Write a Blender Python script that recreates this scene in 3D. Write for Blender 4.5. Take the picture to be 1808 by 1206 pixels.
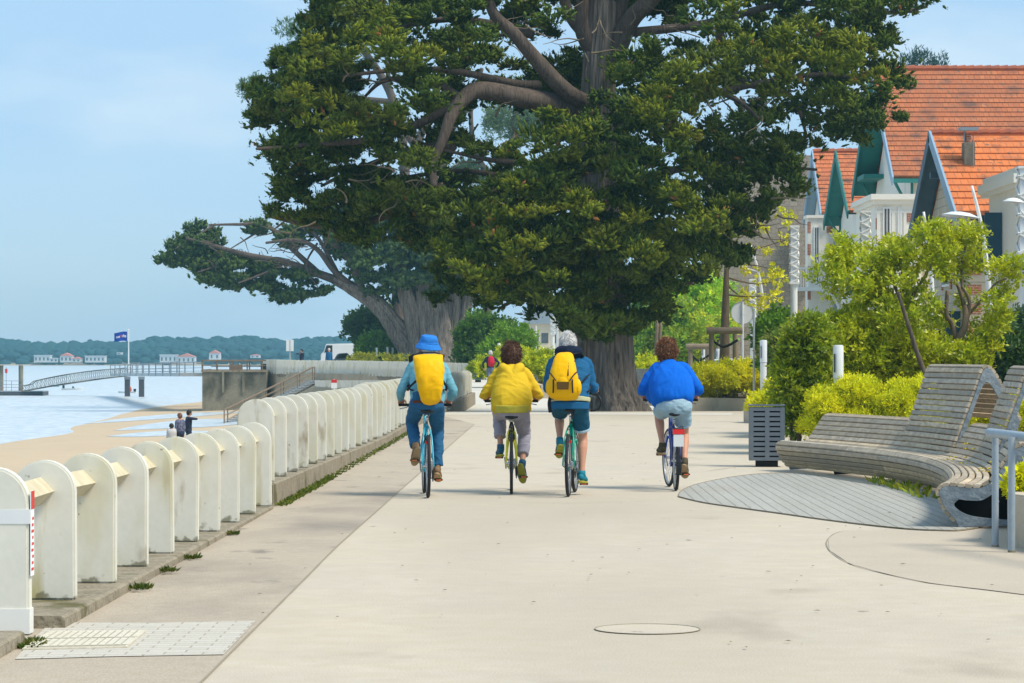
import bpy, bmesh, math, random
import numpy as np
from mathutils import Vector, Matrix, noise
R = math.radians
random.seed(7); RNG = np.random.default_rng(7)
S = bpy.context.scene
for o in list(bpy.data.objects): bpy.data.objects.remove(o)
COL = S.collection
# ------------------------------------------------------------ camera, light, exposure
F, CX, HY, CH = 5000.0, 904.0, 628.0, 1.55        # focal length, centre, horizon in photo pixels; camera height
cd = bpy.data.cameras.new('camera'); cam = bpy.data.objects.new('camera', cd); COL.objects.link(cam)
cd.sensor_width = 36; cd.lens = 36 * F / 1808; cd.clip_start = 0.5; cd.clip_end = 12000
cam.location = (0, 0, CH); cam.rotation_euler = (R(90) + math.atan(25 / F), 0, 0)
S.camera = cam
S.view_settings.view_transform = 'Standard'; S.view_settings.look = 'None'
S.view_settings.gamma = 1; S.view_settings.exposure = 0.68
S.cycles.use_denoising = True
S.cycles.volume_bounces = 0; S.cycles.max_bounces = 6; S.cycles.transparent_max_bounces = 8
SUN_EL, SUN_AZ = 54, 116                            # azimuth clockwise from +Y (north): behind the camera, to the right
W = bpy.data.worlds.new('World'); S.world = W; W.use_nodes = True
nt = W.node_tree; nt.nodes.clear()
out = nt.nodes.new('ShaderNodeOutputWorld'); bg = nt.nodes.new('ShaderNodeBackground')
sky = nt.nodes.new('ShaderNodeTexSky'); sky.sky_type = 'NISHITA'; sky.sun_disc = False
sky.sun_elevation = R(SUN_EL); sky.sun_rotation = R(SUN_AZ); sky.air_density = 1.0; sky.dust_density = 0.6; sky.ozone_density = 2.0
tc = nt.nodes.new('ShaderNodeTexCoord'); mp = nt.nodes.new('ShaderNodeMapping'); mp.inputs['Scale'].default_value = (3.0, 3.0, 9.0)
nz = nt.nodes.new('ShaderNodeTexNoise'); nz.inputs['Scale'].default_value = 1.6; nz.inputs['Detail'].default_value = 5; nz.inputs['Roughness'].default_value = 0.5
rp = nt.nodes.new('ShaderNodeValToRGB'); rp.color_ramp.elements[0].position = 0.34; rp.color_ramp.elements[1].position = 0.75
rp.color_ramp.elements[0].color = (0.60, 0.60, 0.60, 1); rp.color_ramp.elements[1].color = (0.90, 0.90, 0.90, 1)
mx = nt.nodes.new('ShaderNodeMix'); mx.data_type = 'RGBA'
mx.inputs['B'].default_value = (2.75, 4.3, 6.1, 1)  # thin cloud veil lit by the hidden sun, in the sky texture's own units
L = nt.links.new
mp2 = nt.nodes.new('ShaderNodeMapping'); mp2.inputs['Scale'].default_value = (2.2, 2.2, 6.5); mp2.inputs['Location'].default_value = (.4, .1, .3)
nz2 = nt.nodes.new('ShaderNodeTexNoise'); nz2.inputs['Scale'].default_value = 2.4; nz2.inputs['Detail'].default_value = 6; nz2.inputs['Roughness'].default_value = 0.52
rp2 = nt.nodes.new('ShaderNodeMapRange'); rp2.inputs['From Min'].default_value = .47; rp2.inputs['From Max'].default_value = .66; rp2.inputs['To Max'].default_value = .8
m2_ = nt.nodes.new('ShaderNodeMix'); m2_.data_type = 'RGBA'; m2_.inputs['B'].default_value = (4.6, 5.6, 6.4, 1)
L(tc.outputs['Generated'], mp2.inputs['Vector']); L(mp2.outputs[0], nz2.inputs['Vector']); L(nz2.outputs['Fac'], rp2.inputs['Value']); L(rp2.outputs[0], m2_.inputs['Factor'])
L(tc.outputs['Generated'], mp.inputs['Vector']); L(mp.outputs[0], nz.inputs['Vector']); L(nz.outputs['Fac'], rp.inputs[0])
L(sky.outputs[0], mx.inputs['A']); L(rp.outputs[0], mx.inputs['Factor']); L(mx.outputs['Result'], m2_.inputs['A']); L(m2_.outputs['Result'], bg.inputs[0]); L(bg.outputs[0], out.inputs[0])
bg.inputs[1].default_value = 0.10
sd = bpy.data.lights.new('sun', 'SUN'); sd.energy = 2.7; sd.angle = R(18); sd.color = (1, .91, .76)
sun = bpy.data.objects.new('sun', sd); COL.objects.link(sun)
a = R(SUN_AZ); e = R(SUN_EL)
sdir = Vector((math.sin(a) * math.cos(e), math.cos(a) * math.cos(e), math.sin(e)))
sun.rotation_euler = sdir.to_track_quat('Z', 'Y').to_euler(); sun.location = (20, -20, 40)

# ------------------------------------------------------------ pixel <-> world
def P(px, py, Y): return Vector(((px - CX) / F * Y, Y, CH - (py - HY) / F * Y))
def G(px, py, z=0.0):
    Y = (CH - z) * F / (py - HY)
    return Vector(((px - CX) / F * Y, Y, z))
def lerp(a, b, t): return a + (b - a) * t
def interp(x, xs, ys): return float(np.interp(x, xs, ys))
def gz(y): return interp(y, [79, 88, 100, 116, 135, 175], [0, -.27, -.16, 0, .03, .32])

# ------------------------------------------------------------ materials
MATS = {}
def mat(name, col, rough=.7, spec=.3, metal=0, noise_=None, bump=0, bscale=20, stretch=(1, 1, 1), attr=False, trans=0, brick=None, stain=None, coord='Object', detail=4, grime=None):
    """noise_: (scale, colour2, amount) ; brick: (colour2, mortar, row height, brick width, axes, mortar size); stain: (scale, colour, lo, hi, stretch)"""
    m = bpy.data.materials.new(name); MATS[name] = m; m.use_nodes = True
    t = m.node_tree; N = t.nodes; LK = t.links.new
    b = N['Principled BSDF']; b.inputs['Roughness'].default_value = rough; b.inputs['Metallic'].default_value = metal
    b.inputs['Specular IOR Level'].default_value = spec
    tcx = N.new('ShaderNodeTexCoord'); mpx = N.new('ShaderNodeMapping'); mpx.inputs['Scale'].default_value = stretch
    LK(tcx.outputs[coord], mpx.inputs['Vector']); vec = mpx.outputs[0]
    rgb = N.new('ShaderNodeRGB'); rgb.outputs[0].default_value = (*col, 1); c = rgb.outputs[0]
    def mixc(fac, a_, b_, blend='MIX'):
        q = N.new('ShaderNodeMix'); q.data_type = 'RGBA'; q.blend_type = blend
        if isinstance(fac, float): q.inputs['Factor'].default_value = fac
        else: LK(fac, q.inputs['Factor'])
        for s_, v in (('A', a_), ('B', b_)):
            if isinstance(v, tuple): q.inputs[s_].default_value = (*v, 1)
            else: LK(v, q.inputs[s_])
        return q.outputs['Result']
    if attr:
        at = N.new('ShaderNodeAttribute'); at.attribute_name = 'Col'; c = at.outputs['Color']
    bh = None
    if brick:
        c2, mort, rh, bw, axes, ms = brick
        sp = N.new('ShaderNodeSeparateXYZ'); LK(tcx.outputs[coord], sp.inputs[0]); cb = N.new('ShaderNodeCombineXYZ')
        LK(sp.outputs['XYZ'.index(axes[0])], cb.inputs[0]); LK(sp.outputs['XYZ'.index(axes[1])], cb.inputs[1])
        br = N.new('ShaderNodeTexBrick'); LK(cb.outputs[0], br.inputs['Vector']); br.inputs['Scale'].default_value = 1
        br.inputs['Row Height'].default_value = rh; br.inputs['Brick Width'].default_value = bw; br.inputs['Mortar Size'].default_value = ms
        br.inputs['Color1'].default_value = (*col, 1); br.inputs['Color2'].default_value = (*c2, 1); br.inputs['Mortar'].default_value = (*mort, 1)
        br.inputs['Mortar Smooth'].default_value = .3
        c = br.outputs['Color']; bh = br.outputs['Fac']
    if noise_:
        for sc_, c2_, am in (noise_ if isinstance(noise_, list) else [noise_]):
            n = N.new('ShaderNodeTexNoise'); n.inputs['Scale'].default_value = sc_; n.inputs['Detail'].default_value = detail; LK(vec, n.inputs['Vector'])
            r_ = N.new('ShaderNodeMapRange'); r_.inputs['From Min'].default_value = .35; r_.inputs['From Max'].default_value = .68; r_.inputs['To Max'].default_value = am
            LK(n.outputs['Fac'], r_.inputs['Value']); c = mixc(r_.outputs[0], c, c2_)
    if stain:
        for sc_, c2_, lo, hi, st in (stain if isinstance(stain, list) else [stain]):
            m2 = N.new('ShaderNodeMapping'); m2.inputs['Scale'].default_value = st; LK(tcx.outputs[coord], m2.inputs['Vector'])
            if coord == 'Object':
                oi = N.new('ShaderNodeObjectInfo'); ad = N.new('ShaderNodeVectorMath'); ad.operation = 'ADD'
                ml = N.new('ShaderNodeMath'); ml.operation = 'MULTIPLY'; ml.inputs[1].default_value = 37; LK(oi.outputs['Random'], ml.inputs[0])
                LK(m2.outputs[0], ad.inputs[0]); LK(ml.outputs[0], ad.inputs[1]); v2 = ad.outputs[0]
            else: v2 = m2.outputs[0]
            n = N.new('ShaderNodeTexNoise'); n.inputs['Scale'].default_value = sc_; n.inputs['Detail'].default_value = 6; LK(v2, n.inputs['Vector'])
            r_ = N.new('ShaderNodeMapRange'); r_.inputs['From Min'].default_value = lo; r_.inputs['From Max'].default_value = hi
            LK(n.outputs['Fac'], r_.inputs['Value']); c = mixc(r_.outputs[0], c, c2_)
    if grime:
        gc, gh = grime; sp2 = N.new('ShaderNodeSeparateXYZ'); LK(tcx.outputs['Object'], sp2.inputs[0]); n = N.new('ShaderNodeTexNoise'); n.inputs['Scale'].default_value = 11; n.inputs['Detail'].default_value = 6; LK(v2, n.inputs['Vector'])
        a1 = N.new('ShaderNodeMath'); a1.operation = 'MULTIPLY_ADD'; a1.inputs[1].default_value = gh * 3.2; a1.inputs[2].default_value = -gh * 1.15; LK(n.outputs['Fac'], a1.inputs[0]); a2 = N.new('ShaderNodeMath'); a2.operation = 'SUBTRACT'; LK(a1.outputs[0], a2.inputs[0]); LK(sp2.outputs[2], a2.inputs[1])
        r_ = N.new('ShaderNodeMapRange'); r_.inputs['From Max'].default_value = gh * .35; r_.inputs['To Max'].default_value = .75; LK(a2.outputs[0], r_.inputs['Value']); c = mixc(r_.outputs[0], c, gc)
    LK(c, b.inputs['Base Color'])
    if bump:
        n = N.new('ShaderNodeTexNoise'); n.inputs['Scale'].default_value = bscale; n.inputs['Detail'].default_value = 5; LK(vec, n.inputs['Vector'])
        bp = N.new('ShaderNodeBump'); bp.inputs['Strength'].default_value = min(1, bump); bp.inputs['Distance'].default_value = .02 if bump <= 1 else .02 * bump
        LK(n.outputs['Fac'], bp.inputs['Height']); LK(bp.outputs[0], b.inputs['Normal'])
    if trans:
        tr = N.new('ShaderNodeBsdfTranslucent'); LK(c, tr.inputs[0]); ms_ = N.new('ShaderNodeMixShader'); ms_.inputs[0].default_value = trans
        LK(b.outputs[0], ms_.inputs[1]); LK(tr.outputs[0], ms_.inputs[2]); LK(ms_.outputs[0], N['Material Output'].inputs[0])
    return m

# ------------------------------------------------------------ mesh builder
def cr(pts, sub):
    """Catmull-Rom through vectors"""
    pts = [Vector(p) for p in pts]
    if len(pts) < 3 or sub < 2: return pts
    o = []; n = len(pts)
    for i in range(n - 1):
        p0 = pts[max(0, i - 1)]; p1 = pts[i]; p2 = pts[i + 1]; p3 = pts[min(n - 1, i + 2)]
        for k in range(sub):
            t = k / sub; o.append(.5 * ((2 * p1) + (p2 - p0) * t + (2 * p0 - 5 * p1 + 4 * p2 - p3) * t * t + (3 * p1 - p0 - 3 * p2 + p3) * t ** 3))
    o.append(pts[-1]); return o
class MB:
    def __init__(s): s.v = []; s.f = []; s.m = []
    def add(s, vs, fs, mi=0):
        b = len(s.v); s.v += [Vector(v) for v in vs]
        for f in fs: s.f.append([i + b for i in f]); s.m.append(mi)
        return s
    def box(s, c, d, mi=0, rot=None, taper=1):
        c = Vector(c); x, y, z = d[0] / 2, d[1] / 2, d[2] / 2
        vs = [Vector((sx * x * (taper if sz > 0 else 1), sy * y * (taper if sz > 0 else 1), sz * z)) for sz in (-1, 1) for sy in (-1, 1) for sx in (-1, 1)]
        if rot is not None: vs = [rot @ v for v in vs]
        return s.add([v + c for v in vs], [(0, 2, 3, 1), (4, 5, 7, 6), (0, 1, 5, 4), (2, 6, 7, 3), (0, 4, 6, 2), (1, 3, 7, 5)], mi)
    def b2(s, p, q, mi=0):
        p = Vector(p); q = Vector(q); return s.box((p + q) / 2, [abs(q[i] - p[i]) for i in range(3)], mi)
    def tube(s, pts, r, n=10, sub=1, mi=0, cap=True, side=None, dome=0, twist=0, sq=1):
        """swept tube; r number, list of numbers or list of (a, b) radii"""
        k = len(pts); rr = r if isinstance(r, (list, tuple)) else [r] * k
        rr = [Vector((q[0], q[1], 0)) if isinstance(q, (tuple, list)) else Vector((q, q, 0)) for q in rr]
        P_ = cr(pts, sub); RR = cr(rr, sub); k = len(P_)
        if dome:
            t0 = (P_[0] - P_[1]).normalized(); t1 = (P_[-1] - P_[-2]).normalized(); p0, p1, r0, r1 = P_[0], P_[-1], RR[0], RR[-1]
            A = []; B = []
            for a_ in (75, 50, 25): A.append((p0 + t0 * min(r0) * 0 + t0 * math.sin(R(a_)) * r0.y * dome, r0 * math.cos(R(a_)))); B.append((p1 + t1 * math.sin(R(a_)) * r1.y * dome, r1 * math.cos(R(a_))))
            P_ = [q[0] for q in A] + P_ + [q[0] for q in B[::-1]]; RR = [q[1] for q in A] + RR + [q[1] for q in B[::-1]]; k = len(P_)
        rings = []; prev = Vector(side) if side else None
        for i in range(k):
            t = (P_[min(k - 1, i + 1)] - P_[max(0, i - 1)])
            t = t.normalized() if t.length > 1e-9 else Vector((0, 0, 1))
            if prev is None: prev = Vector((1, 0, 0)) if abs(t.x) < .8 else Vector((0, 1, 0))
            a_ = (prev - t * prev.dot(t))
            a_ = a_.normalized() if a_.length > 1e-6 else t.orthogonal().normalized()
            if not side: prev = a_
            b_ = t.cross(a_)
            pw = lambda v: math.copysign(abs(v) ** sq, v); rings.append([P_[i] + a_ * pw(math.cos(2 * math.pi * j / n + twist)) * RR[i].x + b_ * pw(math.sin(2 * math.pi * j / n + twist)) * RR[i].y for j in range(n)])
        vs = [v for q in rings for v in q]; fs = []
        for i in range(k - 1):
            for j in range(n): fs.append((i * n + j, i * n + (j + 1) % n, (i + 1) * n + (j + 1) % n, (i + 1) * n + j))
        if cap: fs.append(tuple(range(n - 1, -1, -1))); fs.append(tuple((k - 1) * n + j for j in range(n)))
        return s.add(vs, fs, mi)
    def ell(s, c, r, mi=0, n=16, rot=None, lo=-90, hi=90):
        c = Vector(c); r = r if isinstance(r, (tuple, list)) else (r, r, r); m = max(4, n // 2); rings = []
        for i in range(m + 1):
            a_ = R(lerp(lo, hi, i / m)); rings.append([Vector((math.cos(a_) * math.cos(2 * math.pi * j / n) * r[0], math.cos(a_) * math.sin(2 * math.pi * j / n) * r[1], math.sin(a_) * r[2])) for j in range(n)])
        rings[0] = [v * 1 for v in rings[0]]
        vs = [((rot @ v) if rot is not None else v) + c for q in rings for v in q]; fs = []
        for i in range(m):
            for j in range(n): fs.append((i * n + j, i * n + (j + 1) % n, (i + 1) * n + (j + 1) % n, (i + 1) * n + j))
        fs.append(tuple(range(n - 1, -1, -1))); fs.append(tuple(m * n + j for j in range(n)))
        return s.add(vs, fs, mi)
    def lathe(s, c, prof, n=24, mi=0, M=None, closed=False):
        c = Vector(c); vs = []
        for r_, z_ in prof:
            for j in range(n):
                v = Vector((r_ * math.cos(2 * math.pi * j / n), r_ * math.sin(2 * math.pi * j / n), z_)); vs.append(((M @ v) if M is not None else v) + c)
        k = len(prof); fs = []
        for i in range(k if closed else k - 1):
            for j in range(n): fs.append((i * n + j, i * n + (j + 1) % n, ((i + 1) % k) * n + (j + 1) % n, ((i + 1) % k) * n + j))
        if not closed: fs.append(tuple(range(n - 1, -1, -1))); fs.append(tuple((k - 1) * n + j for j in range(n)))
        return s.add(vs, fs, mi)
    def prism(s, poly, d, mi=0):
        """poly: list of 3D points (planar), d: extrude vector"""
        n = len(poly); poly = [Vector(p) for p in poly]; d = Vector(d)
        fs = [tuple(range(n - 1, -1, -1)), tuple(range(n, 2 * n))] + [(i, (i + 1) % n, n + (i + 1) % n, n + i) for i in range(n)]
        return s.add(poly + [p + d for p in poly], fs, mi)
    def ringprism(s, outer, inner, d, mi=0):
        n = len(outer); assert n == len(inner); d = Vector(d); o_ = [Vector(p) for p in outer]; i_ = [Vector(p) for p in inner]
        vs = o_ + i_ + [p + d for p in o_] + [p + d for p in i_]; fs = []
        for k in range(n):
            j = (k + 1) % n
            fs += [(k, n + k, n + j, j), (2 * n + k, 2 * n + j, 3 * n + j, 3 * n + k), (k, j, 2 * n + j, 2 * n + k), (n + k, 3 * n + k, 3 * n + j, n + j)]
        return s.add(vs, fs, mi)
    def build(s, name, mats, parent=None, smooth=False, origin=None, normals=True):
        me = bpy.data.meshes.new(name); o_ = Vector(origin) if origin is not None else Vector((0, 0, 0))
        me.from_pydata([tuple(v - o_) for v in s.v], [], s.f)
        mats = mats if isinstance(mats, (list, tuple)) else [mats]
        for m_ in mats: me.materials.append(MATS[m_] if isinstance(m_, str) else m_)
        if len(mats) > 1: me.polygons.foreach_set('material_index', s.m)
        if normals:
            b = bmesh.new(); b.from_mesh(me); bmesh.ops.recalc_face_normals(b, faces=b.faces); b.to_mesh(me); b.free()
        if smooth: me.polygons.foreach_set('use_smooth', [True] * len(me.polygons))
        me.update()
        ob = bpy.data.objects.new(name, me); COL.objects.link(ob)
        if parent is not None: ob.parent = parent
        if parent is None and origin is not None: ob.location = o_
        return ob
def autosmooth(ob, ang=35):
    me = ob.data; me.polygons.foreach_set('use_smooth', [True] * len(me.polygons))
    b = bmesh.new(); b.from_mesh(me)
    for e_ in b.edges:
        if len(e_.link_faces) == 2 and e_.calc_face_angle(0) > R(ang): e_.smooth = False
    b.to_mesh(me); b.free(); return ob
def bevel(ob, w, seg=2):
    b = bmesh.new(); b.from_mesh(ob.data)
    es = [e_ for e_ in b.edges if len(e_.link_faces) == 2 and e_.calc_face_angle(0) > R(30)]
    bmesh.ops.bevel(b, geom=es, offset=w, segments=seg, affect='EDGES', clamp_overlap=True); b.to_mesh(ob.data); b.free(); return ob
def tag(o, label=None, cat=None, group=None, kind=None):
    if label: o['label'] = label
    if cat: o['category'] = cat
    if group: o['group'] = group
    if kind: o['kind'] = kind
    return o
def thing(name, label, cat, loc=(0, 0, 0), rz=0, group=None):
    o = bpy.data.objects.new(name, None); COL.objects.link(o); o.location = loc; o.rotation_euler = (0, 0, rz); o.empty_display_size = .2
    return tag(o, label, cat, group)
def struct(name, mb, m, **k): return tag(mb.build(name, m, **k), kind='structure')
def copy_tree(o, parent=None):
    c = o.copy(); COL.objects.link(c); c.parent = parent
    for ch in KIDS(o): copy_tree(ch, c)
    return c
def KIDS(o): return [q for q in bpy.data.objects if q.parent == o]
def dup(o, loc, rz=None, label=None, group=None):
    c = copy_tree(o); c.location = loc
    if rz is not None: c.rotation_euler = (0, 0, rz)
    if label: c['label'] = label
    if group: c['group'] = group
    return c
# ------------------------------------------------------------ smooth organic meshes (voxel union)
def organic(name, mb, voxel, m, parent=None, iters=4, disp=None, origin=None, fac=.5, folds=None):
    ob = mb.build(name + '_raw', m, normals=True, origin=origin)
    if origin is not None: ob.location = (0, 0, 0)
    md = ob.modifiers.new('r', 'REMESH'); md.mode = 'VOXEL'; md.voxel_size = voxel; md.use_smooth_shade = True
    sm = ob.modifiers.new('s', 'SMOOTH'); sm.factor = fac; sm.iterations = iters
    if disp:
        tx = bpy.data.textures.new('folds', 'CLOUDS'); tx.noise_scale = disp[0]; tx.noise_depth = 1
        dm = ob.modifiers.new('d', 'DISPLACE'); dm.texture = tx; dm.strength = disp[1]; dm.mid_level = .5; dm.texture_coords = 'LOCAL'
    dg = bpy.context.evaluated_depsgraph_get()
    me = bpy.data.meshes.new_from_object(ob.evaluated_get(dg)); me.name = name
    if not me.materials: me.materials.append(MATS[m])
    me.polygons.foreach_set('use_smooth', [True] * len(me.polygons))
    if folds:
        amp, fr, seed = folds
        nv_ = len(me.vertices); nr_ = np.empty(nv_ * 3, dtype=np.float32); me.vertices.foreach_get('normal', nr_); co_ = np.empty(nv_ * 3, dtype=np.float32); me.vertices.foreach_get('co', co_); nr_ = nr_.reshape(-1, 3); co_ = co_.reshape(-1, 3)
        for i_ in range(nv_):
            p = Vector(co_[i_].tolist()); w = noise.noise_vector(p * 3.1 + Vector((seed, 0, 0))) * .5; q = Vector(((p.x + w.x * .2) * fr[0] + seed, (p.y + w.y * .2) * fr[1], (p.z + w.z * .2) * fr[2]))
            a_ = .5 - abs(noise.noise(q)) * 1.6; b_ = .5 - abs(noise.noise(q * 2.1 + Vector((9, 3, seed)))) * 1.6; m_ = .45 + .55 * noise.noise(p * 4.2 + Vector((0, seed, 5)))
            co_[i_] += nr_[i_] * (amp * (a_ + .45 * b_) * max(.15, m_ + .25))
        me.vertices.foreach_set('co', co_.ravel()); me.update()
    bpy.data.objects.remove(ob)
    o2 = bpy.data.objects.new(name, me); COL.objects.link(o2)
    if parent is not None: o2.parent = parent
    elif origin is not None: o2.location = origin
    return o2
# ------------------------------------------------------------ leaves
def nrm(a): return a / np.maximum(1e-9, np.linalg.norm(a, axis=1, keepdims=True))
def leafmesh(name, pos, d, ln, wd, col, m, parent=None, origin=(0, 0, 0), fold=True):
    n = len(pos); d = nrm(d); r_ = RNG.normal(size=(n, 3)); s_ = nrm(np.cross(d, r_)); ln = np.asarray(ln).reshape(-1, 1); wd = np.asarray(wd).reshape(-1, 1)
    nn = np.cross(d, s_)
    v = np.empty((n, 4, 3)); v[:, 0] = pos; v[:, 1] = pos + d * ln * .5 + s_ * wd * .5 + nn * wd * .15; v[:, 2] = pos + d * ln; v[:, 3] = pos + d * ln * .5 - s_ * wd * .5 + nn * wd * .15
    v -= np.array(origin)
    me = bpy.data.meshes.new(name); me.vertices.add(4 * n); me.vertices.foreach_set('co', v.astype(np.float32).ravel())
    me.loops.add(4 * n); me.loops.foreach_set('vertex_index', np.arange(4 * n, dtype=np.int32)); me.polygons.add(n)
    me.polygons.foreach_set('loop_start', np.arange(0, 4 * n, 4, dtype=np.int32)); me.update(calc_edges=True)
    at = me.color_attributes.new('Col', 'FLOAT_COLOR', 'POINT'); c4 = np.ones((n, 4, 4), dtype=np.float32); c4[:, :, :3] = np.asarray(col)[:, None, :]
    at.data.foreach_set('color', c4.ravel()); me.materials.append(MATS[m]); me.validate()
    ob = bpy.data.objects.new(name, me); COL.objects.link(ob)
    if parent is not None: ob.parent = parent
    else: ob.location = origin
    return ob
def tufts(pads, ntuft, nleaf, tl, ll, lw, pal, up=.35, spread=.55, shell=.62, tip=None, tiplen=.35):
    """pads: array (k,6) of centre and radii. Returns pos, dir, len, width, colour of leaves set in pointed tufts over each pad"""
    pads = np.asarray(pads, float); k = len(pads); pal = np.asarray(pal, float)
    n = k * ntuft; idx = np.repeat(np.arange(k), ntuft)
    u = nrm(RNG.normal(size=(n, 3))); rr = lerp(shell, 1, RNG.random((n, 1)) ** .6)
    c = pads[idx, :3] + u * rr * pads[idx, 3:]
    dr = nrm(u + RNG.normal(size=(n, 3)) * .4 + np.array([0, 0, up]))
    pc = pal[RNG.integers(0, len(pal), k)][idx] * .5 + pal[RNG.integers(0, len(pal), n)] * .5
    pc = pc * RNG.uniform(.8, 1.2, (n, 1))
    m_ = n * nleaf; j = np.repeat(np.arange(n), nleaf); t = RNG.random((m_, 1)); sz = RNG.uniform(.7, 1.25, (n, 1))[j]
    pos = c[j] + dr[j] * t * tl * sz + RNG.normal(size=(m_, 3)) * tl * .16
    d = nrm(dr[j] + RNG.normal(size=(m_, 3)) * spread)
    col = pc[j] * RNG.uniform(.75, 1.25, (m_, 1))
    if tip is not None: col = col * (1 - t * tiplen) + np.asarray(tip) * t * tiplen
    return pos, d, RNG.uniform(.7, 1.3, m_) * ll, RNG.uniform(.7, 1.3, m_) * lw, np.clip(col, 0, 1)
def inpoly(x, y, poly):
    c = False; n = len(poly); j = n - 1
    for i in range(n):
        xi, yi = poly[i]; xj, yj = poly[j]
        if (yi > y) != (yj > y) and x < (xj - xi) * (y - yi) / (yj - yi) + xi: c = not c
        j = i
    return c
def edged(x, y, poly):
    b = 1e9; n = len(poly)
    for i in range(n):
        ax, ay = poly[i]; bx, by = poly[(i + 1) % n]; dx, dy = bx - ax, by - ay; t = max(0, min(1, ((x - ax) * dx + (y - ay) * dy) / (dx * dx + dy * dy + 1e-9)))
        b = min(b, math.hypot(x - ax - dx * t, y - ay - dy * t))
    return b
def fingers(name, pads, n, ln, rad, pal, tip, m, parent, origin, up=.5, spread=.35, shell=.45, rare=None, padpal=.6, low=-.5, flecks=5, fl=.09, fw=.028, tipm=.75, tilt=.28):
    """crown built of small solid pointed sprigs clustered on every pad, with loose needles round each"""
    pads = np.asarray(pads, float); pal = np.asarray(pal, float); k = len(pads); N_ = k * n; ix = np.repeat(np.arange(k), n)
    u = nrm(RNG.normal(size=(N_, 3))); u[:, 2] = np.where(u[:, 2] < low, -u[:, 2] * .6, u[:, 2]); u = nrm(u)
    rr = lerp(shell, 1, RNG.random((N_, 1)) ** .5); tl_ = RNG.normal(size=(k, 2))[ix] * tilt; an_ = RNG.uniform(.6, 1.35, (k, 3))[ix]; off = u * rr * pads[ix, 3:] * an_; off[:, 2] += off[:, 0] * tl_[:, 0] + off[:, 1] * tl_[:, 1]
    lo_ = (RNG.random((N_, 1)) < .22) * RNG.normal(size=(N_, 3)) * pads[ix, 3:] * .5; base = pads[ix, :3] + off + lo_
    d = nrm(u * np.array([1, 1, .7]) + RNG.normal(size=(N_, 3)) * spread + np.array([0, 0, up])); L_ = (RNG.uniform(.6, 1.3, (N_, 1)) * ln); r_ = RNG.uniform(.7, 1.25, (N_, 1)) * rad
    a_ = nrm(np.cross(d, RNG.normal(size=(N_, 3)))); b_ = np.cross(d, a_); base = base - d * L_ * .4
    V = np.empty((N_, 12, 3)); V[:, 0] = base; V[:, 11] = base + d * L_
    for ring, (t, q) in enumerate(((.3, 1.0), (.68, .8))):
        for j in range(5):
            an = 2 * math.pi * (j + .5 * ring) / 5; w = RNG.uniform(.65, 1.3, (N_, 1)) * r_ * q
            V[:, 1 + ring * 5 + j] = base + d * L_ * (t + RNG.uniform(-.07, .07, (N_, 1))) + (a_ * math.cos(an) + b_ * math.sin(an)) * w
    F_ = []; 
    for j in range(5): F_.append((0, 1 + (j + 1) % 5, 1 + j)); F_.append((1 + j, 1 + (j + 1) % 5, 6 + j)); F_.append((1 + (j + 1) % 5, 6 + (j + 1) % 5, 6 + j)); F_.append((6 + j, 6 + (j + 1) % 5, 11))
    F_ = np.array(F_, dtype=np.int32); nf = len(F_); idx_ = (F_[None] + (np.arange(N_, dtype=np.int32) * 12)[:, None, None]).reshape(-1)
    pc = pal[RNG.integers(0, len(pal), k)][ix] * padpal + pal[RNG.integers(0, len(pal), N_)] * (1 - padpal); pc = pc * RNG.uniform(.75, 1.25, (N_, 1)); tp = np.asarray(tip)[None] * RNG.uniform(.5, 1.2, (N_, 1)) * tipm + pc * (1 - tipm)
    if rare is not None: g_ = RNG.random(N_) < rare[0]; pc[g_] = np.array(rare[1]); tp[g_] = np.array(rare[1]) * 1.2
    C = np.ones((N_, 12, 4), dtype=np.float32); C[:, 0:6, :3] = pc[:, None]; C[:, 6:11, :3] = (pc * .6 + tp * .4)[:, None]; C[:, 11, :3] = tp
    me = bpy.data.meshes.new(name); me.vertices.add(N_ * 12); me.vertices.foreach_set('co', (V - np.array(origin)).astype(np.float32).ravel())
    me.loops.add(len(idx_)); me.loops.foreach_set('vertex_index', idx_); me.polygons.add(N_ * nf); me.polygons.foreach_set('loop_start', np.arange(0, N_ * nf * 3, 3, dtype=np.int32)); me.update(calc_edges=True)
    at = me.color_attributes.new('Col', 'FLOAT_COLOR', 'POINT'); at.data.foreach_set('color', np.clip(C, 0, 1).ravel()); me.materials.append(MATS[m]); ob = bpy.data.objects.new(name, me); COL.objects.link(ob); ob.parent = parent
    if flecks:
        j = np.repeat(np.arange(N_), flecks); t = RNG.random((len(j), 1)); p = base[j] + d[j] * L_[j] * t + RNG.normal(size=(len(j), 3)) * rad * .75; dd = nrm(d[j] + RNG.normal(size=(len(j), 3)) * .5)
        leafmesh('needles', p, dd, RNG.uniform(.6, 1.3, len(j)) * fl, RNG.uniform(.7, 1.3, len(j)) * fw, np.clip(pc[j] * (1 - t * .6) + tp[j] * t * .6, 0, 1), m, parent, origin)
    return ob
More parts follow.
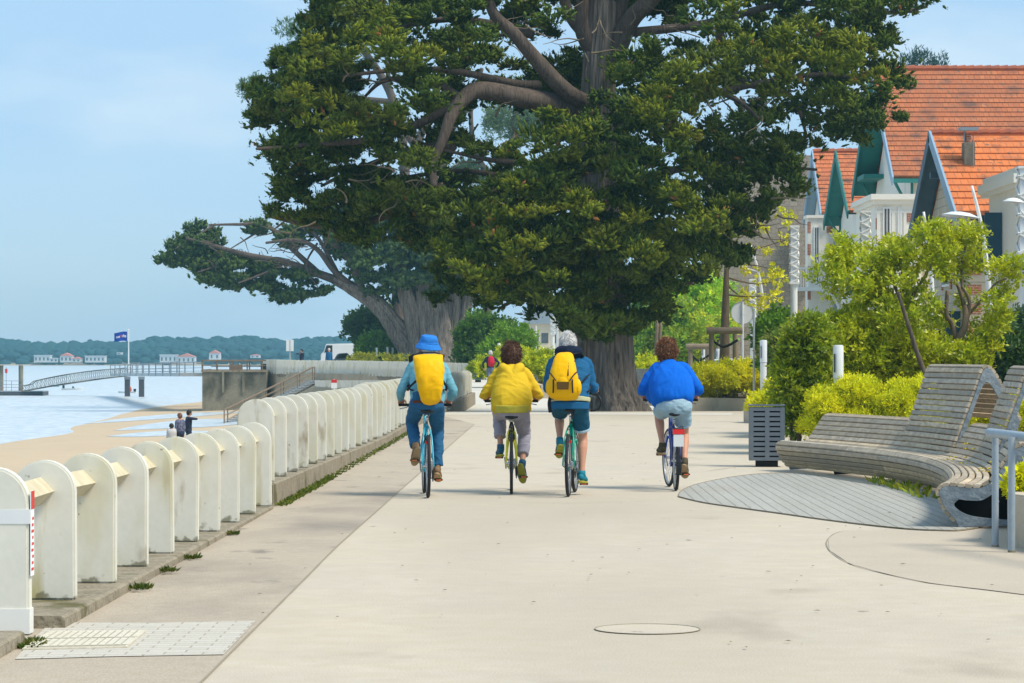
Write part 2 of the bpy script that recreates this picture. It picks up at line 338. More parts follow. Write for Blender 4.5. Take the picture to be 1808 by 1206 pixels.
# ------------------------------------------------------------ the materials
mat('concrete_path', (.535, .458, .34), .85, .25, noise_=[(.35, (.50, .445, .365), .6), (5, (.61, .55, .46), .45), (1.8, (.45, .395, .32), .4), (90, (.38, .33, .26), .28)], bump=.3, bscale=60, stain=[(.16, (.43, .375, .29), .52, .70, (1.2, .35, 1)), (.9, (.36, .31, .24), .62, .76, (1, .5, 1)), (5, (.27, .23, .18), .70, .76, (1, .4, 1))], coord='Object')
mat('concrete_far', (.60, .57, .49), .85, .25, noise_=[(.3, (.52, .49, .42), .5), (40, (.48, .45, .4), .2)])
mat('concrete_band', (.48, .405, .305), .9, .2, noise_=[(.8, (.37, .315, .25), .6), (8, (.53, .465, .38), .4), (70, (.24, .205, .165), .4)], bump=.4, bscale=70, stain=[(.5, (.26, .225, .185), .54, .72, (1, .5, 1)), (2, (.2, .18, .15), .62, .74, (1, .6, 1))])
mat('aggregate', (.52, .455, .36), .9, .2, noise_=[(1.2, (.44, .38, .3), .5), (80, (.33, .27, .21), .4)], bump=.3, bscale=80)
mat('joint', (.31, .275, .215), .95, .1, noise_=(30, (.27, .24, .17), .7))
mat('pale_paving', (.56, .53, .46), .85, .25, brick=((.50, .47, .40), (.33, .28, .22), .11, .2, 'XY', .006), noise_=(30, (.45, .42, .36), .4), bump=.4, bscale=50)
mat('grate', (.66, .61, .49), .7, .4, noise_=(25, (.5, .45, .33), .6), bump=.3)
mat('deck', (.385, .37, .325), .85, .2, noise_=[(3, (.43, .43, .40), .6), (1, (.29, .29, .26), .5), (40, (.27, .27, .25), .3)], stretch=(1, .12, 1), bump=.4, bscale=30)
mat('kerb', (.27, .23, .165), .9, .2, noise_=[(5, (.15, .125, .085), .8), (30, (.4, .36, .28), .5)], bump=.7, bscale=25, stain=(2.5, (.12, .11, .05), .58, .7, (1, 1, 1)))
mat('slab_paint', (.74, .72, .63), .62, .35, noise_=[(3, (.60, .585, .50), .6), (26, (.57, .56, .49), .2)], bump=.07, bscale=12,
    stain=[(3.0, (.60, .565, .40), .50, .72, (1, 1, .35)), (4.5, (.47, .41, .20), .60, .76, (1.3, 1.3, .22)), (3.6, (.28, .20, .09), .63, .76, (1.2, 1.2, .4)), (16, (.22, .19, .13), .70, .75, (1, 1, 1))], grime=((.13, .12, .06), .085))
mat('slab_rail', (.62, .56, .40), .75, .25, noise_=(8, (.42, .35, .2), .6), bump=.3, bscale=30)
mat('old_concrete', (.26, .245, .19), .95, .15, noise_=[(.8, (.13, .125, .095), .8), (6, (.33, .31, .23), .5)], stain=(.5, (.06, .06, .045), .48, .62, (1, 1, .5)), bump=.5, bscale=8)
mat('retaining', (.48, .39, .26), .95, .15, noise_=[(1, (.3, .24, .16), .7), (9, (.5, .44, .34), .5)], bump=.5, bscale=9)
mat('sand', (.53, .42, .29), .95, .1, noise_=[(.12, (.46, .36, .25), .5), (.7, (.58, .47, .33), .5), (9, (.47, .36, .24), .3)], bump=1.5, bscale=1.2)
mat('wet_sand', (.42, .34, .24), .25, .5, noise_=(.5, (.5, .4, .28), .5), bump=.1, bscale=2)
mat('rust_rail', (.25, .19, .13), .8, .3, noise_=(6, (.16, .12, .09), .7))
mat('steel_grey', (.25, .28, .31), .5, .4, metal=.2, noise_=(12, (.2, .22, .24), .5))
mat('galv', (.42, .46, .47), .45, .5, metal=.4, noise_=(10, (.35, .38, .39), .5))
mat('white_metal', (.72, .74, .74), .4, .5, noise_=(6, (.62, .64, .63), .4))
mat('white_paint', (.75, .75, .71), .5, .4, noise_=(3, (.66, .65, .6), .4))
mat('dark_pile', (.055, .07, .09), .7, .4, noise_=(5, (.1, .09, .08), .6))
mat('flag_blue', (.01, .045, .30), .7, .2)
mat('flag_white', (.8, .8, .8), .7, .2)
mat('red_paint', (.60, .03, .02), .5, .4)
mat('bin_metal', (.135, .16, .185), .45, .45, metal=.3, noise_=(9, (.17, .195, .22), .5))
mat('bin_dark', (.02, .022, .026), .8, .2)
mat('bench_wood', (.4, .35, .28), .85, .25, attr=True, noise_=[(7, (.20, .17, .13), .6), (55, (.55, .50, .42), .25)], stretch=(1, 1, 3), bump=.5, bscale=40)
mat('bench_side', (.19, .23, .26), .75, .3, noise_=[(6, (.30, .34, .36), .7), (30, (.14, .17, .2), .5)], bump=1.2, bscale=14)
mat('rail_paint', (.27, .335, .385), .45, .5, noise_=[(14, (.34, .40, .44), .6)], bump=.15, bscale=60)
mat('planter', (.55, .48, .37), .9, .2, noise_=[(2, (.42, .35, .26), .6), (30, (.48, .42, .33), .4)], bump=.4, bscale=25, stain=(1.4, (.27, .23, .16), .58, .72, (1, 1, .5)))
mat('soil', (.08, .06, .04), 1, .1, noise_=(9, (.14, .11, .07), .6), bump=1)
mat('leaf', (.05, .09, .02), .6, .25, attr=True, trans=.3)
mat('leaf_dense', (.05, .09, .02), .75, .12, attr=True, trans=.08, bump=2, bscale=14); mat('hair_strand', (.1, .05, .03), .5, .35, attr=True)
mat('leaf_glossy', (.05, .09, .02), .38, .45, attr=True, trans=.36)
mat('bark_grey', (.20, .17, .145), .95, .15, noise_=[(2.6, (.06, .048, .042), 1), (7, (.34, .295, .25), .65)], stretch=(2.2, 2.2, .16), bump=8, bscale=4)
mat('bark_red', (.105, .08, .066), .95, .15, noise_=[(2, (.05, .038, .032), .8), (10, (.19, .155, .125), .5)], stretch=(2.2, 2.2, .3), bump=2.5, bscale=5)
mat('bark_plain', (.22, .165, .11), .9, .15, noise_=(6, (.13, .1, .07), .7), stretch=(1, 1, .4), bump=1, bscale=20)
mat('twig', (.20, .16, .11), .9, .15, noise_=(6, (.17, .13, .09), .6))
mat('timber', (.27, .22, .16), .9, .2, noise_=(5, (.18, .14, .1), .7), stretch=(1, 1, .3), bump=.8, bscale=20)
mat('render_wall', (.80, .77, .68), .85, .2, noise_=[(.5, (.72, .68, .58), .5), (8, (.75, .72, .64), .4)], stain=(.7, (.52, .47, .38), .6, .78, (1, 1, .3)), bump=.2, bscale=30)
mat('cream_wall', (.62, .54, .40), .85, .2, noise_=[(.8, (.53, .45, .33), .6)], bump=.2, bscale=20)
mat('stone_wall', (.36, .30, .235), .95, .15, brick=((.24, .20, .155), (.15, .125, .10), .27, .52, 'XZ', .02), noise_=[(1.1, (.24, .2, .155), .6), (9, (.44, .38, .31), .5)], bump=.8, bscale=9)
mat('pale_stone', (.58, .52, .40), .9, .2, brick=((.48, .42, .31), (.27, .23, .17), .3, .55, 'YZ', .02), noise_=[(2, (.35, .3, .22), .5), (9, (.5, .46, .38), .4)], bump=.6, bscale=9)
mat('quoin', (.42, .13, .065), .85, .2, brick=((.34, .10, .05), (.5, .42, .33), .075, .22, 'XZ', .009))
for nm, c1, c2, c3 in (('tile_bright', (.74, .24, .075), (.56, .155, .045), (.44, .15, .07)), ('tile_old', (.56, .195, .075), (.38, .115, .05), (.20, .10, .07)), ('tile_mid', (.66, .22, .085), (.46, .135, .055), (.32, .12, .07))):
    mat(nm, c1, .85, .2, brick=(c2, tuple(q * .45 for q in c3), .235, .24, 'XZ', .022), noise_=[(.8, c3, .95), (3.5, c2, .8), (22, tuple(q * 1.25 for q in c1), .35)], stain=[(1.1, (.12, .075, .06), .54, .74, (1, 1, .4)), (4, (.16, .12, .09), .60, .72, (1.5, 1, .3))], detail=6)
mat('ridge_tile', (.44, .13, .06), .85, .2, noise_=(3, (.24, .10, .07), .7))
mat('barge_green', (.02, .17, .15), .6, .35, noise_=(2, (.03, .22, .19), .5))
mat('barge_blue', (.045, .095, .135), .6, .35, noise_=(2, (.07, .13, .18), .5))
mat('barge_pale', (.25, .38, .50), .55, .35)
mat('shutter', (.012, .055, .085), .55, .35, noise_=(3, (.02, .075, .11), .5))
mat('window_dark', (.05, .06, .065), .15, .6, noise_=(1, (.13, .15, .16), .6))
mat('zinc', (.26, .31, .35), .5, .5, metal=.3)
mat('tyre', (.018, .02, .024), .75, .3, bump=.4, bscale=80)
mat('black', (.012, .013, .016), .5, .4)
mat('black_rubber', (.02, .02, .02), .8, .2)
mat('chrome', (.55, .56, .58), .25, .6, metal=.9)
mat('rim_grey', (.35, .36, .38), .35, .5, metal=.7)
mat('reflector_orange', (.75, .15, .01), .3, .6)
mat('reflector_red', (.72, .01, .01), .25, .6)
for nm, c_ in (('paint_cyan', (.06, .42, .56)), ('paint_yellow', (.68, .66, .01)), ('paint_green', (.0, .30, .19)), ('paint_blue', (.015, .06, .42)), ('paint_silver', (.5, .53, .56))): mat(nm, c_, .3, .5, noise_=(20, tuple(q * .8 for q in c_), .3))
def cloth(nm, c_, c2=None, sc=14, b=.35, r_=.9): mat(nm, c_, r_, .15, noise_=[(sc * .5, c2 or tuple(q * .78 for q in c_), .4), (2.5, tuple(min(1, q * 1.12) for q in c_), .3)], bump=b, bscale=sc * 1.4)
cloth('jacket_teal', (.15, .39, .49), None, 14, .2); cloth('jacket_teal_light', (.20, .47, .58)); cloth('jeans', (.018, .095, .205), (.05, .17, .30), 9, .5); cloth('hat_blue', (.03, .20, .60), None, 18)
cloth('hoodie_yellow', (.64, .43, .022), (.52, .33, .015), 9, .25); cloth('shirt_yellow', (.50, .44, .06)); cloth('trousers_grey', (.33, .31, .37), None, 12)
cloth('jacket_navy', (.015, .10, .22), (.02, .14, .30), 10, .4); cloth('hood_dark', (.008, .015, .035)); cloth('band_cream', (.50, .50, .30)); cloth('shorts_denim_dark', (.012, .075, .13), (.03, .12, .18), 10, .4)
cloth('sweater_blue', (.004, .125, .58), (.0, .09, .46), 7, .3); cloth('shorts_denim_pale', (.28, .42, .50), (.42, .54, .60), 8, .5); cloth('denim_hem', (.40, .52, .60))
cloth('pack_yellow', (.82, .45, .0), (.72, .37, .0), 5, .3, .55); cloth('pack_strap', (.02, .022, .03)); cloth('pack_mesh', (.12, .07, .02), None, 60); cloth('red_cloth', (.52, .02, .05)); cloth('dark_cloth', (.03, .04, .07)); cloth('floral_cloth', (.05, .06, .13), (.5, .5, .55), 30, .2)
cloth('walker_shorts', (.13, .17, .25)); cloth('belt_brown', (.12, .04, .02)); cloth('pale_cloth', (.5, .5, .5)); mat('deck_gap', (.2, .2, .18), .9, .1)
mat('skin', (.56, .29, .19), .55, .35, noise_=[(7, (.48, .22, .14), .5)])
mat('skin_leg', (.50, .27, .18), .5, .35, noise_=[(5, (.40, .19, .12), .6)])
mat('hair_brown', (.09, .038, .022), .55, .4, noise_=(18, (.16, .07, .035), .8), bump=1, bscale=22, stretch=(2, 2, .6))
mat('hair_auburn', (.10, .04, .02), .55, .4, noise_=(14, (.26, .12, .06), .8), bump=1, bscale=20)
mat('hair_grey', (.62, .61, .59), .7, .3, noise_=(22, (.28, .27, .26), .7), bump=1, bscale=30)
mat('hair_dark', (.02, .015, .012), .6, .3)
mat('shoe_tan', (.25, .16, .09), .8, .2, noise_=(20, (.17, .11, .06), .6)); mat('shoe_navy', (.015, .07, .15), .7, .3, noise_=(20, (.03, .25, .3), .4)); mat('shoe_teal', (.005, .17, .24), .7, .3, noise_=(20, (.01, .24, .33), .4)); mat('shoe_olive', (.06, .05, .03), .8, .2, noise_=(20, (.11, .09, .05), .6))
mat('sole_tan', (.38, .27, .15), .8, .2); mat('sole_yellow', (.45, .42, .03), .7, .3, noise_=(25, (.2, .2, .1), .5)); mat('sole_white', (.6, .6, .55), .7, .3)
mat('eye_white', (.7, .7, .68), .2, .5); mat('glass_dark', (.02, .03, .035), .08, .6); mat('car_white', (.7, .72, .74), .3, .5); mat('car_grey', (.2, .23, .26), .25, .6, metal=.4); mat('boat_white', (.6, .64, .62), .5, .4); mat('boat_teal', (.1, .32, .35), .5, .4); mat('buoy_orange', (.75, .12, .04), .6, .3)
mat('far_white', (.58, .60, .62), .8, .2); mat('far_roof', (.62, .22, .16), .9, .1); mat('far_hill', (.025, .06, .075), 1, .05, noise_=(.06, (.03, .09, .09), .7)); mat('graffiti', (.5, .5, .5), .6, .3)  # far_white is greyed: part of the haze sits in its colour
# water: glossy, small waves
m = bpy.data.materials.new('sea_water'); MATS['sea_water'] = m; m.use_nodes = True; N = m.node_tree.nodes; LK = m.node_tree.links.new; b = N['Principled BSDF']
b.inputs['Base Color'].default_value = (.62, .74, .78, 1); b.inputs['Roughness'].default_value = .32; b.inputs['Specular IOR Level'].default_value = .5
t_ = N.new('ShaderNodeTexCoord'); q_ = N.new('ShaderNodeMapping'); q_.inputs['Scale'].default_value = (.35, .12, 1); n_ = N.new('ShaderNodeTexNoise'); n_.inputs['Scale'].default_value = 3.6; n_.inputs['Detail'].default_value = 7; n_.inputs['Roughness'].default_value = .62
LK(t_.outputs['Object'], q_.inputs[0]); LK(q_.outputs[0], n_.inputs['Vector']); bp = N.new('ShaderNodeBump'); bp.inputs['Strength'].default_value = .22; bp.inputs['Distance'].default_value = .5
LK(n_.outputs['Fac'], bp.inputs['Height']); LK(bp.outputs[0], b.inputs['Normal'])
rr_ = N.new('ShaderNodeValToRGB'); rr_.color_ramp.elements[0].position = .40; rr_.color_ramp.elements[0].color = (.47, .54, .575, 1); rr_.color_ramp.elements[1].position = .62; rr_.color_ramp.elements[1].color = (.66, .70, .715, 1)
LK(n_.outputs['Fac'], rr_.inputs[0]); LK(rr_.outputs[0], b.inputs['Base Color'])
# ------------------------------------------------------------ ground, beach, sea
LY = [10, 16, 29, 31, 50, 60, 79, 100, 101, 160, 170, 185, 200, 216, 230, 420]
LX = [-3.1, -3.08, -2.9, -2.88, -2.72, -2.65, -2.3, -1.75, -1.6, -2.9, -4.6, -8.0, -13.8, -19.4, -20, -22]
def xleft(y): return interp(y, LY, LX)
def ground_grid():
    ys = list(np.arange(8, 79, 3.55)) + list(np.arange(79, 180, 3)) + [184, 190, 196, 202, 208, 214, 216.5, 217.5, 240, 300, 420]
    mb = MB(); n = 26; vs = []
    for y in ys:
        x0 = xleft(y)
        for j in range(n): vs.append((lerp(x0, 75, (j / (n - 1)) ** 1.6), y, gz(y)))
    fs = []; ms = []
    for i in range(len(ys) - 1):
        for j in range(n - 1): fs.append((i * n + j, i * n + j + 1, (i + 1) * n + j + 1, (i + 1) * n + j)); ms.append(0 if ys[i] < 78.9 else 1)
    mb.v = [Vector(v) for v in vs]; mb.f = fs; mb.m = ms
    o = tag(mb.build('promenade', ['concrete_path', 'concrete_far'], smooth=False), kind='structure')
    sk = MB(); yy = ys
    for i in range(len(yy) - 1):
        a_, b_ = yy[i], yy[i + 1]
        sk.add([(xleft(a_), a_, gz(a_) - .002), (xleft(b_), b_, gz(b_) - .002), (xleft(b_) - .6, b_, -3.6), (xleft(a_) - .6, a_, -3.6)], [(0, 1, 2, 3)])
    tag(sk.build('sea_wall', 'retaining'), 'tan concrete sea wall holding the promenade above the beach', 'sea wall')
ground_grid()
def bz(x, y):
    xs = interp(y, [60, 132, 156, 190, 227, 267, 340], [-21, -23.8, -25, -27.6, -29.7, -29.2, -24])
    return -1.92 - .80 * max(0, (-x - 3) / (-xs - 3)) + .05 * noise.noise(Vector((x * .15, y * .05, 0)))
def beach():
    mb = MB(); xs = list(np.linspace(-80, 0, 60)); ys = list(np.arange(10, 340, 4)); n = len(xs)
    mb.v = [Vector((x, y, bz(x, y))) for y in ys for x in xs]
    mb.f = [(i * n + j, i * n + j + 1, (i + 1) * n + j + 1, (i + 1) * n + j) for i in range(len(ys) - 1) for j in range(n - 1)]; mb.m = [0] * len(mb.f)
    struct('beach_sand', mb, 'sand', smooth=True)
beach()
WZ = -2.72
struct('sea_water', MB().add([(-2500, -200, WZ), (2500, -200, WZ), (2500, 2600, WZ), (-2500, 2600, WZ)], [(0, 1, 2, 3)]), 'sea_water')
for k, pts in enumerate([[(187, 768), (240, 763), (300, 761), (345, 763), (385, 766), (330, 770), (250, 771)], [(200, 756), (250, 748), (330, 741), (400, 742), (440, 750), (380, 756), (290, 757)], [(150, 742), (230, 733), (330, 728), (430, 729), (350, 735), (240, 740)]]):
    mb = MB(); q = [G(x, y, -2.5) for x, y in pts]; q = cr(q + [q[0]], 5)[:-1]; c = sum(q, Vector()) / len(q)
    q = [Vector((p.x, p.y, bz(p.x, p.y) + .012)) for p in q]
    mb.add([tuple(p) for p in q] + [(c.x, c.y, bz(c.x, c.y) + .012)], [(i, (i + 1) % len(q), len(q)) for i in range(len(q))])
    struct('tide_pool_water', mb, 'sea_water')
# surf foam ribbons along the shore
def sheet(name, pts, m, dz=.004, sub=1, close=True, kind='structure'):
    q = [G(x, y) for x, y in pts]
    if sub > 1: q = cr(q + [q[0]], sub)[:-1]
    mb = MB(); vs = [(p.x, p.y, gz(p.y) + dz) for p in q]; mb.add(vs, [tuple(range(len(vs)))])
    return tag(mb.build(name, m), kind=kind)
def strip(name, pts, w, m='joint', dz=.006, sub=6, parent=None):
    q = cr([G(x, y) for x, y in pts], sub); mb = MB(); vs = []
    for i, p in enumerate(q):
        t = (q[min(len(q) - 1, i + 1)] - q[max(0, i - 1)]).normalized(); nn = Vector((-t.y, t.x, 0)); ww = w * (.7 + .6 * noise.noise(p * 2.0) + .3)
        for s_ in (-1, 1): vs.append(Vector((p.x, p.y, gz(p.y) + dz)) + nn * ww / 2 * s_)
    mb.add(vs, [(2 * i, 2 * i + 1, 2 * i + 3, 2 * i + 2) for i in range(len(q) - 1)]); return tag(mb.build(name, m), kind='structure')
JL = [(330, 1231), (357, 1204), (415, 1146), (478, 1083), (540, 1021), (600, 961), (672, 897), (745, 832), (800, 782), (838, 749)]
band = [(x, y) for x, y in JL]
lf = []
for y in (78, 60, 50, 40, 31, 29, 22, 16, 13): p = (xleft(y), y); lf.append((CX + p[0] * F / p[1], HY + CH * F / p[1]))
sheet('footpath_band', band + lf, 'concrete_band', .004)
strip('pavement_joint', JL, .013)
sheet('far_pavement_edge', [(700, 733), (1000, 732), (1290, 733), (1296, 729), (1000, 727.6), (760, 727.8)], 'concrete_far', .004)
PAV = [(27, 1166), (62, 1128), (90, 1101), (270, 1102), (452, 1098), (395, 1158), (210, 1161)]
sheet('light_paving', PAV, 'pale_paving', .008)
# drain grate
g = thing('drain_grate', 'cream slotted drain grate set in the light paving beside the balustrade', 'drain grate', G(150, 1132))
q = [G(40, 1150), G(225, 1146), G(259, 1117), G(92, 1119)]; o_ = Vector(g.location)
fr = MB(); mid = sum(q, Vector()) / 4
fr.ringprism([p + Vector((0, 0, .009)) for p in q], [lerp(p, mid, .05) + Vector((0, 0, .009)) for p in q], (0, 0, .008)); fr.build('frame', 'grate', g, origin=o_)
sl = MB()
for i in range(13):
    for k in range(2):
        a0 = lerp(q[0], q[1], (i + .5) / 13); b0 = lerp(q[3], q[2], (i + .5) / 13); u = (a0 - b0).normalized(); v = Vector((u.y, -u.x, 0)) * .022
        p0 = lerp(a0, b0, .07 + k * .46); p1 = lerp(a0, b0, .47 + k * .46); z = Vector((0, 0, .011))
        sl.prism([p0 - v + z, p0 + v + z, p1 + v + z, p1 - v + z], (0, 0, .010))
sl.build('bars', 'grate', g, origin=o_)
MB().add([p + Vector((0, 0, .0095)) for p in q], [(0, 1, 2, 3)]).build('base_plate', 'joint', g, origin=o_)
# manhole
# flush cover
mh = thing('manhole_cover', 'round manhole cover flush with the beige promenade in the foreground', 'manhole cover', G(1143, 1111.5)); c = Vector(mh.location)
mb = MB(); n = 48; rr = .30
mb.ringprism([c + Vector((math.cos(i * 2 * math.pi / n) * rr, math.sin(i * 2 * math.pi / n) * rr * 1.0, .004)) for i in range(n)], [c + Vector((math.cos(i * 2 * math.pi / n) * (rr - .006), math.sin(i * 2 * math.pi / n) * (rr - .006), .004)) for i in range(n)], (0, 0, .003)); mb.build('rim', 'joint', mh, origin=c)
mb = MB(); mb.add([c + Vector((math.cos(i * 2 * math.pi / n) * (rr - .006), math.sin(i * 2 * math.pi / n) * (rr - .006), .004)) for i in range(n)], [tuple(range(n))]); mb.build('lid', 'concrete_path', mh, origin=c)
strip('pavement_crack', [(920, 887), (1000, 889), (1090, 887), (1140, 885)], .012)
strip('pavement_crack', [(1250, 832), (1320, 822), (1400, 812)], .012)
DECK = [(1198, 878), (1203, 868), (1225, 858), (1262, 849), (1310, 841), (1360, 837), (1420, 838), (1480, 848), (1560, 860), (1640, 868), (1720, 890), (1740, 925), (1700, 937), (1650, 937.5), (1600, 935), (1530, 928), (1450, 918), (1380, 908), (1300, 897), (1240, 888)]
# plank deck: boards clipped to the outline
def planks():
    poly = cr([G(x, y) for x, y in DECK] + [G(*DECK[0])], 4)[:-1]; poly2 = [(p.x, p.y) for p in poly]; ang = R(.5); ca, sa = math.cos(ang), math.sin(ang)
    rot = [(x * ca + y * -sa, x * sa + y * ca) for x, y in poly2]; us = [p[0] for p in rot]; mb = MB(); w = .12
    b = bmesh.new(); f = b.faces.new([b.verts.new((x, y, 0)) for x, y in rot]); u = math.floor(min(us) / w) * w; res = []
    while u < max(us):
        bb = b.copy(); gm = bb.verts[:] + bb.edges[:] + bb.faces[:]
        bmesh.ops.bisect_plane(bb, geom=gm, plane_co=(u + .003, 0, 0), plane_no=(1, 0, 0), clear_inner=True)
        bmesh.ops.bisect_plane(bb, geom=bb.verts[:] + bb.edges[:] + bb.faces[:], plane_co=(u + w - .003, 0, 0), plane_no=(1, 0, 0), clear_outer=True)
        for fc in bb.faces:
            vs = [(v.co.x * ca + v.co.y * sa, -v.co.x * sa + v.co.y * ca, .010) for v in fc.verts]; mb.add(vs, [tuple(range(len(vs)))])
        bb.free(); u += w
    b.free(); mb.build('boards', 'deck', dk)
    e = MB(); q = [Vector((p.x, p.y, .004)) for p in poly]; c = sum(q, Vector()) / len(q)
    e.add(q, [tuple(range(len(q)))]); e.build('bed', 'deck_gap', dk)
    e = MB(); e.ringprism([c + (p - c) * 1.003 for p in q], [c + (p - c) * .999 for p in q], (0, 0, .011)); e.build('edging', 'kerb', dk)
dk = thing('timber_deck', 'grey plank deck of lens shape let into the promenade before the curved bench', 'deck'); planks()
AGG = [(1560, 937), (1490, 938), (1462, 952), (1464, 972), (1500, 996), (1560, 1013), (1640, 1030), (1740, 1042), (1850, 1056), (2000, 1050), (2000, 930), (1800, 928), (1700, 939), (1640, 940)]
sheet('side_pavement', AGG, 'aggregate', .004, 1)
strip('pavement_joint', [(1560, 937), (1490, 938), (1462, 952), (1464, 972), (1500, 996), (1560, 1013), (1640, 1030), (1740, 1042), (1850, 1056)], .008)
# ------------------------------------------------------------ balustrades
SR = [(17.2, -2.65), (18.5, -2.59), (20, -2.576), (21.4, -2.56), (22.8, -2.53), (24.2, -2.5), (25.6, -2.47), (27, -2.45), (28.5, -2.425)]
def slab_mesh(name, w=.38, t=.11, h=.85, r_=None):
    mb = MB(); pr = [(-w / 2, 0), (w / 2, 0)] + [(math.cos(R(a_)) * w / 2, h - w / 2 + math.sin(R(a_)) * w / 2) for a_ in range(0, 181, 12)]
    mb.prism([(x, -t / 2, z) for x, z in pr], (0, t, 0)); o = mb.build(name, 'slab_paint'); bevel(o, .012, 2); autosmooth(o, 40)
    me = o.data; bpy.data.objects.remove(o); return me
SM = slab_mesh('post')
def post(parent, x, y, z, h=.85, w=.38, seed=0, rz=0):
    o = bpy.data.objects.new('post', SM); COL.objects.link(o); o.parent = parent; o.location = Vector((x, y, z)); o.scale = (w / .38, 1, h / .85); o.rotation_euler = (R(random.uniform(-.6, .6)), R(random.uniform(-.5, .5)), rz + R(random.uniform(-1.5, 1.5))); return o
def rail(parent, p, q, s=.085):
    mb = MB(); mb.tube([p, q], s, n=4, cap=True); o = mb.build('rail', 'slab_rail', parent); return o
def ledgebox(parent, name, pts, m='kerb'):
    """pts: list of (Y, xfront, xback, ztop, zbot)"""
    mb = MB(); vs = []
    for Y, xf, xb, zt, zb in pts: vs += [(xf, Y, zb), (xf - .015, Y, zt - .012), (xf - .035, Y, zt), (xb, Y, zt), (xb, Y, zb)]
    n = len(pts); fs = [(4, 3, 2, 1, 0), tuple((n - 1) * 5 + k for k in range(5))]
    for i in range(n - 1):
        for k in range(5): fs.append((i * 5 + k, i * 5 + (k + 1) % 5, (i + 1) * 5 + (k + 1) % 5, (i + 1) * 5 + k))
    mb.add(vs, fs); return mb.build(name, m, parent)
ba = thing('balustrade', 'near low stretch of white round-topped slab posts joined by an angled rail', 'balustrade', (0, 0, 0))
def ltop(y): return interp(y, [16, 28.6], [.075, .035])
ledgebox(ba, 'kerb', [(y, interp(y, [16, 19, 29], [-2.52, -2.49, -2.39]), interp(y, [16, 29], [-3.15, -2.95]), ltop(y), -.3) for y in (16.05, 18, 20, 22, 24, 26, 28.6)])
ledgebox(ba, 'kerb', [(y, -2.60, -3.15, .075, -.3) for y in (11, 13, 15.2)])
pr = None
cs = []
for y, xr in SR: cs.append((xr - .185, y, ltop(y))); post(ba, xr - .185, y, ltop(y), .845)
for i in range(len(cs) - 1): rail(ba, Vector((cs[i][0] - .02, cs[i][1] + .04, cs[i][2] + .655)), Vector((cs[i + 1][0] - .02, cs[i + 1][1] - .04, cs[i + 1][2] + .655)))
rail(ba, Vector((-2.84, 15.9, .73)), Vector((cs[0][0] - .02, 17.15, .73)))
# first post: sheet-metal sleeve with bands and a notice strip
fp = thing('end_panel', 'white metal clad end post with a red and white notice strip at the left edge', 'panel', (-2.86, 15.72, 0))
p0 = post(fp, 0, 0, .0, .93, .38); p0.name = 'panel'
MB().b2((-.193, -.062, .62), (.193, .062, .70)).build('band', 'white_metal', fp); MB().b2((-.2, -.066, .012), (.194, .066, .15)).build('foot_plate', 'white_paint', fp)
ns = MB().b2((.194, -.05, .33), (.2, .05, .80)).build('notice', 'flag_white', fp)
nb = MB(); nb.b2((.2005, -.05, .70), (.202, .05, .80))
for k in range(9): nb.b2((.2005, -.04 + .012 * (k % 3), .36 + k * .035), (.202, .03 - .01 * (k % 2), .375 + k * .035))
nb.build('notice_print', 'red_paint', ns)
# raised stretch
bb = thing('balustrade', 'raised stretch of white round-topped slab posts on a concrete plinth running on towards the cypress', 'balustrade')
BY = [28.9, 31, 50, 60, 79, 90, 100]; BXf = [-2.43, -2.40, -2.18, -2.1, -1.78, -1.55, -1.28]; BZ = [.24, .23, .13, .14, .17, .2, .26]
def bx(y): return interp(y, BY, BXf)
ledgebox(bb, 'plinth', [(y, bx(y), bx(y) - .62, interp(y, BY, BZ), -.5) for y in (28.95, 31, 36, 42, 50, 60, 70, 79, 85, 90, 95, 100)])
cs = []; y = 29.55
while y < 98.5:
    h = interp(y, [29, 45, 47, 62, 100], [.86, .90, .96, .93, .78]); x = bx(y) - .06 - .19; z = interp(y, BY, BZ); post(bb, x, y, z, h, rz=-.01); cs.append((x, y, z + h * .77)); y += 1.4
for i in range(len(cs) - 1): rail(bb, Vector((cs[i][0], cs[i][1] + .05, cs[i][2])), Vector((cs[i + 1][0], cs[i + 1][1] - .05, cs[i + 1][2])), .07)
# far stretch round the bay
bc = thing('balustrade', 'far white balustrade of close slab posts curving round the small bay below the old trees', 'balustrade')
CP = [(822, 641, 160), (780, 640, 166), (700, 638, 182), (620, 636.5, 194), (550, 636, 203), (500, 635, 209), (468, 634.5, 215)]
cw = [P(a_, b_, c_) for a_, b_, c_ in CP]; cw = cr(cw, 10)
L_ = 0; nxt = 0; base = []
for i in range(len(cw) - 1):
    a_, b_ = cw[i], cw[i + 1]; d = (b_ - a_).length; 
    while nxt <= L_ + d:
        p = lerp(a_, b_, (nxt - L_) / d); h = p.z - gz(p.y) + .15
        tg = (b_ - a_).normalized(); o = post(bc, p.x, p.y, gz(p.y) - .15, h, .46, rz=math.atan2(tg.y, tg.x) - R(90) * 0 + R(58)); nxt += .82
    L_ += d
mb = MB()
for i in range(len(cw) - 1): mb.prism([Vector((cw[i].x, cw[i].y + .25, gz(cw[i].y) - .2)), Vector((cw[i + 1].x, cw[i + 1].y + .25, gz(cw[i + 1].y) - .2)), Vector((cw[i + 1].x, cw[i + 1].y + .25, cw[i + 1].z - .14)), Vector((cw[i].x, cw[i].y + .25, cw[i].z - .14))], (0, .1, 0))
mb.build('back_wall', 'slab_paint', bc)
mb = MB()
for i in range(len(cw) - 1): mb.prism([Vector((cw[i].x, cw[i].y - .35, gz(cw[i].y) - .35)), Vector((cw[i + 1].x, cw[i + 1].y - .35, gz(cw[i + 1].y) - .35)), Vector((cw[i + 1].x, cw[i + 1].y - .35, gz(cw[i + 1].y) - .15)), Vector((cw[i].x, cw[i].y - .35, gz(cw[i].y) - .15))], (0, .7, 0))
mb.build('coping', 'kerb', bc)
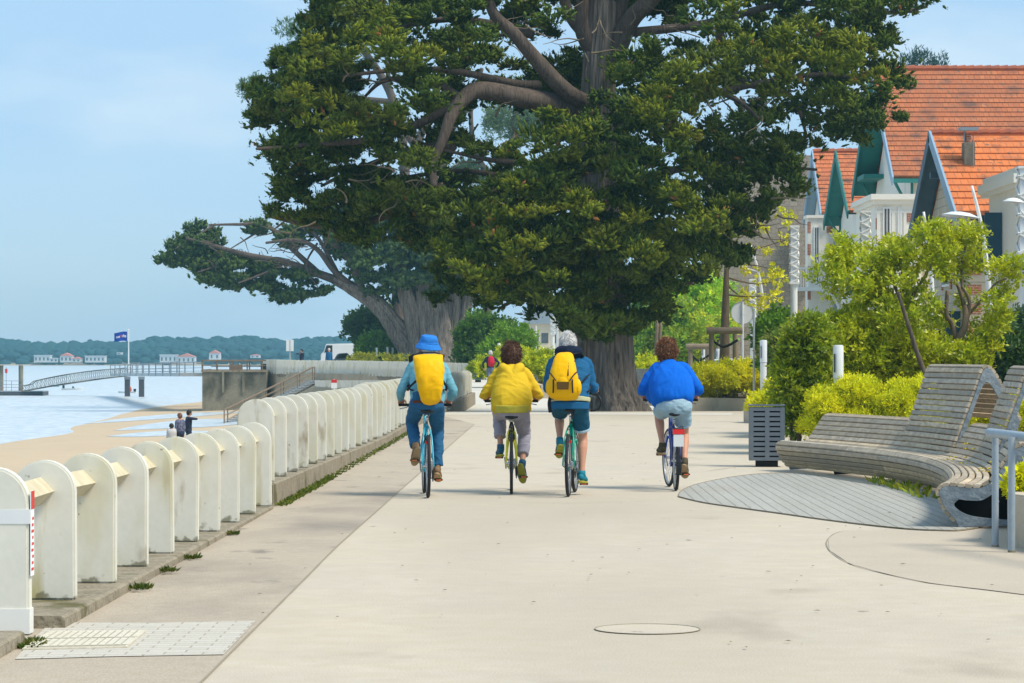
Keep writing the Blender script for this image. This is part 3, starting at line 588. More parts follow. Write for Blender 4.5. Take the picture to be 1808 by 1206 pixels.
lw = thing('low_wall', 'pale low wall with a flat top on the beach side behind the white posts', 'wall', (0, 0, 0)); a_ = P(556, 672, 140); b_ = P(700, 672, 125)
MB().prism([a_, b_, b_ + Vector((0, 0, -2.2)), a_ + Vector((0, 0, -2.2))], (0, .5, 0)).build('wall', 'slab_paint', lw)
sg = thing('warning_sign', 'small red and white warning board on a post behind the balustrade', 'sign', P(590, 690, 120))
MB().tube([(0, 0, -1.2), (0, 0, .5)], .025, mi=0).build('post', 'white_metal', sg); MB().b2((-.12, -.02, .1), (.12, .02, .48)).build('board', 'flag_white', sg); MB().b2((-.12, -.024, .34), (.12, -.021, .48)).build('red_field', 'red_paint', sg)
# concrete landing block and its railing
cb = thing('landing_block', 'weathered grey concrete landing block at the beach end of the pier', 'landing block', (0, 0, 0)); Yb = 210
x0, x1 = P(357, 0, Yb).x, P(470, 0, Yb).x; ztop = P(0, 657, Yb).z
MB().b2((x0, Yb, -3.4), (x1, Yb + 9, ztop)).build('block', 'old_concrete', cb)
MB().b2((x0 - .08, Yb - .08, ztop), (x1, Yb + 9, ztop + .12)).build('slab', 'kerb', cb)
rl = thing('railing', 'brown timber railing round the top of the concrete landing block', 'railing', (0, 0, 0)); zt = P(0, 636.5, Yb).z
for k in range(5): MB().b2((lerp(x0, x1 - .3, k / 4) - .05, Yb - .02, ztop + (0.12 if k else -.0)), (lerp(x0, x1 - .3, k / 4) + .05, Yb + .08, zt)).build('post', 'rust_rail', rl)
for k in range(4): MB().b2((x0 + k * 1.25 + .4, Yb + 6, ztop + .12), (x0 + k * 1.25 + .5, Yb + 6.1, zt - .1)).build('post', 'rust_rail', rl)
mb = MB()
for z in (zt - .05, zt - .4, zt - .72): mb.b2((x0, Yb - .06, z), (x1, Yb - .02, z + .06 + .05 * (z > zt - .1))); mb.b2((x0, Yb + 6.1, z - .1), (x1, Yb + 6.16, z - .04)); mb.b2((x0 - .02, Yb, z), (x0 + .04, Yb + 6, z + .06))
mb.build('rails', 'rust_rail', rl)
MB().b2((x0 + 1.9, Yb + 1, ztop + .12), (x0 + 2.9, Yb + 1.06, zt - .3)).build('gate', 'rust_rail', rl)
MB().b2((x1 - .5, Yb + 1, ztop + .12), (x1 - .1, Yb + 1.3, zt - .25)).build('control_box', 'bin_dark', rl)
# brown pile-fronts down the block
mb = MB()
for px in (394, 430): x = P(px, 0, Yb).x; mb.b2((x - .08, Yb - .12, -1.2), (x + .08, Yb - .003, ztop))
mb.build('fender', 'old_concrete', cb)
# beach stairs with handrail
st = thing('beach_stairs', 'grey metal stairs with a sloping handrail going down from the promenade to the beach', 'stairs', (0, 0, 0))
A = P(552, 672, 198); B = P(396, 752, 165); n = 26; mb = MB()
for k in range(n): p = lerp(A, B, k / n); mb.box(p + Vector((0, 1.0, 0)), (.9, 1.9, .05), rot=None)
mb.build('tread', 'galv', st); mb = MB()
for dy in (0, 2): mb.prism([A + Vector((0, dy, .05)), B + Vector((0, dy, .05)), B + Vector((0, dy, -.32)), A + Vector((0, dy, -.32))], (0, .06, 0))
mb.build('stringer', 'steel_grey', st)
mb = MB()
for dy in (0, 2):
    for h in (.95, .6, .3): mb.tube([A + Vector((0, dy, h)), B + Vector((0, dy, h))], .035 if h > .9 else .018, 6)
    for k in range(6): p = lerp(A, B, k / 5) + Vector((0, dy, 0)); mb.tube([p, p + Vector((0, 0, .98))], .04, 6)
mb.build('handrail', 'rust_rail', st)
# ------------------------------------------------------------ pier, gangway, pontoon, piles, flag
pi_ = thing('pier_walkway', 'level pier walkway with railings running from the landing block to the piles', 'pier', (0, 0, 0))
A = P(358, 664.5, 213); B = P(225, 664, 296); u = (B - A).normalized(); sd_ = Vector((-u.y, u.x, 0)) * 1.1
mb = MB(); mb.prism([A, B, B + Vector((0, 0, .28)), A + Vector((0, 0, .28))], sd_ * 1.6); mb.build('deck', 'galv', pi_)
for s_ in (0, 1.6):
    mb = MB()
    for h in (1.0, .55, .3): mb.tube([A + sd_ * s_ + Vector((0, 0, h + .1)), B + sd_ * s_ + Vector((0, 0, h + .1))], .035 if h == 1 else .02, 6)
    for k in range(12): p = lerp(A, B, k / 11) + sd_ * s_; mb.tube([p, p + Vector((0, 0, 1.1))], .045, 6)
    mb.build('railing', 'steel_grey', pi_)
gw = thing('gangway', 'sloping grey lattice gangway leading down from the pier to the pontoon', 'gangway', (0, 0, 0))
A = P(228, 663, 297); B = P(38, 691, 303); h0 = .80
for dy in (0, 1.6):
    mb = MB(); a0 = A + Vector((0, dy, 0)); b0 = B + Vector((0, dy, 0)); top = [lerp(a0, b0, t) + Vector((0, 0, h0 + .30 * math.sin(math.pi * t) + (0 if t < .9 else -.25))) for t in np.linspace(0, 1, 27)]; bot = [lerp(a0, b0, t) + Vector((0, 0, .12 * math.sin(math.pi * t))) for t in np.linspace(0, 1, 27)]
    mb.tube(top, .045, 6); mb.tube(bot, .07, 6)
    for k in range(26): mb.tube([bot[k], top[k]], .022, 4); mb.tube([bot[k], top[k + 1]], .022, 4)
    mb.build('truss', 'old_concrete', gw)
mb = MB(); mb.prism([A + Vector((0, .1, .02)), B + Vector((0, .1, .02)), B + Vector((0, .1, .08)), A + Vector((0, .1, .08))], (0, 1.4, 0)); mb.build('floor', 'galv', gw)
for k, px in enumerate((225, 250)):
    c = P(px, 665, 297 + k * -3); o = thing('pier_pile', ['dark square pier pile under the foot of the flagpole', 'dark square pier pile on the landing block side of the flagpole'][k], 'pile', (c.x, c.y, WZ), group='piles under the pier')
    MB().b2((-.26, -.26, -1.5), (.26, .26, c.z - WZ - .02)).build('shaft', 'dark_pile', o); MB().b2((-.30, -.30, c.z - WZ - .3), (.30, .30, c.z - WZ - .0)).build('collar', 'steel_grey', o)
for k, px in enumerate((2, 37)):
    c = P(px, 645, 305); o = thing('mooring_pile', ['tall grey mooring pile at the left edge holding the pontoon', 'tall grey rust-stained mooring pile where the gangway lands'][k], 'pile', (c.x, c.y, WZ), group='mooring piles by the pontoon')
    MB().lathe((0, 0, 0), [(.26, -1), (.26, .9)], 16).build('stained_foot', 'rust_rail', o); MB().lathe((0, 0, 0), [(.25, .9), (.25, c.z - WZ)], 16).build('shaft', 'old_concrete', o)
pt = thing('pontoon', 'dark floating pontoon with a railing at the foot of the gangway', 'pontoon', P(30, 697, 304))
MB().b2((-4, -1, -.25), (2.9, 3, .35)).build('float', 'dark_pile', pt); MB().b2((-4, -1.02, .35), (2.9, 3, .42)).build('deck', 'galv', pt); mb = MB()
for k in range(5): mb.tube([(-4 + k * 1.2, -1, .4), (-4 + k * 1.2, -1, 1.5)], .03, 5)
for h in (.8, 1.1, 1.5): mb.tube([(-4, -1, h), (.9, -1, h)], .025, 5)
mb.build('railing', 'steel_grey', pt)
c = P(11, 690, 303); ls = thing('lifebuoy_post', 'thin post carrying a small red box on the pontoon', 'post', c); MB().tube([(0, 0, -.2), (0, 0, 2.5)], .03, 6).build('post', 'steel_grey', ls); MB().b2((-.12, -.1, 1.9), (.12, .1, 2.35)).build('box', 'red_paint', ls)
fl = thing('flagpole', 'white flagpole standing at the joint of pier and gangway', 'flagpole', P(227, 664, 297)); hz = P(0, 583.5, 297).z - P(0, 664, 297).z
MB().tube([(0, 0, 0), (0, 0, hz)], [.09, .05], 10).build('pole', 'white_metal', fl); MB().ell((0, 0, hz + .05), .09).build('finial', 'white_metal', fl)
fg = thing('flag', 'blue flag with small white lettering flying from the pier flagpole', 'flag', P(225, 593, 296.9))
def wave(u, v): return (-.03 - u * 1.36, .12 * math.sin(u * 7) * u, .46 - v * 1.0 - .12 * u * (1 - v) * 1 + .05 * math.sin(u * 5) - .02)
mb = MB(); nu, nv = 14, 8
for s_ in (0, 1):
    mb.add([Vector(wave(i / nu, j / nv)) + Vector((0, .02 * s_, 0)) for j in range(nv + 1) for i in range(nu + 1)], [(j * (nu + 1) + i, j * (nu + 1) + i + 1, (j + 1) * (nu + 1) + i + 1, (j + 1) * (nu + 1) + i) for j in range(nv) for i in range(nu)])
mb.build('cloth', 'flag_blue', fg, normals=False); mb = MB()
def fl_rect(u0, u1, v0, v1):
    mb.add([Vector(wave(u, v)) + Vector((0, -.02, 0)) for u, v in ((u0, v0), (u1, v0), (u1, v1), (u0, v1))], [(0, 1, 2, 3)])
for r_ in ((.08, .13, .38, .62), (.14, .2, .38, .45), (.14, .2, .55, .62), (.19, .22, .38, .62), (.26, .30, .30, .62), (.31, .36, .38, .46), (.34, .37, .46, .62), (.56, .60, .42, .62), (.62, .65, .42, .62), (.67, .70, .42, .62), (.73, .77, .42, .62), (.80, .84, .40, .62)): fl_rect(*r_)
mb.build('lettering', 'flag_white', fg); mb = MB(); fl_rect(.42, .5, .36, .58); mb.build('emblem', 'red_paint', fg)
def boat(px, py, ln, label, m, extra=None, rz=0):
    c = G(px, py, WZ); o = thing('motor_boat', label, 'boat', c, rz, 'small boats moored off the beach'); prof = [(-.5, .33, .55), (-.2, .4, .55), (.15, .38, .58), (.38, .22, .66), (.5, .03, .75)]
    mb = MB(); vs = []
    for t, w, z in prof: vs += [(t * ln, -w * ln * .42, z * ln * .14), (t * ln, -w * ln * .3, -.12), (t * ln, w * ln * .3, -.12), (t * ln, w * ln * .42, z * ln * .14)]
    n = len(prof); fs = [(0, 1, 2, 3), tuple((n - 1) * 4 + k for k in (3, 2, 1, 0))]
    for i in range(n - 1):
        for k in range(3): fs.append((i * 4 + k, i * 4 + k + 1, i * 4 + k + 5, i * 4 + k + 4))
        fs.append((i * 4 + 3, i * 4 + 0, i * 4 + 4, i * 4 + 7))
    mb.add(vs, fs); mb.build('hull', m, o)
    MB().b2((-.46 * ln, -.12, ln * .07), (-.36 * ln, .12, ln * .22)).build('outboard_motor', 'bin_dark', o)
    MB().prism([(-.02 * ln, -ln * .1, ln * .08), (.1 * ln, -ln * .1, ln * .08), (.04 * ln, -ln * .1, ln * .17), (-.0 * ln, -ln * .1, ln * .17)], (0, ln * .2, 0)).build('windscreen', 'window_dark', o)
    if extra:
        e = MB(); e.lathe((-.05 * ln, 0, ln * .2), [(.33 + .1 * math.cos(t), .1 * math.sin(t)) for t in np.linspace(0, 2 * math.pi, 9)[:-1]], 16, M=Matrix.Rotation(R(80), 3, 'X'), closed=True); e.build('lifebuoy', 'buoy_orange', o)
boat(128, 688.5, 2.7, 'small empty white boat moored under the middle of the gangway', 'boat_white', rz=.1)
boat(225, 694, 2.2, 'small boat with an orange ring behind the pier piles', 'boat_white', True, rz=2.9)
boat(97, 683, 1.2, 'tiny pale dinghy far out under the gangway', 'boat_teal')
# ------------------------------------------------------------ far shore
Yf = 1235
def far_wood():
    mb = MB()
    tl = [(-200, 592), (0, 592), (40, 597), (100, 603), (160, 595), (230, 600), (275, 589), (330, 591), (400, 590), (440, 588), (500, 594), (560, 589), (620, 591), (800, 590), (1200, 592)]
    for k in range(2300):
        px = random.uniform(-180, 1150); dep = random.random(); top = interp(px, [a_[0] for a_ in tl], [a_[1] for a_ in tl]) + 4; Y = Yf + 8 + 90 * dep
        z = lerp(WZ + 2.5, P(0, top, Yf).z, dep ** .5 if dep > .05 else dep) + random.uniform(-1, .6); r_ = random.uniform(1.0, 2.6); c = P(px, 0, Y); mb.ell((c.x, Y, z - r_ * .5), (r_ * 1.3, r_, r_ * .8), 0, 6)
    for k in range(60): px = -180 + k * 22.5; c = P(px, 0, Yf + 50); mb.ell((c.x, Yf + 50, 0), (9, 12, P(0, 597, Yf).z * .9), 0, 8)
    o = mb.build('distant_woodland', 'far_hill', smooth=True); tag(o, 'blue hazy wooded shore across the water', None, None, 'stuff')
far_wood()
struct('far_shore', MB().add([(-420, Yf - 3, WZ + .05), (80, Yf - 3, WZ + .05), (80, Yf + 160, 2), (-420, Yf + 160, 2)], [(0, 1, 2, 3)]), 'sand')
for k, (a_, b_, c_, d_, gab) in enumerate([(60, 88, 627, 640, 0), (88, 102, 632, 640, 0), (106, 127, 623, 640, 1), (127, 142, 630, 640, 1), (150, 185, 628, 640, 0), (282, 312, 626, 641, 0), (313, 344, 624, 642, 1), (369, 388, 618, 636, 1), (442, 458, 625, 632, 1), (206, 214, 622, 626, 0)]):
    p = P(a_, d_, Yf); q_ = P(b_, c_, Yf); h = q_.z - p.z; w = q_.x - p.x
    lab = ['low white flat-roofed house at the left of the far shore', 'small white annexe beside the flat-roofed far house', 'white gabled house on the far shore left of the flag', 'low white wing with a red roof right of the gabled far house', 'long white boathouse on the far shore', 'white low house block on the far shore right of the flagpole', 'white gabled house touching its low neighbour on the far shore', 'tall narrow white house with a red roof on the far shore', 'faint white house above the landing block railing', 'tiny pale cabin on the wooded slope across the water'][k]
    o = thing('shore_house', lab, 'house', (p.x + w / 2, Yf, p.z), 0, 'houses on the far shore')
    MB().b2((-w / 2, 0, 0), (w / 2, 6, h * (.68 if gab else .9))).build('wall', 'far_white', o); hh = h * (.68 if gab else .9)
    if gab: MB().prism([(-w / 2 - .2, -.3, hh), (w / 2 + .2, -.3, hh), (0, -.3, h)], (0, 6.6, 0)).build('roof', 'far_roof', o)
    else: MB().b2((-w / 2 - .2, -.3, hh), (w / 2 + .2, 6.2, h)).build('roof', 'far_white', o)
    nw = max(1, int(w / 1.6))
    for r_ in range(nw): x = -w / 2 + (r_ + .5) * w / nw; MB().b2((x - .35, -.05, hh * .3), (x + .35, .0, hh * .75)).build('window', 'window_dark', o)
# ------------------------------------------------------------ villas: ridges run along X, gables face the sea (-X)
CRS = .235
def roof_prof(ye, ze, yr, zr, th=.14, flip=False):
    """saw-tooth tile courses from eave (ye, ze) to ridge (yr, zr) as a closed YZ outline"""
    k0 = math.ceil(ze / CRS); k1 = math.floor(zr / CRS); zs = [ze] + [k * CRS for k in range(k0, k1 + 1) if ze + .02 < k * CRS < zr - .02] + [zr]
    sl = Vector((yr - ye, zr - ze)).normalized(); nn = Vector((-sl.y, sl.x)); nn = nn if nn.y > 0 else -nn; pts = []
    f = lambda z: Vector((lerp(ye, yr, (z - ze) / (zr - ze)), z))
    for i in range(len(zs) - 1): pts += [f(zs[i]) + nn * .035, f(zs[i + 1])]
    pts += [f(zr) - nn * th, f(ze) - nn * th]; return pts
def gable_roof(par, x0, x1, yn, yf, ze_n, ze_f, yr, zr, m, barge, barge2=None, over=.9, soffit=True, ov2=0):
    rf = MB()
    for ye, ze in ((yn, ze_n), (yf, ze_f)): rf.prism([(x0, p.x, p.y) for p in roof_prof(ye, ze, yr, zr)], (x1 - x0, 0, 0))
    r_ = rf.build('roof', m, par)
    c = MB(); 
    k = 0; x = x0
    while x < x1 - .3: c.tube([(x, yr, zr + .02), (x + .40, yr, zr + .05)], [.13, .15], 8); x += .38
    c.build('ridge_cap', 'ridge_tile', r_)
    for ye, ze, nm in ((yn, ze_n, barge2 or barge), (yf, ze_f, barge)):
        s_ = Vector((0, yr - ye, zr - ze)); n_ = Vector((0, -(zr - ze), (yr - ye))).normalized(); n_ = n_ if n_.z > 0 else -n_
        a_ = Vector((x0 - .07, ye, ze)) - s_.normalized() * .25; b_ = Vector((x0 - .07, yr, zr))
        MB().prism([a_ + n_ * .12, b_ + n_ * .12, b_ - n_ * .30, a_ - n_ * .30], (.07, 0, 0)).build('bargeboard', nm, r_)
        MB().prism([Vector((x0, ye, ze)) - n_ * .16, Vector((x0, yr, zr)) - n_ * .16, Vector((x0, yr, zr)) - n_ * .2, Vector((x0, ye, ze)) - n_ * .2], (over, 0, 0)).build('soffit', barge, r_)
    return r_
def bracket(par, x, y, z, w, m, s=1):
    mb = MB(); mb.tube([(x + w, y, z - w * 1.1), (x + w * .65, y, z - w * .95), (x + w * .15, y, z - .05)], .07, 6, 4); mb.b2((x, y - .06, z - .08), (x + w, y + .06, z + .04)); mb.b2((x + w - .1, y - .06, z - w * 1.25), (x + w, y + .06, z)); mb.build('bracket', m, par)
def gwall(par, x, x2, yn, yf, zb, ze, yr, zr, m, name='wall'):
    MB().prism([(x, yn, zb), (x, yf, zb), (x, yf, ze), (x, yr, zr), (x, yn, ze)], (x2 - x, 0, 0)).build(name, m, par)
def win_side(par, x, y0, y1, z0, z1, sh=True, m='shutter'):   # on a wall facing -X
    f = MB().b2((x - .06, y0, z0), (x - .003, y1, z1)).build('window', 'white_paint', par); MB().b2((x - .066, y0 + .08, z0 + .08), (x - .0605, y1 - .08, z1 - .08)).build('pane', 'window_dark', f)
    if sh:
        for yy in (y0 - .55, y1 + .05): MB().b2((x - .5, yy + .2, z0), (x - .02, yy + .26, z1)).build('shutter', m, par)
def win_front(par, y, x0, x1, z0, z1, m='white_paint'):
    f = MB().b2((x0, y - .06, z0), (x1, y - .003, z1)).build('window', m, par); g_ = MB(); mid = (x0 + x1) / 2
    g_.b2((x0 + .06, y - .066, z0 + .06), (mid - .02, y - .0605, z1 - .06)); g_.b2((mid + .02, y - .066, z0 + .06), (x1 - .06, y - .0605, z1 - .06)); g_.build('pane', 'window_dark', f)
def quoins(par, x, y, z0, z1, w=.42, step=.62, d=.02):
    z = z0
    while z < z1: MB().b2((x, y - d, z), (x + w, y + .3, z + step * .5)).build('quoin', 'quoin', par); z += step
# nearest white block at the right edge
h4 = thing('white_villa', 'white villa with a stone cornice and dark shutters at the right edge', 'villa'); Y = 76; X0 = P(1802, 0, Y).x; Z = P(0, 290, Y).z
MB().b2((X0, Y, 0), (X0 + 9, Y + 5.0, Z - .5)).build('wall', 'render_wall', h4)
mb = MB(); mb.b2((X0 - .14, Y - .14, Z - .62), (X0 + 9, Y + 5.6, Z - .5)); mb.b2((X0 - .22, Y - .22, Z - .5), (X0 + 9, Y + 5.7, Z - .25)); mb.b2((X0 - .08, Y - .08, Z - .25), (X0 + 9, Y + 5.6, Z - .06)); mb.build('cornice', 'render_wall', h4)
MB().b2((X0 + .5, Y - .1, Z - .06), (X0 + 9, Y + 5, Z + .08)).build('roof', 'zinc', h4)
mb = MB(); z = .3
while z < Z - .8: mb.b2((X0 - .025, Y - .025, z), (X0 + .42, Y + .3, z + .34)); z += .42
mb.build('quoin', 'render_wall', h4)
win_side(h4, X0, Y + 3.1, Y + 4.0, P(0, 455, Y).z, P(0, 366, Y).z)
win_side(h4, X0, Y + 1.6, Y + 2.7, .8, 2.6)
# stone-gabled villa with blue bargeboards
h3 = thing('stone_villa', 'villa with a bright orange tile roof, dark blue bargeboards and a pale stone gable', 'villa'); X0 = 14.05
yn, yf, yr = 89.6, 100, 95; zr = P(0, 236, 95).z; zn = P(0, 376, 89.6).z
rf = gable_roof(h3, X0, X0 + 14, yn, yf, zn, zn - .3, yr, zr, 'tile_bright', 'barge_blue', 'barge_pale', .55)
gwall(h3, X0 + .55, X0 + .9, yn + .9, yf - .9, 0, zn - .2, yr, zr - .45, 'pale_stone')
MB().b2((X0 + .9, yn + .9, 0), (X0 + 14, yf - .9, zn - .25)).build('wall', 'pale_stone', h3)
quoins(h3, X0 + .53, yn + .9, .4, zn - .6); 
MB().b2((X0 - .02, yr - .12, zr - 1.5), (X0 + .5, yr + .12, zr - 1.3)).build('tie_beam', 'barge_blue', rf)
win_side(h3, X0 + .55, yr - .8, yr + .8, zn - 2.2, zn - .2, False); win_side(h3, X0 + .55, yr - 2.6, yr - 1.6, 1, 3, True)
MB().b2((X0 + .51, yr - 1.1, zn - 2.3), (X0 + .55, yr - .85, zn)).build('brick_trim', 'quoin', h3); mb = MB(); mb.b2((X0 + .51, yr + .85, zn - 2.3), (X0 + .55, yr + 1.1, zn)); mb.build('brick_trim', 'quoin', h3)
cx = P(1710, 0, 93).x
chm = MB().b2((cx - .17, 92.7, P(0, 332, 93).z), (cx + .17, 93.3, P(0, 252, 93).z)).build('chimney', 'old_concrete', rf)
ct = MB(); ct.lathe((cx, 93, P(0, 252, 93).z), [(.1, 0), (.09, .3)], 12); 
o = ct.build('chimney_pot', 'quoin', rf); ct = MB().b2((cx - .3, 92.8, P(0, 231, 93).z), (cx + .3, 93.2, P(0, 225, 93).z)).build('chimney_cowl', 'zinc', rf)
MB().tube([(cx - .12, 93, P(0, 252, 93).z), (cx - .12, 93, P(0, 229, 93).z)], .025, 6).build('cowl_stay', 'zinc', rf)
MB().tube([(cx + .1, 92.6, P(0, 340, 93).z), (cx + .1, 92.6, P(0, 252, 93).z + .2)], .02, 6).build('aerial', 'steel_grey', rf)
MB().b2((cx - .3, 92.5, P(0, 338, 93).z), (cx + .3, 92.72, P(0, 328, 93).z)).build('flashing', 'zinc', rf)
# tall villa with green bargeboards
h2 = thing('tall_villa', 'tall white villa under a great weathered orange tile roof with green bargeboards', 'villa'); X0 = 16.15
yn, yf, yr = 120, 134, 127; zr = P(0, 122, 127).z; zn = P(0, 311, 120).z
rf = gable_roof(h2, X0, X0 + 16, yn, yf, zn, zn + .1, yr, zr, 'tile_old', 'barge_green', 'barge_pale', .95)
gwall(h2, X0 + .95, X0 + 1.3, yn + .8, yf - .8, 0, zn - .1, yr, zr - .5, 'render_wall'); MB().b2((X0 + 1.3, yn + .8, 0), (X0 + 16, yf - .8, zn - .2)).build('wall', 'cream_wall', h2)
bracket(h2, X0, yf - .8, zn + .9, .95, 'barge_green'); bracket(h2, X0, yn + .7, zn - .1, .95, 'barge_green')
MB().b2((X0, yn - .05, zn - .28), (X0 + 16, yn + .08, zn - .1)).build('gutter', 'barge_green', rf)
MB().b2((X0 + .02, yr + 3.2, zn + .55), (X0 + .95, yf - .9, zn + .75)).build('collar_beam', 'barge_green', rf)
Yw = 114; xa, xb = P(1548, 0, Yw).x, P(1618, 0, Yw).x; zt = P(0, 343, Yw).z
MB().b2((xa, Yw, 0), (xb, 120.7, zt - .4)).build('bay', 'render_wall', h2)
mb = MB(); mb.b2((xa - .12, Yw - .12, zt - .4), (xb + .12, 120.7, zt - .22)); mb.b2((xa - .25, Yw - .25, zt - .22), (xb + .22, 120.7, zt)); mb.b2((xa - .03, Yw - .03, zt - .75), (xb + .03, Yw + .1, zt - .66)); mb.build('cornice', 'render_wall', h2)
for a_, b_ in ((1559, 1573), (1585, 1592)): win_front(h2, Yw, P(a_, 0, Yw).x, P(b_, 0, Yw).x, P(0, 440, Yw).z, P(0, 366, Yw).z)
mb = MB()
for px in (1551, 1577, 1598, 1614): x = P(px, 0, Yw).x; mb.b2((x - .06, Yw - .04, zt - 4), (x + .06, Yw - .003, zt - .75))
mb.build('pilaster', 'render_wall', h2)
mb = MB(); mb.b2((P(1601, 0, Yw).x, Yw - .03, P(0, 392, Yw).z), (xb + .02, Yw + .2, P(0, 376, Yw).z)); mb.b2((xa - .02, Yw - .03, P(0, 405, Yw).z), (xa + .12, Yw + .2, P(0, 385, Yw).z)); mb.b2((xa - .02, Yw - .03, P(0, 430, Yw).z), (xa + .12, Yw + .2, P(0, 415, Yw).z)); mb.build('quoin', 'quoin', h2)
# third villa: two gables
h1 = thing('brick_trim_villa', 'white villa with red brick quoins and a narrow green gable beyond the tall villa', 'villa'); X0 = 16.1
yn, yf, yr = 135.6, 145.8, 140.6; zr = P(0, 268, 140.6).z; zn = P(0, 372, 135.6).z
rf = gable_roof(h1, X0, X0 + 14, yn, yf, zn, zn - .1, yr, zr, 'tile_mid', 'barge_green', None, .75)
gwall(h1, X0 + .75, X0 + 1.1, yn + .8, yf - .8, 0, zn - .1, yr, zr - .5, 'render_wall'); MB().b2((X0 + 1.1, yn + .8, 0), (X0 + 14, yf - .8, zn - .2)).build('wall', 'render_wall', h1)
bracket(h1, X0, yf - .8, zn + .2, .75, 'barge_green'); MB().b2((X0 + .5, yn - .08, zn - .4), (X0 + 14, yn + .05, zn - .1)).build('gutter', 'barge_green', rf)
quoins(h1, X0 + .73, yn + .8, .3, zn - .4, .45, .9)
for k in range(2): MB().b2((X0 + .66, yn + 1.6 + k * 3.2, 1.2), (X0 + .74, yn + 2.5 + k * 3.2, 3.6)).build('shutter', 'barge_green', h1); MB().b2((X0 + .66, yn + 1.6 + k * 3.2, 4.6), (X0 + .74, yn + 2.5 + k * 3.2, 6.9)).build('shutter', 'barge_green', h1)
h1b = thing('balcony_villa', 'white villa with brick corner blocks, a drainpipe and a small balcony', 'villa'); X0 = 16.0
yn, yf, yr = 147.5, 156, 151.5; zr = P(0, 268, 151.5).z; zn = P(0, 374, 147.5).z
rf = gable_roof(h1b, X0 + .1, X0 + 14, yn, yf, zn, zn, yr, zr, 'tile_mid', 'barge_pale', 'barge_pale', .5)
gwall(h1b, X0 + .6, X0 + 1, yn + .4, yf - .4, 0, zn - .1, yr, zr - .4, 'render_wall'); MB().b2((X0 + 1, yn + .4, 0), (X0 + 14, yf - .4, zn - .2)).build('wall', 'render_wall', h1b)
Yw = 146.5; xa, xb = P(1427, 0, Yw).x, P(1497, 0, Yw).x; zt = P(0, 385, Yw).z
MB().b2((xa, Yw, 0), (xb, 147.9, zt)).build('bay', 'render_wall', h1b)
MB().b2((xa - .1, Yw - .1, zt), (xb + .05, 147.9, zt + .15)).build('cornice', 'render_wall', h1b)
for px in (1427, 1460): quoins(h1b, P(px, 0, Yw).x - .01, Yw, 1.0, zt - .3, .33 if px > 1430 else .14, 1.15)
win_front(h1b, Yw, P(1437, 0, Yw).x, P(1447, 0, Yw).x, P(0, 500, Yw).z, P(0, 400, Yw).z)
xp = P(1474, 0, Yw).x; MB().tube([(xp - .55, Yw - .25, zt), (xp - .3, Yw - .2, zt - .35), (xp, Yw - .12, zt - .9), (xp, Yw - .12, 1)], .09, 8, 3).build('drainpipe', 'zinc', h1b)
bl = MB(); xa2 = P(1408, 0, 145).x; zb = P(0, 513, 145).z
bl.b2((xa2, 145.2, zb), (xb - .5, 146.5, zb + .18)); o = bl.build('balcony', 'white_paint', h1b); mb = MB()
for k in range(14): mb.b2((xa2 + .05 + k * .13, 145.22, zb + .18), (xa2 + .10 + k * .13, 145.27, zb + 1.1))
mb.b2((xa2, 145.18, zb + 1.1), (xa2 + 1.9, 145.3, zb + 1.2)); mb.build('balustrade_rail', 'white_paint', o)
mb = MB(); mb.tube([(xa + .6, 145.3, zb), (xa + 1.3, 145.3, zb - .5), (xa + 1.7, 145.3, zb - 1.8)], .09, 6, 4); mb.build('support', 'white_paint', o)
mb = MB(); mb.b2((xa + .25, Yw - .05, 1.2), (xa + 1.05, Yw - .003, 3.6)); mb.build('door', 'barge_green', h1b)
# grey stone end wall
h0 = thing('stone_building', 'grey rubble stone building with a tall blank end wall behind the cypress', 'building'); Y = 170; xa, xb = P(1268, 0, Y).x, P(1424, 0, Y).x
MB().prism([(xa, Y, 0), (xb + 5, Y, 0), (xb + 5, Y, 13.5), (xb - 1, Y, 13.6), (xa + 2, Y, 15.2), (xa, Y, 14.0)], (0, 10, 0)).build('wall', 'stone_wall', h0)
MB().prism([(xa - .2, Y - .3, 14.0), (xa + 2, Y - .3, 15.25), (xb - 1, Y - .3, 13.65), (xb - 1, Y - .3, 13.9), (xa + 2, Y - .3, 15.55), (xa - .2, Y - .3, 14.25)], (0, 10.6, 0)).build('roof', 'zinc', h0)
MB().b2((P(1398, 0, Y).x, Y - 1.2, 5.6), (P(1432, 0, Y).x, Y - .003, P(0, 398, Y).z)).build('annexe', 'stone_wall', h0)
# pale building glimpsed low under the cypress
hb = thing('cream_building', 'cream building with a grey roof glimpsed under the cypress branches', 'building'); Y = 330; xa, xb = P(925, 0, Y).x, P(1012, 0, Y).x
MB().b2((xa, Y, 0), (xb, Y + 10, P(0, 572, Y).z)).build('wall', 'cream_wall', hb); MB().prism([(xa - .4, Y - .4, P(0, 572, Y).z), (xb + .4, Y - .4, P(0, 572, Y).z), (xb - 1, Y - .4, P(0, 545, Y).z), (xa + 1.5, Y - .4, P(0, 545, Y).z)], (0, 10, 0)).build('roof', 'zinc', hb)
for px in (945, 962, 980): x = P(px, 0, Y).x; f = MB().b2((x - .4, Y - .06, P(0, 606, Y).z), (x + .4, Y - .003, P(0, 588, Y).z)).build('window', 'window_dark', hb)
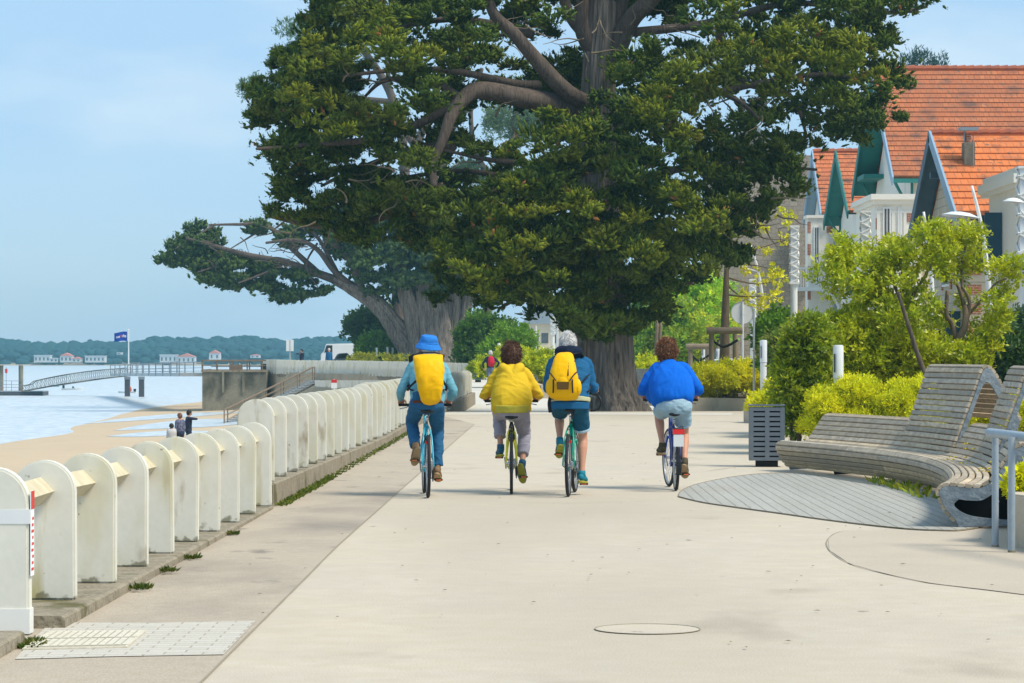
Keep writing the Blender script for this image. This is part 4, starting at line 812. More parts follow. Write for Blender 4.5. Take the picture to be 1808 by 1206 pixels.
# ------------------------------------------------------------ planters
def planter(label, outl, h, soil=True, t=.18):
    """outl: ground points (x, y) counter-clockwise or clockwise, closed"""
    q = cr([Vector((x, y, gz(y))) for x, y in outl] + [Vector((outl[0][0], outl[0][1], gz(outl[0][1])))], 1)[:-1]; c = sum(q, Vector()) / len(q)
    o = thing('planter', label, 'planter', c, group='concrete planters along the promenade'); mb = MB(); inn = []
    n = len(q)
    for i in range(n):
        a_ = (q[i] - q[i - 1]).normalized(); b_ = (q[(i + 1) % n] - q[i]).normalized(); bi = (b_ - a_); 
        if bi.length < 1e-3: bi = Vector((-a_.y, a_.x, 0))
        bi = bi.normalized() * t * 1.2; bi = bi if bi.dot(c - q[i]) > 0 else -bi; inn.append(q[i] + bi)
    mb.ringprism([p - Vector((0, 0, .3)) for p in q], [p - Vector((0, 0, .3)) for p in inn], (0, 0, h + .3)); w = mb.build('wall', 'planter', o, origin=c); bevel(w, .015, 2)
    mb = MB(); zz = max(p.z for p in q) + h - .06; mb.add([(p.x, p.y, zz) for p in inn], [tuple(range(n))]); s_ = mb.build('soil', 'soil', o, origin=c); return o
def gp(px, py): p = G(px, py); return (p.x, p.y)
planter('long pale concrete planter holding golden shrubs behind the rider in the blue sweater', [(5.2, 84), (7.2, 85.6), (8.6, 95), (5.6, 97)], .46)
planter('pale concrete planter running back from the slatted bin beside the long bench', [(5.35, 65.5), (6.3, 63), (7.2, 52), (6.6, 42), (6.1, 40.4), (7.3, 28), (20, 28), (20, 68), (7, 69)], .44)
planter('pale concrete planter at the right edge behind the grey handrail', [(4.05, 22.9), (4.18, 23.9), (4.66, 26.2), (9, 26.2), (9, 20), (4.6, 20.6)], .43)
planter('low grey planter beyond the white wall end', [(gp(808, 668)[0], 150), (gp(835, 660)[0] + 1, 150), (gp(835, 660)[0] + 1, 160), (gp(808, 668)[0], 160)], .45)
planter('far concrete planter with golden shrubs between the yellow hoodie rider and the cypress', [(1.1, 108), (2.6, 108), (3.4, 122), (.6, 122)], .5)
# ------------------------------------------------------------ long curved slatted bench
FE = [(3.56, 38.2), (4.02, 36.5), (4.42, 34.6), (4.62, 32.4), (4.56, 30.2), (4.36, 28.3), (4.12, 26.8), (3.82, 25.5)]
fe = cr([Vector((x, y, 0)) for x, y in FE], 14); N_ = len(fe)
def fnorm(i):
    t = (fe[min(N_ - 1, i + 1)] - fe[max(0, i - 1)]).normalized(); return Vector((-t.y, t.x, 0)) if -t.y > 0 else Vector((t.y, -t.x, 0))
LOW = [(.16, .05), (.07, .15), (.02, .25), (.0, .33), (.035, .385), (.10, .402), (.2, .397), (.3, .388), (.39, .392), (.46, .43), (.52, .50), (.575, .58), (.63, .66), (.69, .735), (.76, .765)]
TALL = [(.46, .43), (.50, .52), (.55, .66), (.61, .82), (.67, .98), (.73, 1.14), (.78, 1.29), (.82, 1.39), (.88, 1.435), (.96, 1.40), (1.04, 1.28), (1.13, 1.12), (1.22, .96), (1.3, .8)]
def resample(pr, step):
    q = cr([Vector((a_, b_, 0)) for a_, b_ in pr], 8); L = [0]
    for i in range(len(q) - 1): L.append(L[-1] + (q[i + 1] - q[i]).length)
    n = int(L[-1] / step); return [(float(np.interp((k + .5) * L[-1] / n, L, [p.x for p in q])), float(np.interp((k + .5) * L[-1] / n, L, [p.y for p in q])), math.atan2(*( (lambda a_, b_: (b_.y - a_.y, b_.x - a_.x))(Vector((np.interp((k + .2) * L[-1] / n, L, [p.x for p in q]), np.interp((k + .2) * L[-1] / n, L, [p.y for p in q]), 0)), Vector((np.interp((k + .8) * L[-1] / n, L, [p.x for p in q]), np.interp((k + .8) * L[-1] / n, L, [p.y for p in q]), 0))))), L[-1] / n) for k in range(n)]
bench = thing('slatted_bench', 'long curved bench of weathered wooden slats with two tall lounger backs beside the plank deck', 'bench', (0, 0, 0))
def slats(name, prof, i0, i1, parent=bench, gap=.013, step=.068, skipf=None):
    vs = []; fs = []; cols = []
    for (u, w, ang, L_) in resample(prof, step):
        hw = (L_ - gap) / 2; th = .026; ca, sa = math.cos(ang), math.sin(ang); sec = [(-hw, 0), (-hw + .006, .006), (hw - .006, .006), (hw, 0), (hw, -th), (-hw, -th)]
        j = i0; 
        while j < i1:
            k = min(i1, j + random.choice((20, 26, 30))) if True else i1
            if i1 - k < 6: k = i1
            base = len(vs); wob = random.uniform(-.002, .002); tone = random.uniform(.62, 1.15); c_ = Vector((.66, .52, .34)).lerp(Vector((.50, .44, .35)), random.random()) * tone
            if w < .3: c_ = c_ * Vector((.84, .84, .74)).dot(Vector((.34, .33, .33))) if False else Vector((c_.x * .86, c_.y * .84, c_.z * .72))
            m_ = k - j + 1
            for q in range(m_):
                i = min(N_ - 1, j + q); f = fe[i]; nn = fnorm(i); off = 0
                if q == 0: pass
                for a_, b_ in sec:
                    uu = u + a_ * ca - b_ * sa; ww = w + a_ * sa + b_ * ca + wob; p = f + nn * uu; vs.append((p.x, p.y, ww)); cols.append(c_)
            for q in range(m_ - 1):
                for a_ in range(6): fs.append((base + q * 6 + a_, base + q * 6 + (a_ + 1) % 6, base + (q + 1) * 6 + (a_ + 1) % 6, base + (q + 1) * 6 + a_))
            fs.append(tuple(base + a_ for a_ in range(6))); fs.append(tuple(base + (m_ - 1) * 6 + a_ for a_ in range(6))); j = k
            if j < i1 and False: j += 0
    mb = MB(); mb.add(vs, fs); o = mb.build(name, 'bench_wood', parent)
    at = o.data.color_attributes.new('Col', 'FLOAT_COLOR', 'POINT'); c4 = np.ones((len(vs), 4), dtype=np.float32); c4[:, :3] = np.array([tuple(c) for c in cols]); at.data.foreach_set('color', c4.ravel()); return o
def idx(Y): return min(range(N_), key=lambda i: abs(fe[i].y - Y))
i1, i2, i3, i4 = idx(35.1), idx(32.75), idx(30.9), idx(29.3)
cut = LOW.index((.39, .392)); seatP = LOW[:cut + 1]
slats('seat', seatP, 0, N_ - 1)
bk = LOW[cut:] + [(.83, .74)]
for a_, b_ in ((0, i1), (i2, i3), (i4, N_ - 1)): slats('backrest', [(.40, .395)] + LOW[cut + 1:] + [(.82, .745)], a_, b_)
for a_, b_ in ((i1, i2), (i3, i4)): slats('tall_backrest', [(.40, .395)] + TALL, a_, b_)
def side(i, prof, hole, sgn, back, name='side_panel', t=.05, inset=.028):
    """end plate following the slat profile, with an opening; back: closing points behind"""
    f = fe[i]; nn = fnorm(i); tg = Vector((nn.y, -nn.x, 0)); q = cr([Vector((a_, b_, 0)) for a_, b_ in prof], 6); o_ = []
    for k, p in enumerate(q):
        d = (q[min(len(q) - 1, k + 1)] - q[max(0, k - 1)]).normalized(); o_.append((p.x + d.y * inset, p.y - d.x * inset))
    o_ += back; n = len(o_); cx = sum(p[0] for p in hole) / len(hole); cy = sum(p[1] for p in hole) / len(hole)
    hq = cr([Vector((a_, b_, 0)) for a_, b_ in hole] + [Vector((*hole[0], 0))], 8)[:-1]
    b = bmesh.new(); e_ = []
    for ring in (o_, [(p.x, p.y) for p in hq]):
        vv = [b.verts.new((x, y, 0)) for x, y in ring]; e_ += [b.edges.new((vv[k], vv[(k + 1) % len(vv)])) for k in range(len(vv))]
    bmesh.ops.triangle_fill(b, use_beauty=True, use_dissolve=False, edges=e_)
    r_ = bmesh.ops.extrude_face_region(b, geom=b.faces[:]); 
    for v in r_['geom']:
        if isinstance(v, bmesh.types.BMVert): v.co.z = 1
    mb = MB(); b.verts.index_update(); vs = [f + nn * v.co.x + Vector((0, 0, v.co.y)) + tg * (sgn * t * v.co.z - sgn * .01) for v in b.verts]
    mb.add(vs, [[v.index for v in fc.verts] for fc in b.faces]); b.free(); return mb.build(name, 'bench_side', bench)
HL = [(.20, .26), (.16, .20), (.28, .12), (.5, .09), (.7, .10), (.74, .3), (.66, .46), (.56, .36), (.42, .26), (.3, .25)]
LB = [(.86, .72), (.86, .04), (.2, .01)]
side(N_ - 1, LOW[:], HL, -1, LB); side(0, LOW[:], HL, 1, LB)
AP = TALL[1:]; AH = [(.66, .72), (.74, .95), (.84, 1.2), (.90, 1.24), (.98, 1.14), (1.08, .95), (1.16, .74), (1.0, .66), (.8, .62)]
for i, s_ in ((i1, 1), (i2, -1), (i3, 1), (i4, -1)): side(i, AP, AH, s_, [(1.22, .62), (1.1, .5), (.8, .46)])
_k = side(N_ - 8, LOW, [(.5, .2), (.52, .2), (.52, .22), (.5, .22)], -1, LB, 'rib_and_shade_fill', .03, .05); _k.data.materials[0] = MATS['bin_dark']  # near-black solid plate added to paint the shade inside the bench end
for i in (idx(36.6), idx(34), idx(31.9), idx(28.3)): KIDS_last = side(i, LOW, HL, -1, LB, 'rib_and_shade_fill', .03); KIDS_last.data.materials[0] = MATS['bin_dark']
# ------------------------------------------------------------ slatted litter bin
def bin_(label, loc, rz=0, rot_top=0):
    o = thing('litter_bin', label, 'litter bin', loc, rz, 'slatted grey litter bins'); w, d, z0, z1 = .245, .2, .09, .85; mb = MB(); n = 11; hh = (z1 - z0) / n
    for k in range(n):
        a_ = z0 + k * hh; mb.b2((-w, -d, a_), (w, -d + .02, a_ + hh - .022)); mb.b2((-w, d - .02, a_), (w, d, a_ + hh - .022)); mb.b2((-w, -d + .02, a_), (-w + .02, d - .02, a_ + hh - .022)); mb.b2((w - .02, -d + .02, a_), (w, d - .02, a_ + hh - .022))
    mb.build('slats', 'bin_metal', o); mb = MB()
    for x in (-w, -.025, w - .06): mb.b2((x, -d - .003, z0), (x + .06, -d + .018, z1 - .02))
    for y in (-d, d - .06): mb.b2((-w - .003, y, z0), (-w + .018, y + .06, z1 - .02)); mb.b2((w - .018, y, z0), (w + .003, y + .06, z1 - .02))
    mb.build('frame', 'bin_metal', o)
    MB().b2((-w + .04, -d + .04, z0 + .01), (w - .04, d - .04, z1 - .04)).build('liner', 'bin_dark', o)
    mb = MB(); mb.ringprism([(-w - .008, -d - .008, z1), (w + .008, -d - .008, z1), (w + .008, d + .008, z1), (-w - .008, d + .008, z1)], [(-w + .05, -d + .05, z1), (w - .05, -d + .05, z1), (w - .05, d - .05, z1), (-w + .05, d - .05, z1)], (0, 0, .018)); mb.build('rim', 'bin_metal', o)
    MB().b2((-w + .09, -d + .06, 0), (w - .09, d - .06, z0)).build('foot', 'bin_dark', o); return o
b0 = bin_('grey slatted litter bin standing at the far end of the curved bench', (3.56, 39.6, 0), R(-4))
c = P(938, 668, 108); dup(b0, (c.x, 108, gz(108)), 0, 'grey litter bin seen to the right of the yellow hoodie rider')
c = P(844, 668, 150); o = dup(b0, (c.x, 150, .15), 0, 'small far grey bin beside the end of the white wall'); o.scale = (1.0, 1.4, 1.4)
# ------------------------------------------------------------ bollard lights
def bollard(label, loc, h=1.25, r_=.08, rz=0):
    o = thing('bollard_light', label, 'bollard light', loc, rz, 'white bollard lights in the planters')
    MB().lathe((0, 0, 0), [(r_ * .93, 0), (r_ * .93, h * .60)], 20).build('post', 'white_paint', o); autosmooth(KIDS(o)[-1])
    q = MB().lathe((0, 0, 0), [(r_ * 1.04, h * .60 + .006), (r_ * 1.04, h * .985), (r_ * .97, h), (r_ * .5, h + .005)], 20).build('lamp_head', 'white_metal', o); autosmooth(q)
    MB().prism([(-r_ * .72, -r_ * 1.02, h * .68), (-r_ * .95, -r_ * .62, h * .68), (-r_ * .95, -r_ * .62, h * .90), (-r_ * .72, -r_ * 1.02, h * .90)], (.0, -.012, 0)).build('lens', 'window_dark', q)
    MB().lathe((0, 0, 0), [(r_ * .9, h * .598), (r_ * .9, h * .608)], 20).build('joint_ring', 'bin_dark', o); return o
bl = bollard('white bollard light rising from the golden shrubs between the tall shrub and the bench', (P(1480, 0, 44).x, 44, .40), 1.31)
c = P(1348, 700, 66); dup(bl, (c.x, 66, P(0, 700, 66).z), 0, 'white bollard light to the left of the bin against the golden hedge').scale = (1, 1, 1.0)
for px, pt, pb, Y, lab in ((1243, 611, 663, 108, 'white bollard light between the timber tree stakes and the blue sweater rider'), (1268, 616, 660, 122, 'white bollard light just right of the timber tree stakes'), (881, 606, 640, 152, 'white bollard light right of the far walker'), (958, 613, 645, 150, 'white bollard light left of the grey-haired rider'), (665, 614, 636, 215, 'small white bollard light in the left hedge, leftmost of three'), (684, 613, 636, 216, 'small white bollard light in the left hedge, middle of three'), (693, 614, 636, 217, 'small white bollard light in the left hedge nearest the trunk'), (1188, 600, 640, 160, 'far white bollard light behind the head of the blue sweater rider')):
    if px == 1188: continue
    c = P(px, pb, Y); o = dup(bl, (c.x, Y, c.z), 0, lab); s_ = (pb - pt) / F * Y / 1.31; o.scale = (max(1, s_ * .9),) * 2 + (s_,)
# ------------------------------------------------------------ grey handrail
hr = thing('handrail', 'blue-grey tubular handrail on two posts at the right edge', 'handrail', (0, 0, 0)); za = .94
A = G(1786, 976); B = G(1757, 966); rail_pts = [P(1746, 764, 22.9), P(1765, 766, 22.7), P(1790, 769, 22.4), P(1830, 775, 22.0), P(1900, 788, 21.2), P(2000, 805, 20.2)]
mb = MB(); mb.tube(rail_pts, .037, 14, 4, dome=.6); mb.build('rail', 'rail_paint', hr, smooth=True)
for q in (A, B): t_ = min(rail_pts, key=lambda p: (p.xy - q.xy).length); mb = MB(); mb.tube([q, Vector((q.x, q.y, t_.z - .01))], .028, 14); autosmooth(mb.build('post', 'rail_paint', hr)); MB().lathe(q, [(.034, 0), (.030, .02)], 14).build('collar', 'kerb', hr)
# ------------------------------------------------------------ light columns, leaning lamps, round sign
def lattice(mb, x, y, z0, z1, w, k):
    h = w * 1.05; n = max(1, int((z1 - z0) / h))
    for i in range(n):
        a_ = z0 + i * (z1 - z0) / n; b_ = z0 + (i + 1) * (z1 - z0) / n
        for s_ in (0, 1): p, q = ((-w, a_), (w, b_)) if s_ else ((w, a_), (-w, b_)); 
        p, q = ((-w, a_), (w, b_)) if i % 2 == k % 2 else ((w, a_), (-w, b_))
        for yy in (-w, w): mb.tube([(x + p[0], y + yy, p[1]), (x + q[0], y + yy, q[1])], .028, 5)
        for xx in (-w, w): mb.tube([(x + xx, y + p[0], p[1]), (x + xx, y + q[0], q[1])], .028, 5)
def column(label, px, ptop, pmid, pbot, Y, wpx):
    c = P(px, pbot, Y); zt, zm = P(0, ptop, Y).z - c.z, P(0, pmid, Y).z - c.z; w = wpx / F * Y / 2
    o = thing('light_column', label, 'light column', c, 0, 'tall white light columns with lattice heads'); autosmooth(MB().lathe((0, 0, 0), [(w * .82, -.5), (w * .82, zm)], 20).build('post', 'white_paint', o))
    mb = MB(); lattice(mb, 0, 0, zm, zt, w, 0); mb.b2((-w - .02, -w - .02, zm - .03), (w + .02, w + .02, zm + .03)); mb.b2((-w - .02, -w - .02, zt - .03), (w + .02, w + .02, zt + .03)); mb.build('lattice', 'white_paint', o)
    MB().b2((-w * .88, -w * .88, zm), (w * .88, w * .88, zt)).build('diffuser', 'white_metal', o)
column('white light column with a lattice head between the stone wall and the brick-trimmed villa', 1402, 400, 500, 690, 82, 15)
column('white light column with a lattice head before the villa with the green gable', 1528, 374, 470, 690, 92, 17)
column('white light column with a lattice head cut by the right edge of the picture', 1812, 296, 447, 690, 70, 30)
column('distant white light column beside the round sign', 1329, 494, 560, 690, 108, 10)
column('far thin white light column under the cypress', 976, 560, 590, 650, 190, 8)
def leaning(label, pts, Y, disc=None):
    b0 = P(pts[0][0], pts[0][1], Y); o = thing('leaning_lamp', label, 'street lamp', b0, 0, 'slender white leaning street lamps'); mb = MB(); q = [P(x, y, Y) - b0 for x, y in pts]; mb.tube(q, [.075 - .045 * k / (len(q) - 1) for k in range(len(q))], 12, 4); mb.build('pole', 'white_paint', o, smooth=True)
    if disc:
        c = P(disc[0], disc[1], Y) - b0; mb = MB(); r_ = disc[2] / F * Y; mb.lathe(c, [(r_ * .1, .09), (r_ * .5, .07), (r_ * .95, 0), (r_, -.02), (r_ * .4, -.03)], 24, M=Matrix.Rotation(R(disc[3]), 3, 'Y')); mb.build('lamp_shade', 'white_metal', o, smooth=True)
        MB().tube([min(q, key=lambda p: abs(p.z - c.z)), c], .02, 8).build('arm', 'white_paint', o)
leaning('leaning lamp with a pale disc shade in front of the orange-roofed stone villa', [(1757, 700), (1745, 500), (1733, 400), (1716, 328)], 62, (1696, 381, 34, 6))
leaning('leaning lamp without a visible shade seen against the blue bargeboard', [(1652, 700), (1645, 500), (1638, 430), (1631, 374)], 70)
leaning('leaning lamp behind the round sign, against the stone wall', [(1348, 640), (1347, 540), (1339, 480), (1325, 430)], 100, (1306, 470, 14, 4))
leaning('lamp disc reaching in at the right edge over the white villa', [(1832, 700), (1830, 500), (1825, 400), (1815, 300)], 66, (1790, 356, 20, 4))
rs = thing('round_sign', 'pale back of a round traffic sign on a thin pole beside a young staked tree', 'sign', P(1311, 690, 96)); zc = P(0, 552, 96).z - rs.location.z; r_ = 20.5 / F * 96
M_ = Matrix.Rotation(R(90), 3, 'X'); autosmooth(MB().lathe((0, 0, zc), [(r_ * .98, -.01), (r_, 0), (r_, .012), (r_ * .98, .02)], 36, M=M_).build('plate', 'white_metal', rs)); MB().lathe((0, -.02, zc), [(r_ * 1.0, 0), (r_ * 1.0, .02), (r_ * .95, .02), (r_ * .95, 0)], 36, M=M_, closed=True).build('rim', 'galv', rs)
MB().tube([(0, -.05, -.3), (0, -.05, zc + r_ * .9)], .035, 10).build('post', 'white_metal', rs); MB().b2((-.05, -.05, zc - .1), (.05, -.02, zc - .05)).build('clamp', 'galv', rs)
tp = thing('thin_post', 'slim grey metal post standing in the golden hedge right of the round sign', 'post', P(1331, 690, 80)); MB().tube([(0, 0, -.3), (0, 0, P(0, 545, 80).z - tp.location.z)], .03, 10).build('shaft', 'galv', tp)
w2 = thing('flag_mast', 'thin white mast left of the grey-haired rider', 'mast', P(984, 655, 180)); MB().tube([(0, 0, -.3), (0, 0, P(0, 558, 180).z - w2.location.z)], .08, 8).build('pole', 'white_metal', w2)
w3 = thing('flag_mast', 'thin white mast right of the far walker', 'mast', P(946, 655, 170)); MB().tube([(0, 0, -.3), (0, 0, P(0, 575, 170).z - w3.location.z)], .05, 8).build('pole', 'white_metal', w3)
w4 = thing('information_board', 'pale information board on a post on the far promenade', 'sign board', P(512, 640, 212)); MB().tube([(0, 0, -.5), (0, 0, P(0, 600, 212).z - w4.location.z)], .06, 8).build('post', 'galv', w4); mb = MB(); z0, z1 = P(0, 620, 212).z - w4.location.z, P(0, 600, 212).z - w4.location.z; mb.b2((-.28, -.1, z0), (-.03, -.06, z1)); mb.b2((.03, -.1, z0), (.28, -.06, z1)); mb.build('board', 'white_metal', w4)
# timber tree stakes
def stakes(label, pxs, ptop, pbot, Y, z_tie):
    c = P(pxs[1] if len(pxs) > 2 else pxs[0], pbot, Y); o = thing('tree_stakes', label, 'tree stakes', c, 0, 'timber frames staking young trees'); zt = P(0, ptop, Y).z - c.z
    for k, px in enumerate(pxs): x = P(px, 0, Y).x - c.x; yy = (0, .9, 0, .9)[k]; MB().tube([(x, yy, -.4), (x, yy, zt)], [.085, .08], 10).build('stake', 'timber', o)
    xa, xb = P(pxs[0], 0, Y).x - c.x, P(pxs[-1], 0, Y).x - c.x; MB().tube([(xa - .15, -.05, zt - .12), (xb + .15, -.05, zt - .12)], .11, 10).build('crossbar', 'timber', o); MB().tube([(xa, 0, zt - .4), ((xa + xb) / 2, .3, zt - .62), (xb, 0, zt - .42)], .04, 6, 4).build('tie', 'bin_dark', o)
stakes('timber stakes with a rounded crossbar round the bare trunk left of the round sign', (1256, 1302), 577, 690, 88, 0)
stakes('lower timber stakes and crossbar just right of the blue sweater rider', (1219, 1252), 606, 690, 100, 0)
# stone bench ends and low bench beyond the cypress
lb = thing('low_bench', 'small pale bench between the cypress trunk and the blue sweater rider', 'bench', P(1132, 700, 92)); MB().b2((-.3, -.3, -.3), (.5, .3, .45)).build('seat', 'planter', lb); MB().b2((-.3, .3, .2), (.5, .4, .9)).build('backrest', 'bench_side', lb)
# ------------------------------------------------------------ vehicles
def car(label, loc, rz, m, L_=4.2, W_=1.75, H_=1.45, van=False):
    o = thing('parked_van' if van else 'parked_car', label, 'van' if van else 'car', loc, rz, 'vehicles parked along the seafront road')
    pr = [(-.5, .28), (-.49, .62), (-.42, .68), (-.36, .98), (.42, 1), (.5, .9), (.5, .28)] if van else [(-.5, .3), (-.49, .58), (-.28, .66), (-.12, .97), (.22, 1.0), (.4, .72), (.49, .66), (.5, .3)]
    mb = MB(); mb.prism([(a_ * L_, -W_ / 2, b_ * H_) for a_, b_ in pr], (0, W_, 0)); b = mb.build('body', m, o); bevel(b, .07, 3); autosmooth(b)
    gl = [(-.40, .66), (-.34, .93), (-.18, .93), (-.18, .66)] if van else [(-.23, .68), (-.11, .93), (.2, .95), (.34, .72)]
    for s_ in (-1, 1): MB().prism([(a_ * L_, s_ * (W_ / 2 + .004), b_ * H_) for a_, b_ in gl], (0, s_ * .006, 0)).build('side_window', 'glass_dark', o)
    ws = ((-.415, .69), (-.365, .95)) if van else ((-.27, .68), (-.135, .94)); MB().prism([(ws[0][0] * L_ - .03, -W_ * .42, ws[0][1] * H_), (ws[1][0] * L_ - .03, -W_ * .40, ws[1][1] * H_), (ws[1][0] * L_ - .03, W_ * .40, ws[1][1] * H_), (ws[0][0] * L_ - .03, W_ * .42, ws[0][1] * H_)], (-.006, 0, .004)).build('windscreen', 'glass_dark', o)
    for a_ in (-.31, .3):
        for s_ in (-1, 1):
            w = MB().lathe((a_ * L_, s_ * (W_ / 2 - .09), .32), [(.2, -.1), (.31, -.1), (.33, -.06), (.33, .06), (.31, .1), (.2, .1)], 20, M=Matrix.Rotation(R(90), 3, 'X')).build('wheel', 'tyre', o); MB().lathe((a_ * L_, s_ * (W_ / 2 + .015), .32), [(.19, -.01), (.05, .01)], 16, M=Matrix.Rotation(R(90), 3, 'X')).build('rim', 'rim_grey', w)
    for s_ in (-1, 1): MB().b2((-.503 * L_, s_ * W_ * .28 - .16, .5 * H_), (-.49 * L_, s_ * W_ * .28 + .16, .58 * H_)).build('headlight', 'white_metal', o); MB().b2((.49 * L_, s_ * W_ * .36 - .1, .5 * H_), (.504 * L_, s_ * W_ * .36 + .1, .62 * H_)).build('tail_light', 'reflector_red', o)
    return o
car('white van parked on the far left behind the curved balustrade', (P(600, 0, 236).x, 236, .32), 0, 'car_white', 5.6, 2.0, 2.25, True).scale = (.55, 1, 1)
car('grey car parked in front of the white van beyond the far balustrade', (P(603, 0, 224).x, 224, .32), .1, 'car_grey', 4.0, 1.7, 1.45).scale = (.5, 1, 1)
car('white car half hidden by the timber stakes behind the golden hedge', (P(1250, 0, 118).x + 1, 118, .0), .3, 'car_white')
car('grey car glimpsed between the round sign pole and the green bushes', (P(1345, 0, 124).x + 1, 124, .0), -.2, 'car_grey')
car('dark car glimpsed under the cypress beside the cream building', (P(915, 0, 240).x, 240, .9), .2, 'car_grey')
# ------------------------------------------------------------ bicycles
def bicycle(label, loc, rz, paint, saddle_z, bar_z, crank, bar=('flat', .26), basket=False, fender=None, steer=0, wr=.345):
    o = thing('bicycle', label, 'bicycle', loc, rz, 'bicycles ridden side by side away from the camera'); RX = (0, -.44, wr); FX = (0, .61, wr); BB = (0, 0, .285)
    st = Vector((0, -.14, saddle_z - .07)); seat_top = Vector((0, -.09, min(saddle_z - .14, .80))); hd = Vector((0, .40, bar_z - .12)); hl = Vector((0, .45, .62))
    def wheel(c, nm, steer_=0):
        w = thing(nm, None, None); del_ = [k for k in w.keys()]; w.parent = o; w.location = c; w.rotation_euler = (0, 0, steer_)
        M_ = Matrix.Rotation(R(90), 3, 'Y'); ty = MB().lathe((0, 0, 0), [(wr - .019 + .019 * math.cos(t), .019 * math.sin(t)) for t in np.linspace(0, 2 * math.pi, 11)[:-1]], 48, M=M_, closed=True).build('tyre', 'tyre', w, smooth=True)
        MB().lathe((0, 0, 0), [(wr - .034, -.012), (wr - .034, .012), (wr - .055, .008), (wr - .055, -.008)], 48, M=M_, closed=True).build('rim', 'rim_grey', w)
        mb = MB(); mb.tube([(-.045, 0, 0), (.045, 0, 0)], .018, 10); mb.tube([(-.065, 0, 0), (.065, 0, 0)], .008, 8); mb.build('hub', 'chrome', w); mb = MB()
        for k in range(28): a_ = 2 * math.pi * k / 28; s_ = .028 if k % 2 else -.028; mb.tube([(s_, math.cos(a_ + .3) * .018, math.sin(a_ + .3) * .018), (0, math.cos(a_) * (wr - .05), math.sin(a_) * (wr - .05))], .0016, 4, cap=False)
        mb.build('spokes', 'chrome', w); return w
    w1 = wheel(RX, 'wheel'); w2 = wheel(FX, 'wheel', steer)
    mb = MB(); T = lambda a_, b_, r_, n=10: mb.tube([a_, b_], r_, n)
    T(BB, seat_top, .017); T(BB, hl, .020); T(seat_top + Vector((0, .01, -.04)), hd - Vector((0, 0, .05)), .016); T(hl, hd, .019); T((-.035, 0, .285), (.035, 0, .285), .024)
    for s_ in (-1, 1): mb.tube([(s_ * .03, -.03, .285), (s_ * .045, -.14, .30), (s_ * .062, -.44, wr)], .0105, 8, 3); mb.tube([seat_top + Vector((s_ * .018, 0, -.03)), Vector((s_ * .045, -.30, .66)), Vector((s_ * .062, -.44, wr))], .0095, 8, 3)
    mb.tube([(-.045, -.29, .67), (.045, -.29, .67)], .008, 6); mb.build('frame', paint, o, smooth=True)
    mb = MB()
    for s_ in (-1, 1): mb.tube([hl + Vector((s_ * .03, .01, -.04)), Vector((s_ * .05, .50, .45)), Vector((s_ * .055, .61, wr))], .012, 8, 3)
    mb.tube([hl + Vector((-.04, .01, -.03)), hl + Vector((.04, .01, -.03))], .016, 8); mb.build('fork', paint, o, smooth=True)
    mb = MB(); mb.tube([seat_top, st], .0135, 10); mb.build('seat_post', 'chrome', o, smooth=True)
    mb = MB(); mb.tube([(0, -.285, saddle_z - .015), (0, -.25, saddle_z), (0, -.17, saddle_z - .002), (0, -.07, saddle_z - .01), (0, .0, saddle_z - .02)], [(.045, .018), (.083, .030), (.065, .030), (.028, .024), (.014, .014)], 16, 3, side=(1, 0, 0), dome=.5); sd_ = mb.build('saddle', 'black', o, smooth=True)
    mb = MB()
    for s_ in (-1, 1): mb.tube([(s_ * .03, -.24, saddle_z - .03), (s_ * .022, -.16, saddle_z - .06), (0, .0, saddle_z - .035)], .004, 6, 3)
    mb.build('rails', 'chrome', sd_)
    # handlebar
    bx_ = bar[1]; sw = .03 if bar[0] == 'flat' else .02; by = .44 if bar[0] == 'flat' else .40
    mb = MB(); mb.tube([hd, Vector((0, .42, bar_z)), Vector((0, by + .02, bar_z))], .016, 8, 3); pts = [(-bx_ - .02, by - .09, bar_z), (-bx_ + .10, by - .05, bar_z), (-.08, by, bar_z), (.08, by, bar_z), (bx_ - .10, by - .05, bar_z), (bx_ + .02, by - .09, bar_z)]
    mb.tube(pts, .0115, 8, 4); h_ = mb.build('handlebar', 'chrome', o, smooth=True)
    for s_ in (-1, 1):
        MB().tube([(s_ * (bx_ + .035), by - .095, bar_z), (s_ * (bx_ - .08), by - .06, bar_z)], .017, 10).build('grip', 'black_rubber', h_)
        MB().tube([(s_ * (bx_ - .09), by - .05, bar_z - .01), (s_ * (bx_ - .05), by + .01, bar_z - .03), (s_ * (bx_ + .02), by - .02, bar_z - .045)], .006, 6, 4).build('brake_lever', 'steel_grey', h_)
    # crank, pedals, chain
    an = R(crank); cl = .17; mb = MB()
    MB().lathe((.048, 0, .285), [(.088, -.003), (.092, 0), (.088, .003), (.055, .003), (.055, -.003)], 32, M=Matrix.Rotation(R(90), 3, 'Y'), closed=True).build('chainring', 'black', o)
    for s_ in (-1, 1):
        d = Vector((0, math.cos(an) * cl * s_, math.sin(an) * cl * s_)); a_ = Vector((s_ * .062, 0, .285)); b_ = a_ + d + Vector((s_ * .015, 0, 0)); c_ = MB().tube([a_ - d * .08, b_], [(.008, .015), (.007, .011)], 8, side=(1, 0, 0)).build('crank', 'steel_grey', o)
        p = MB().box(b_ + Vector((s_ * .062, 0, 0)), (.095, .075, .020)).build('pedal', 'black', c_); bevel(p, .005); MB().box(b_ + Vector((s_ * .062, -.0395, 0)), (.06, .004, .013)).build('reflector', 'reflector_orange', p)
    mb = MB(); mb.tube([(.048, .02, .375), (.048, -.2, .385), (.048, -.44, wr + .035)], .004, 5); mb.tube([(.048, .02, .195), (.048, -.2, .2), (.05, -.42, .24)], .004, 5); mb.build('chain', 'black', o)
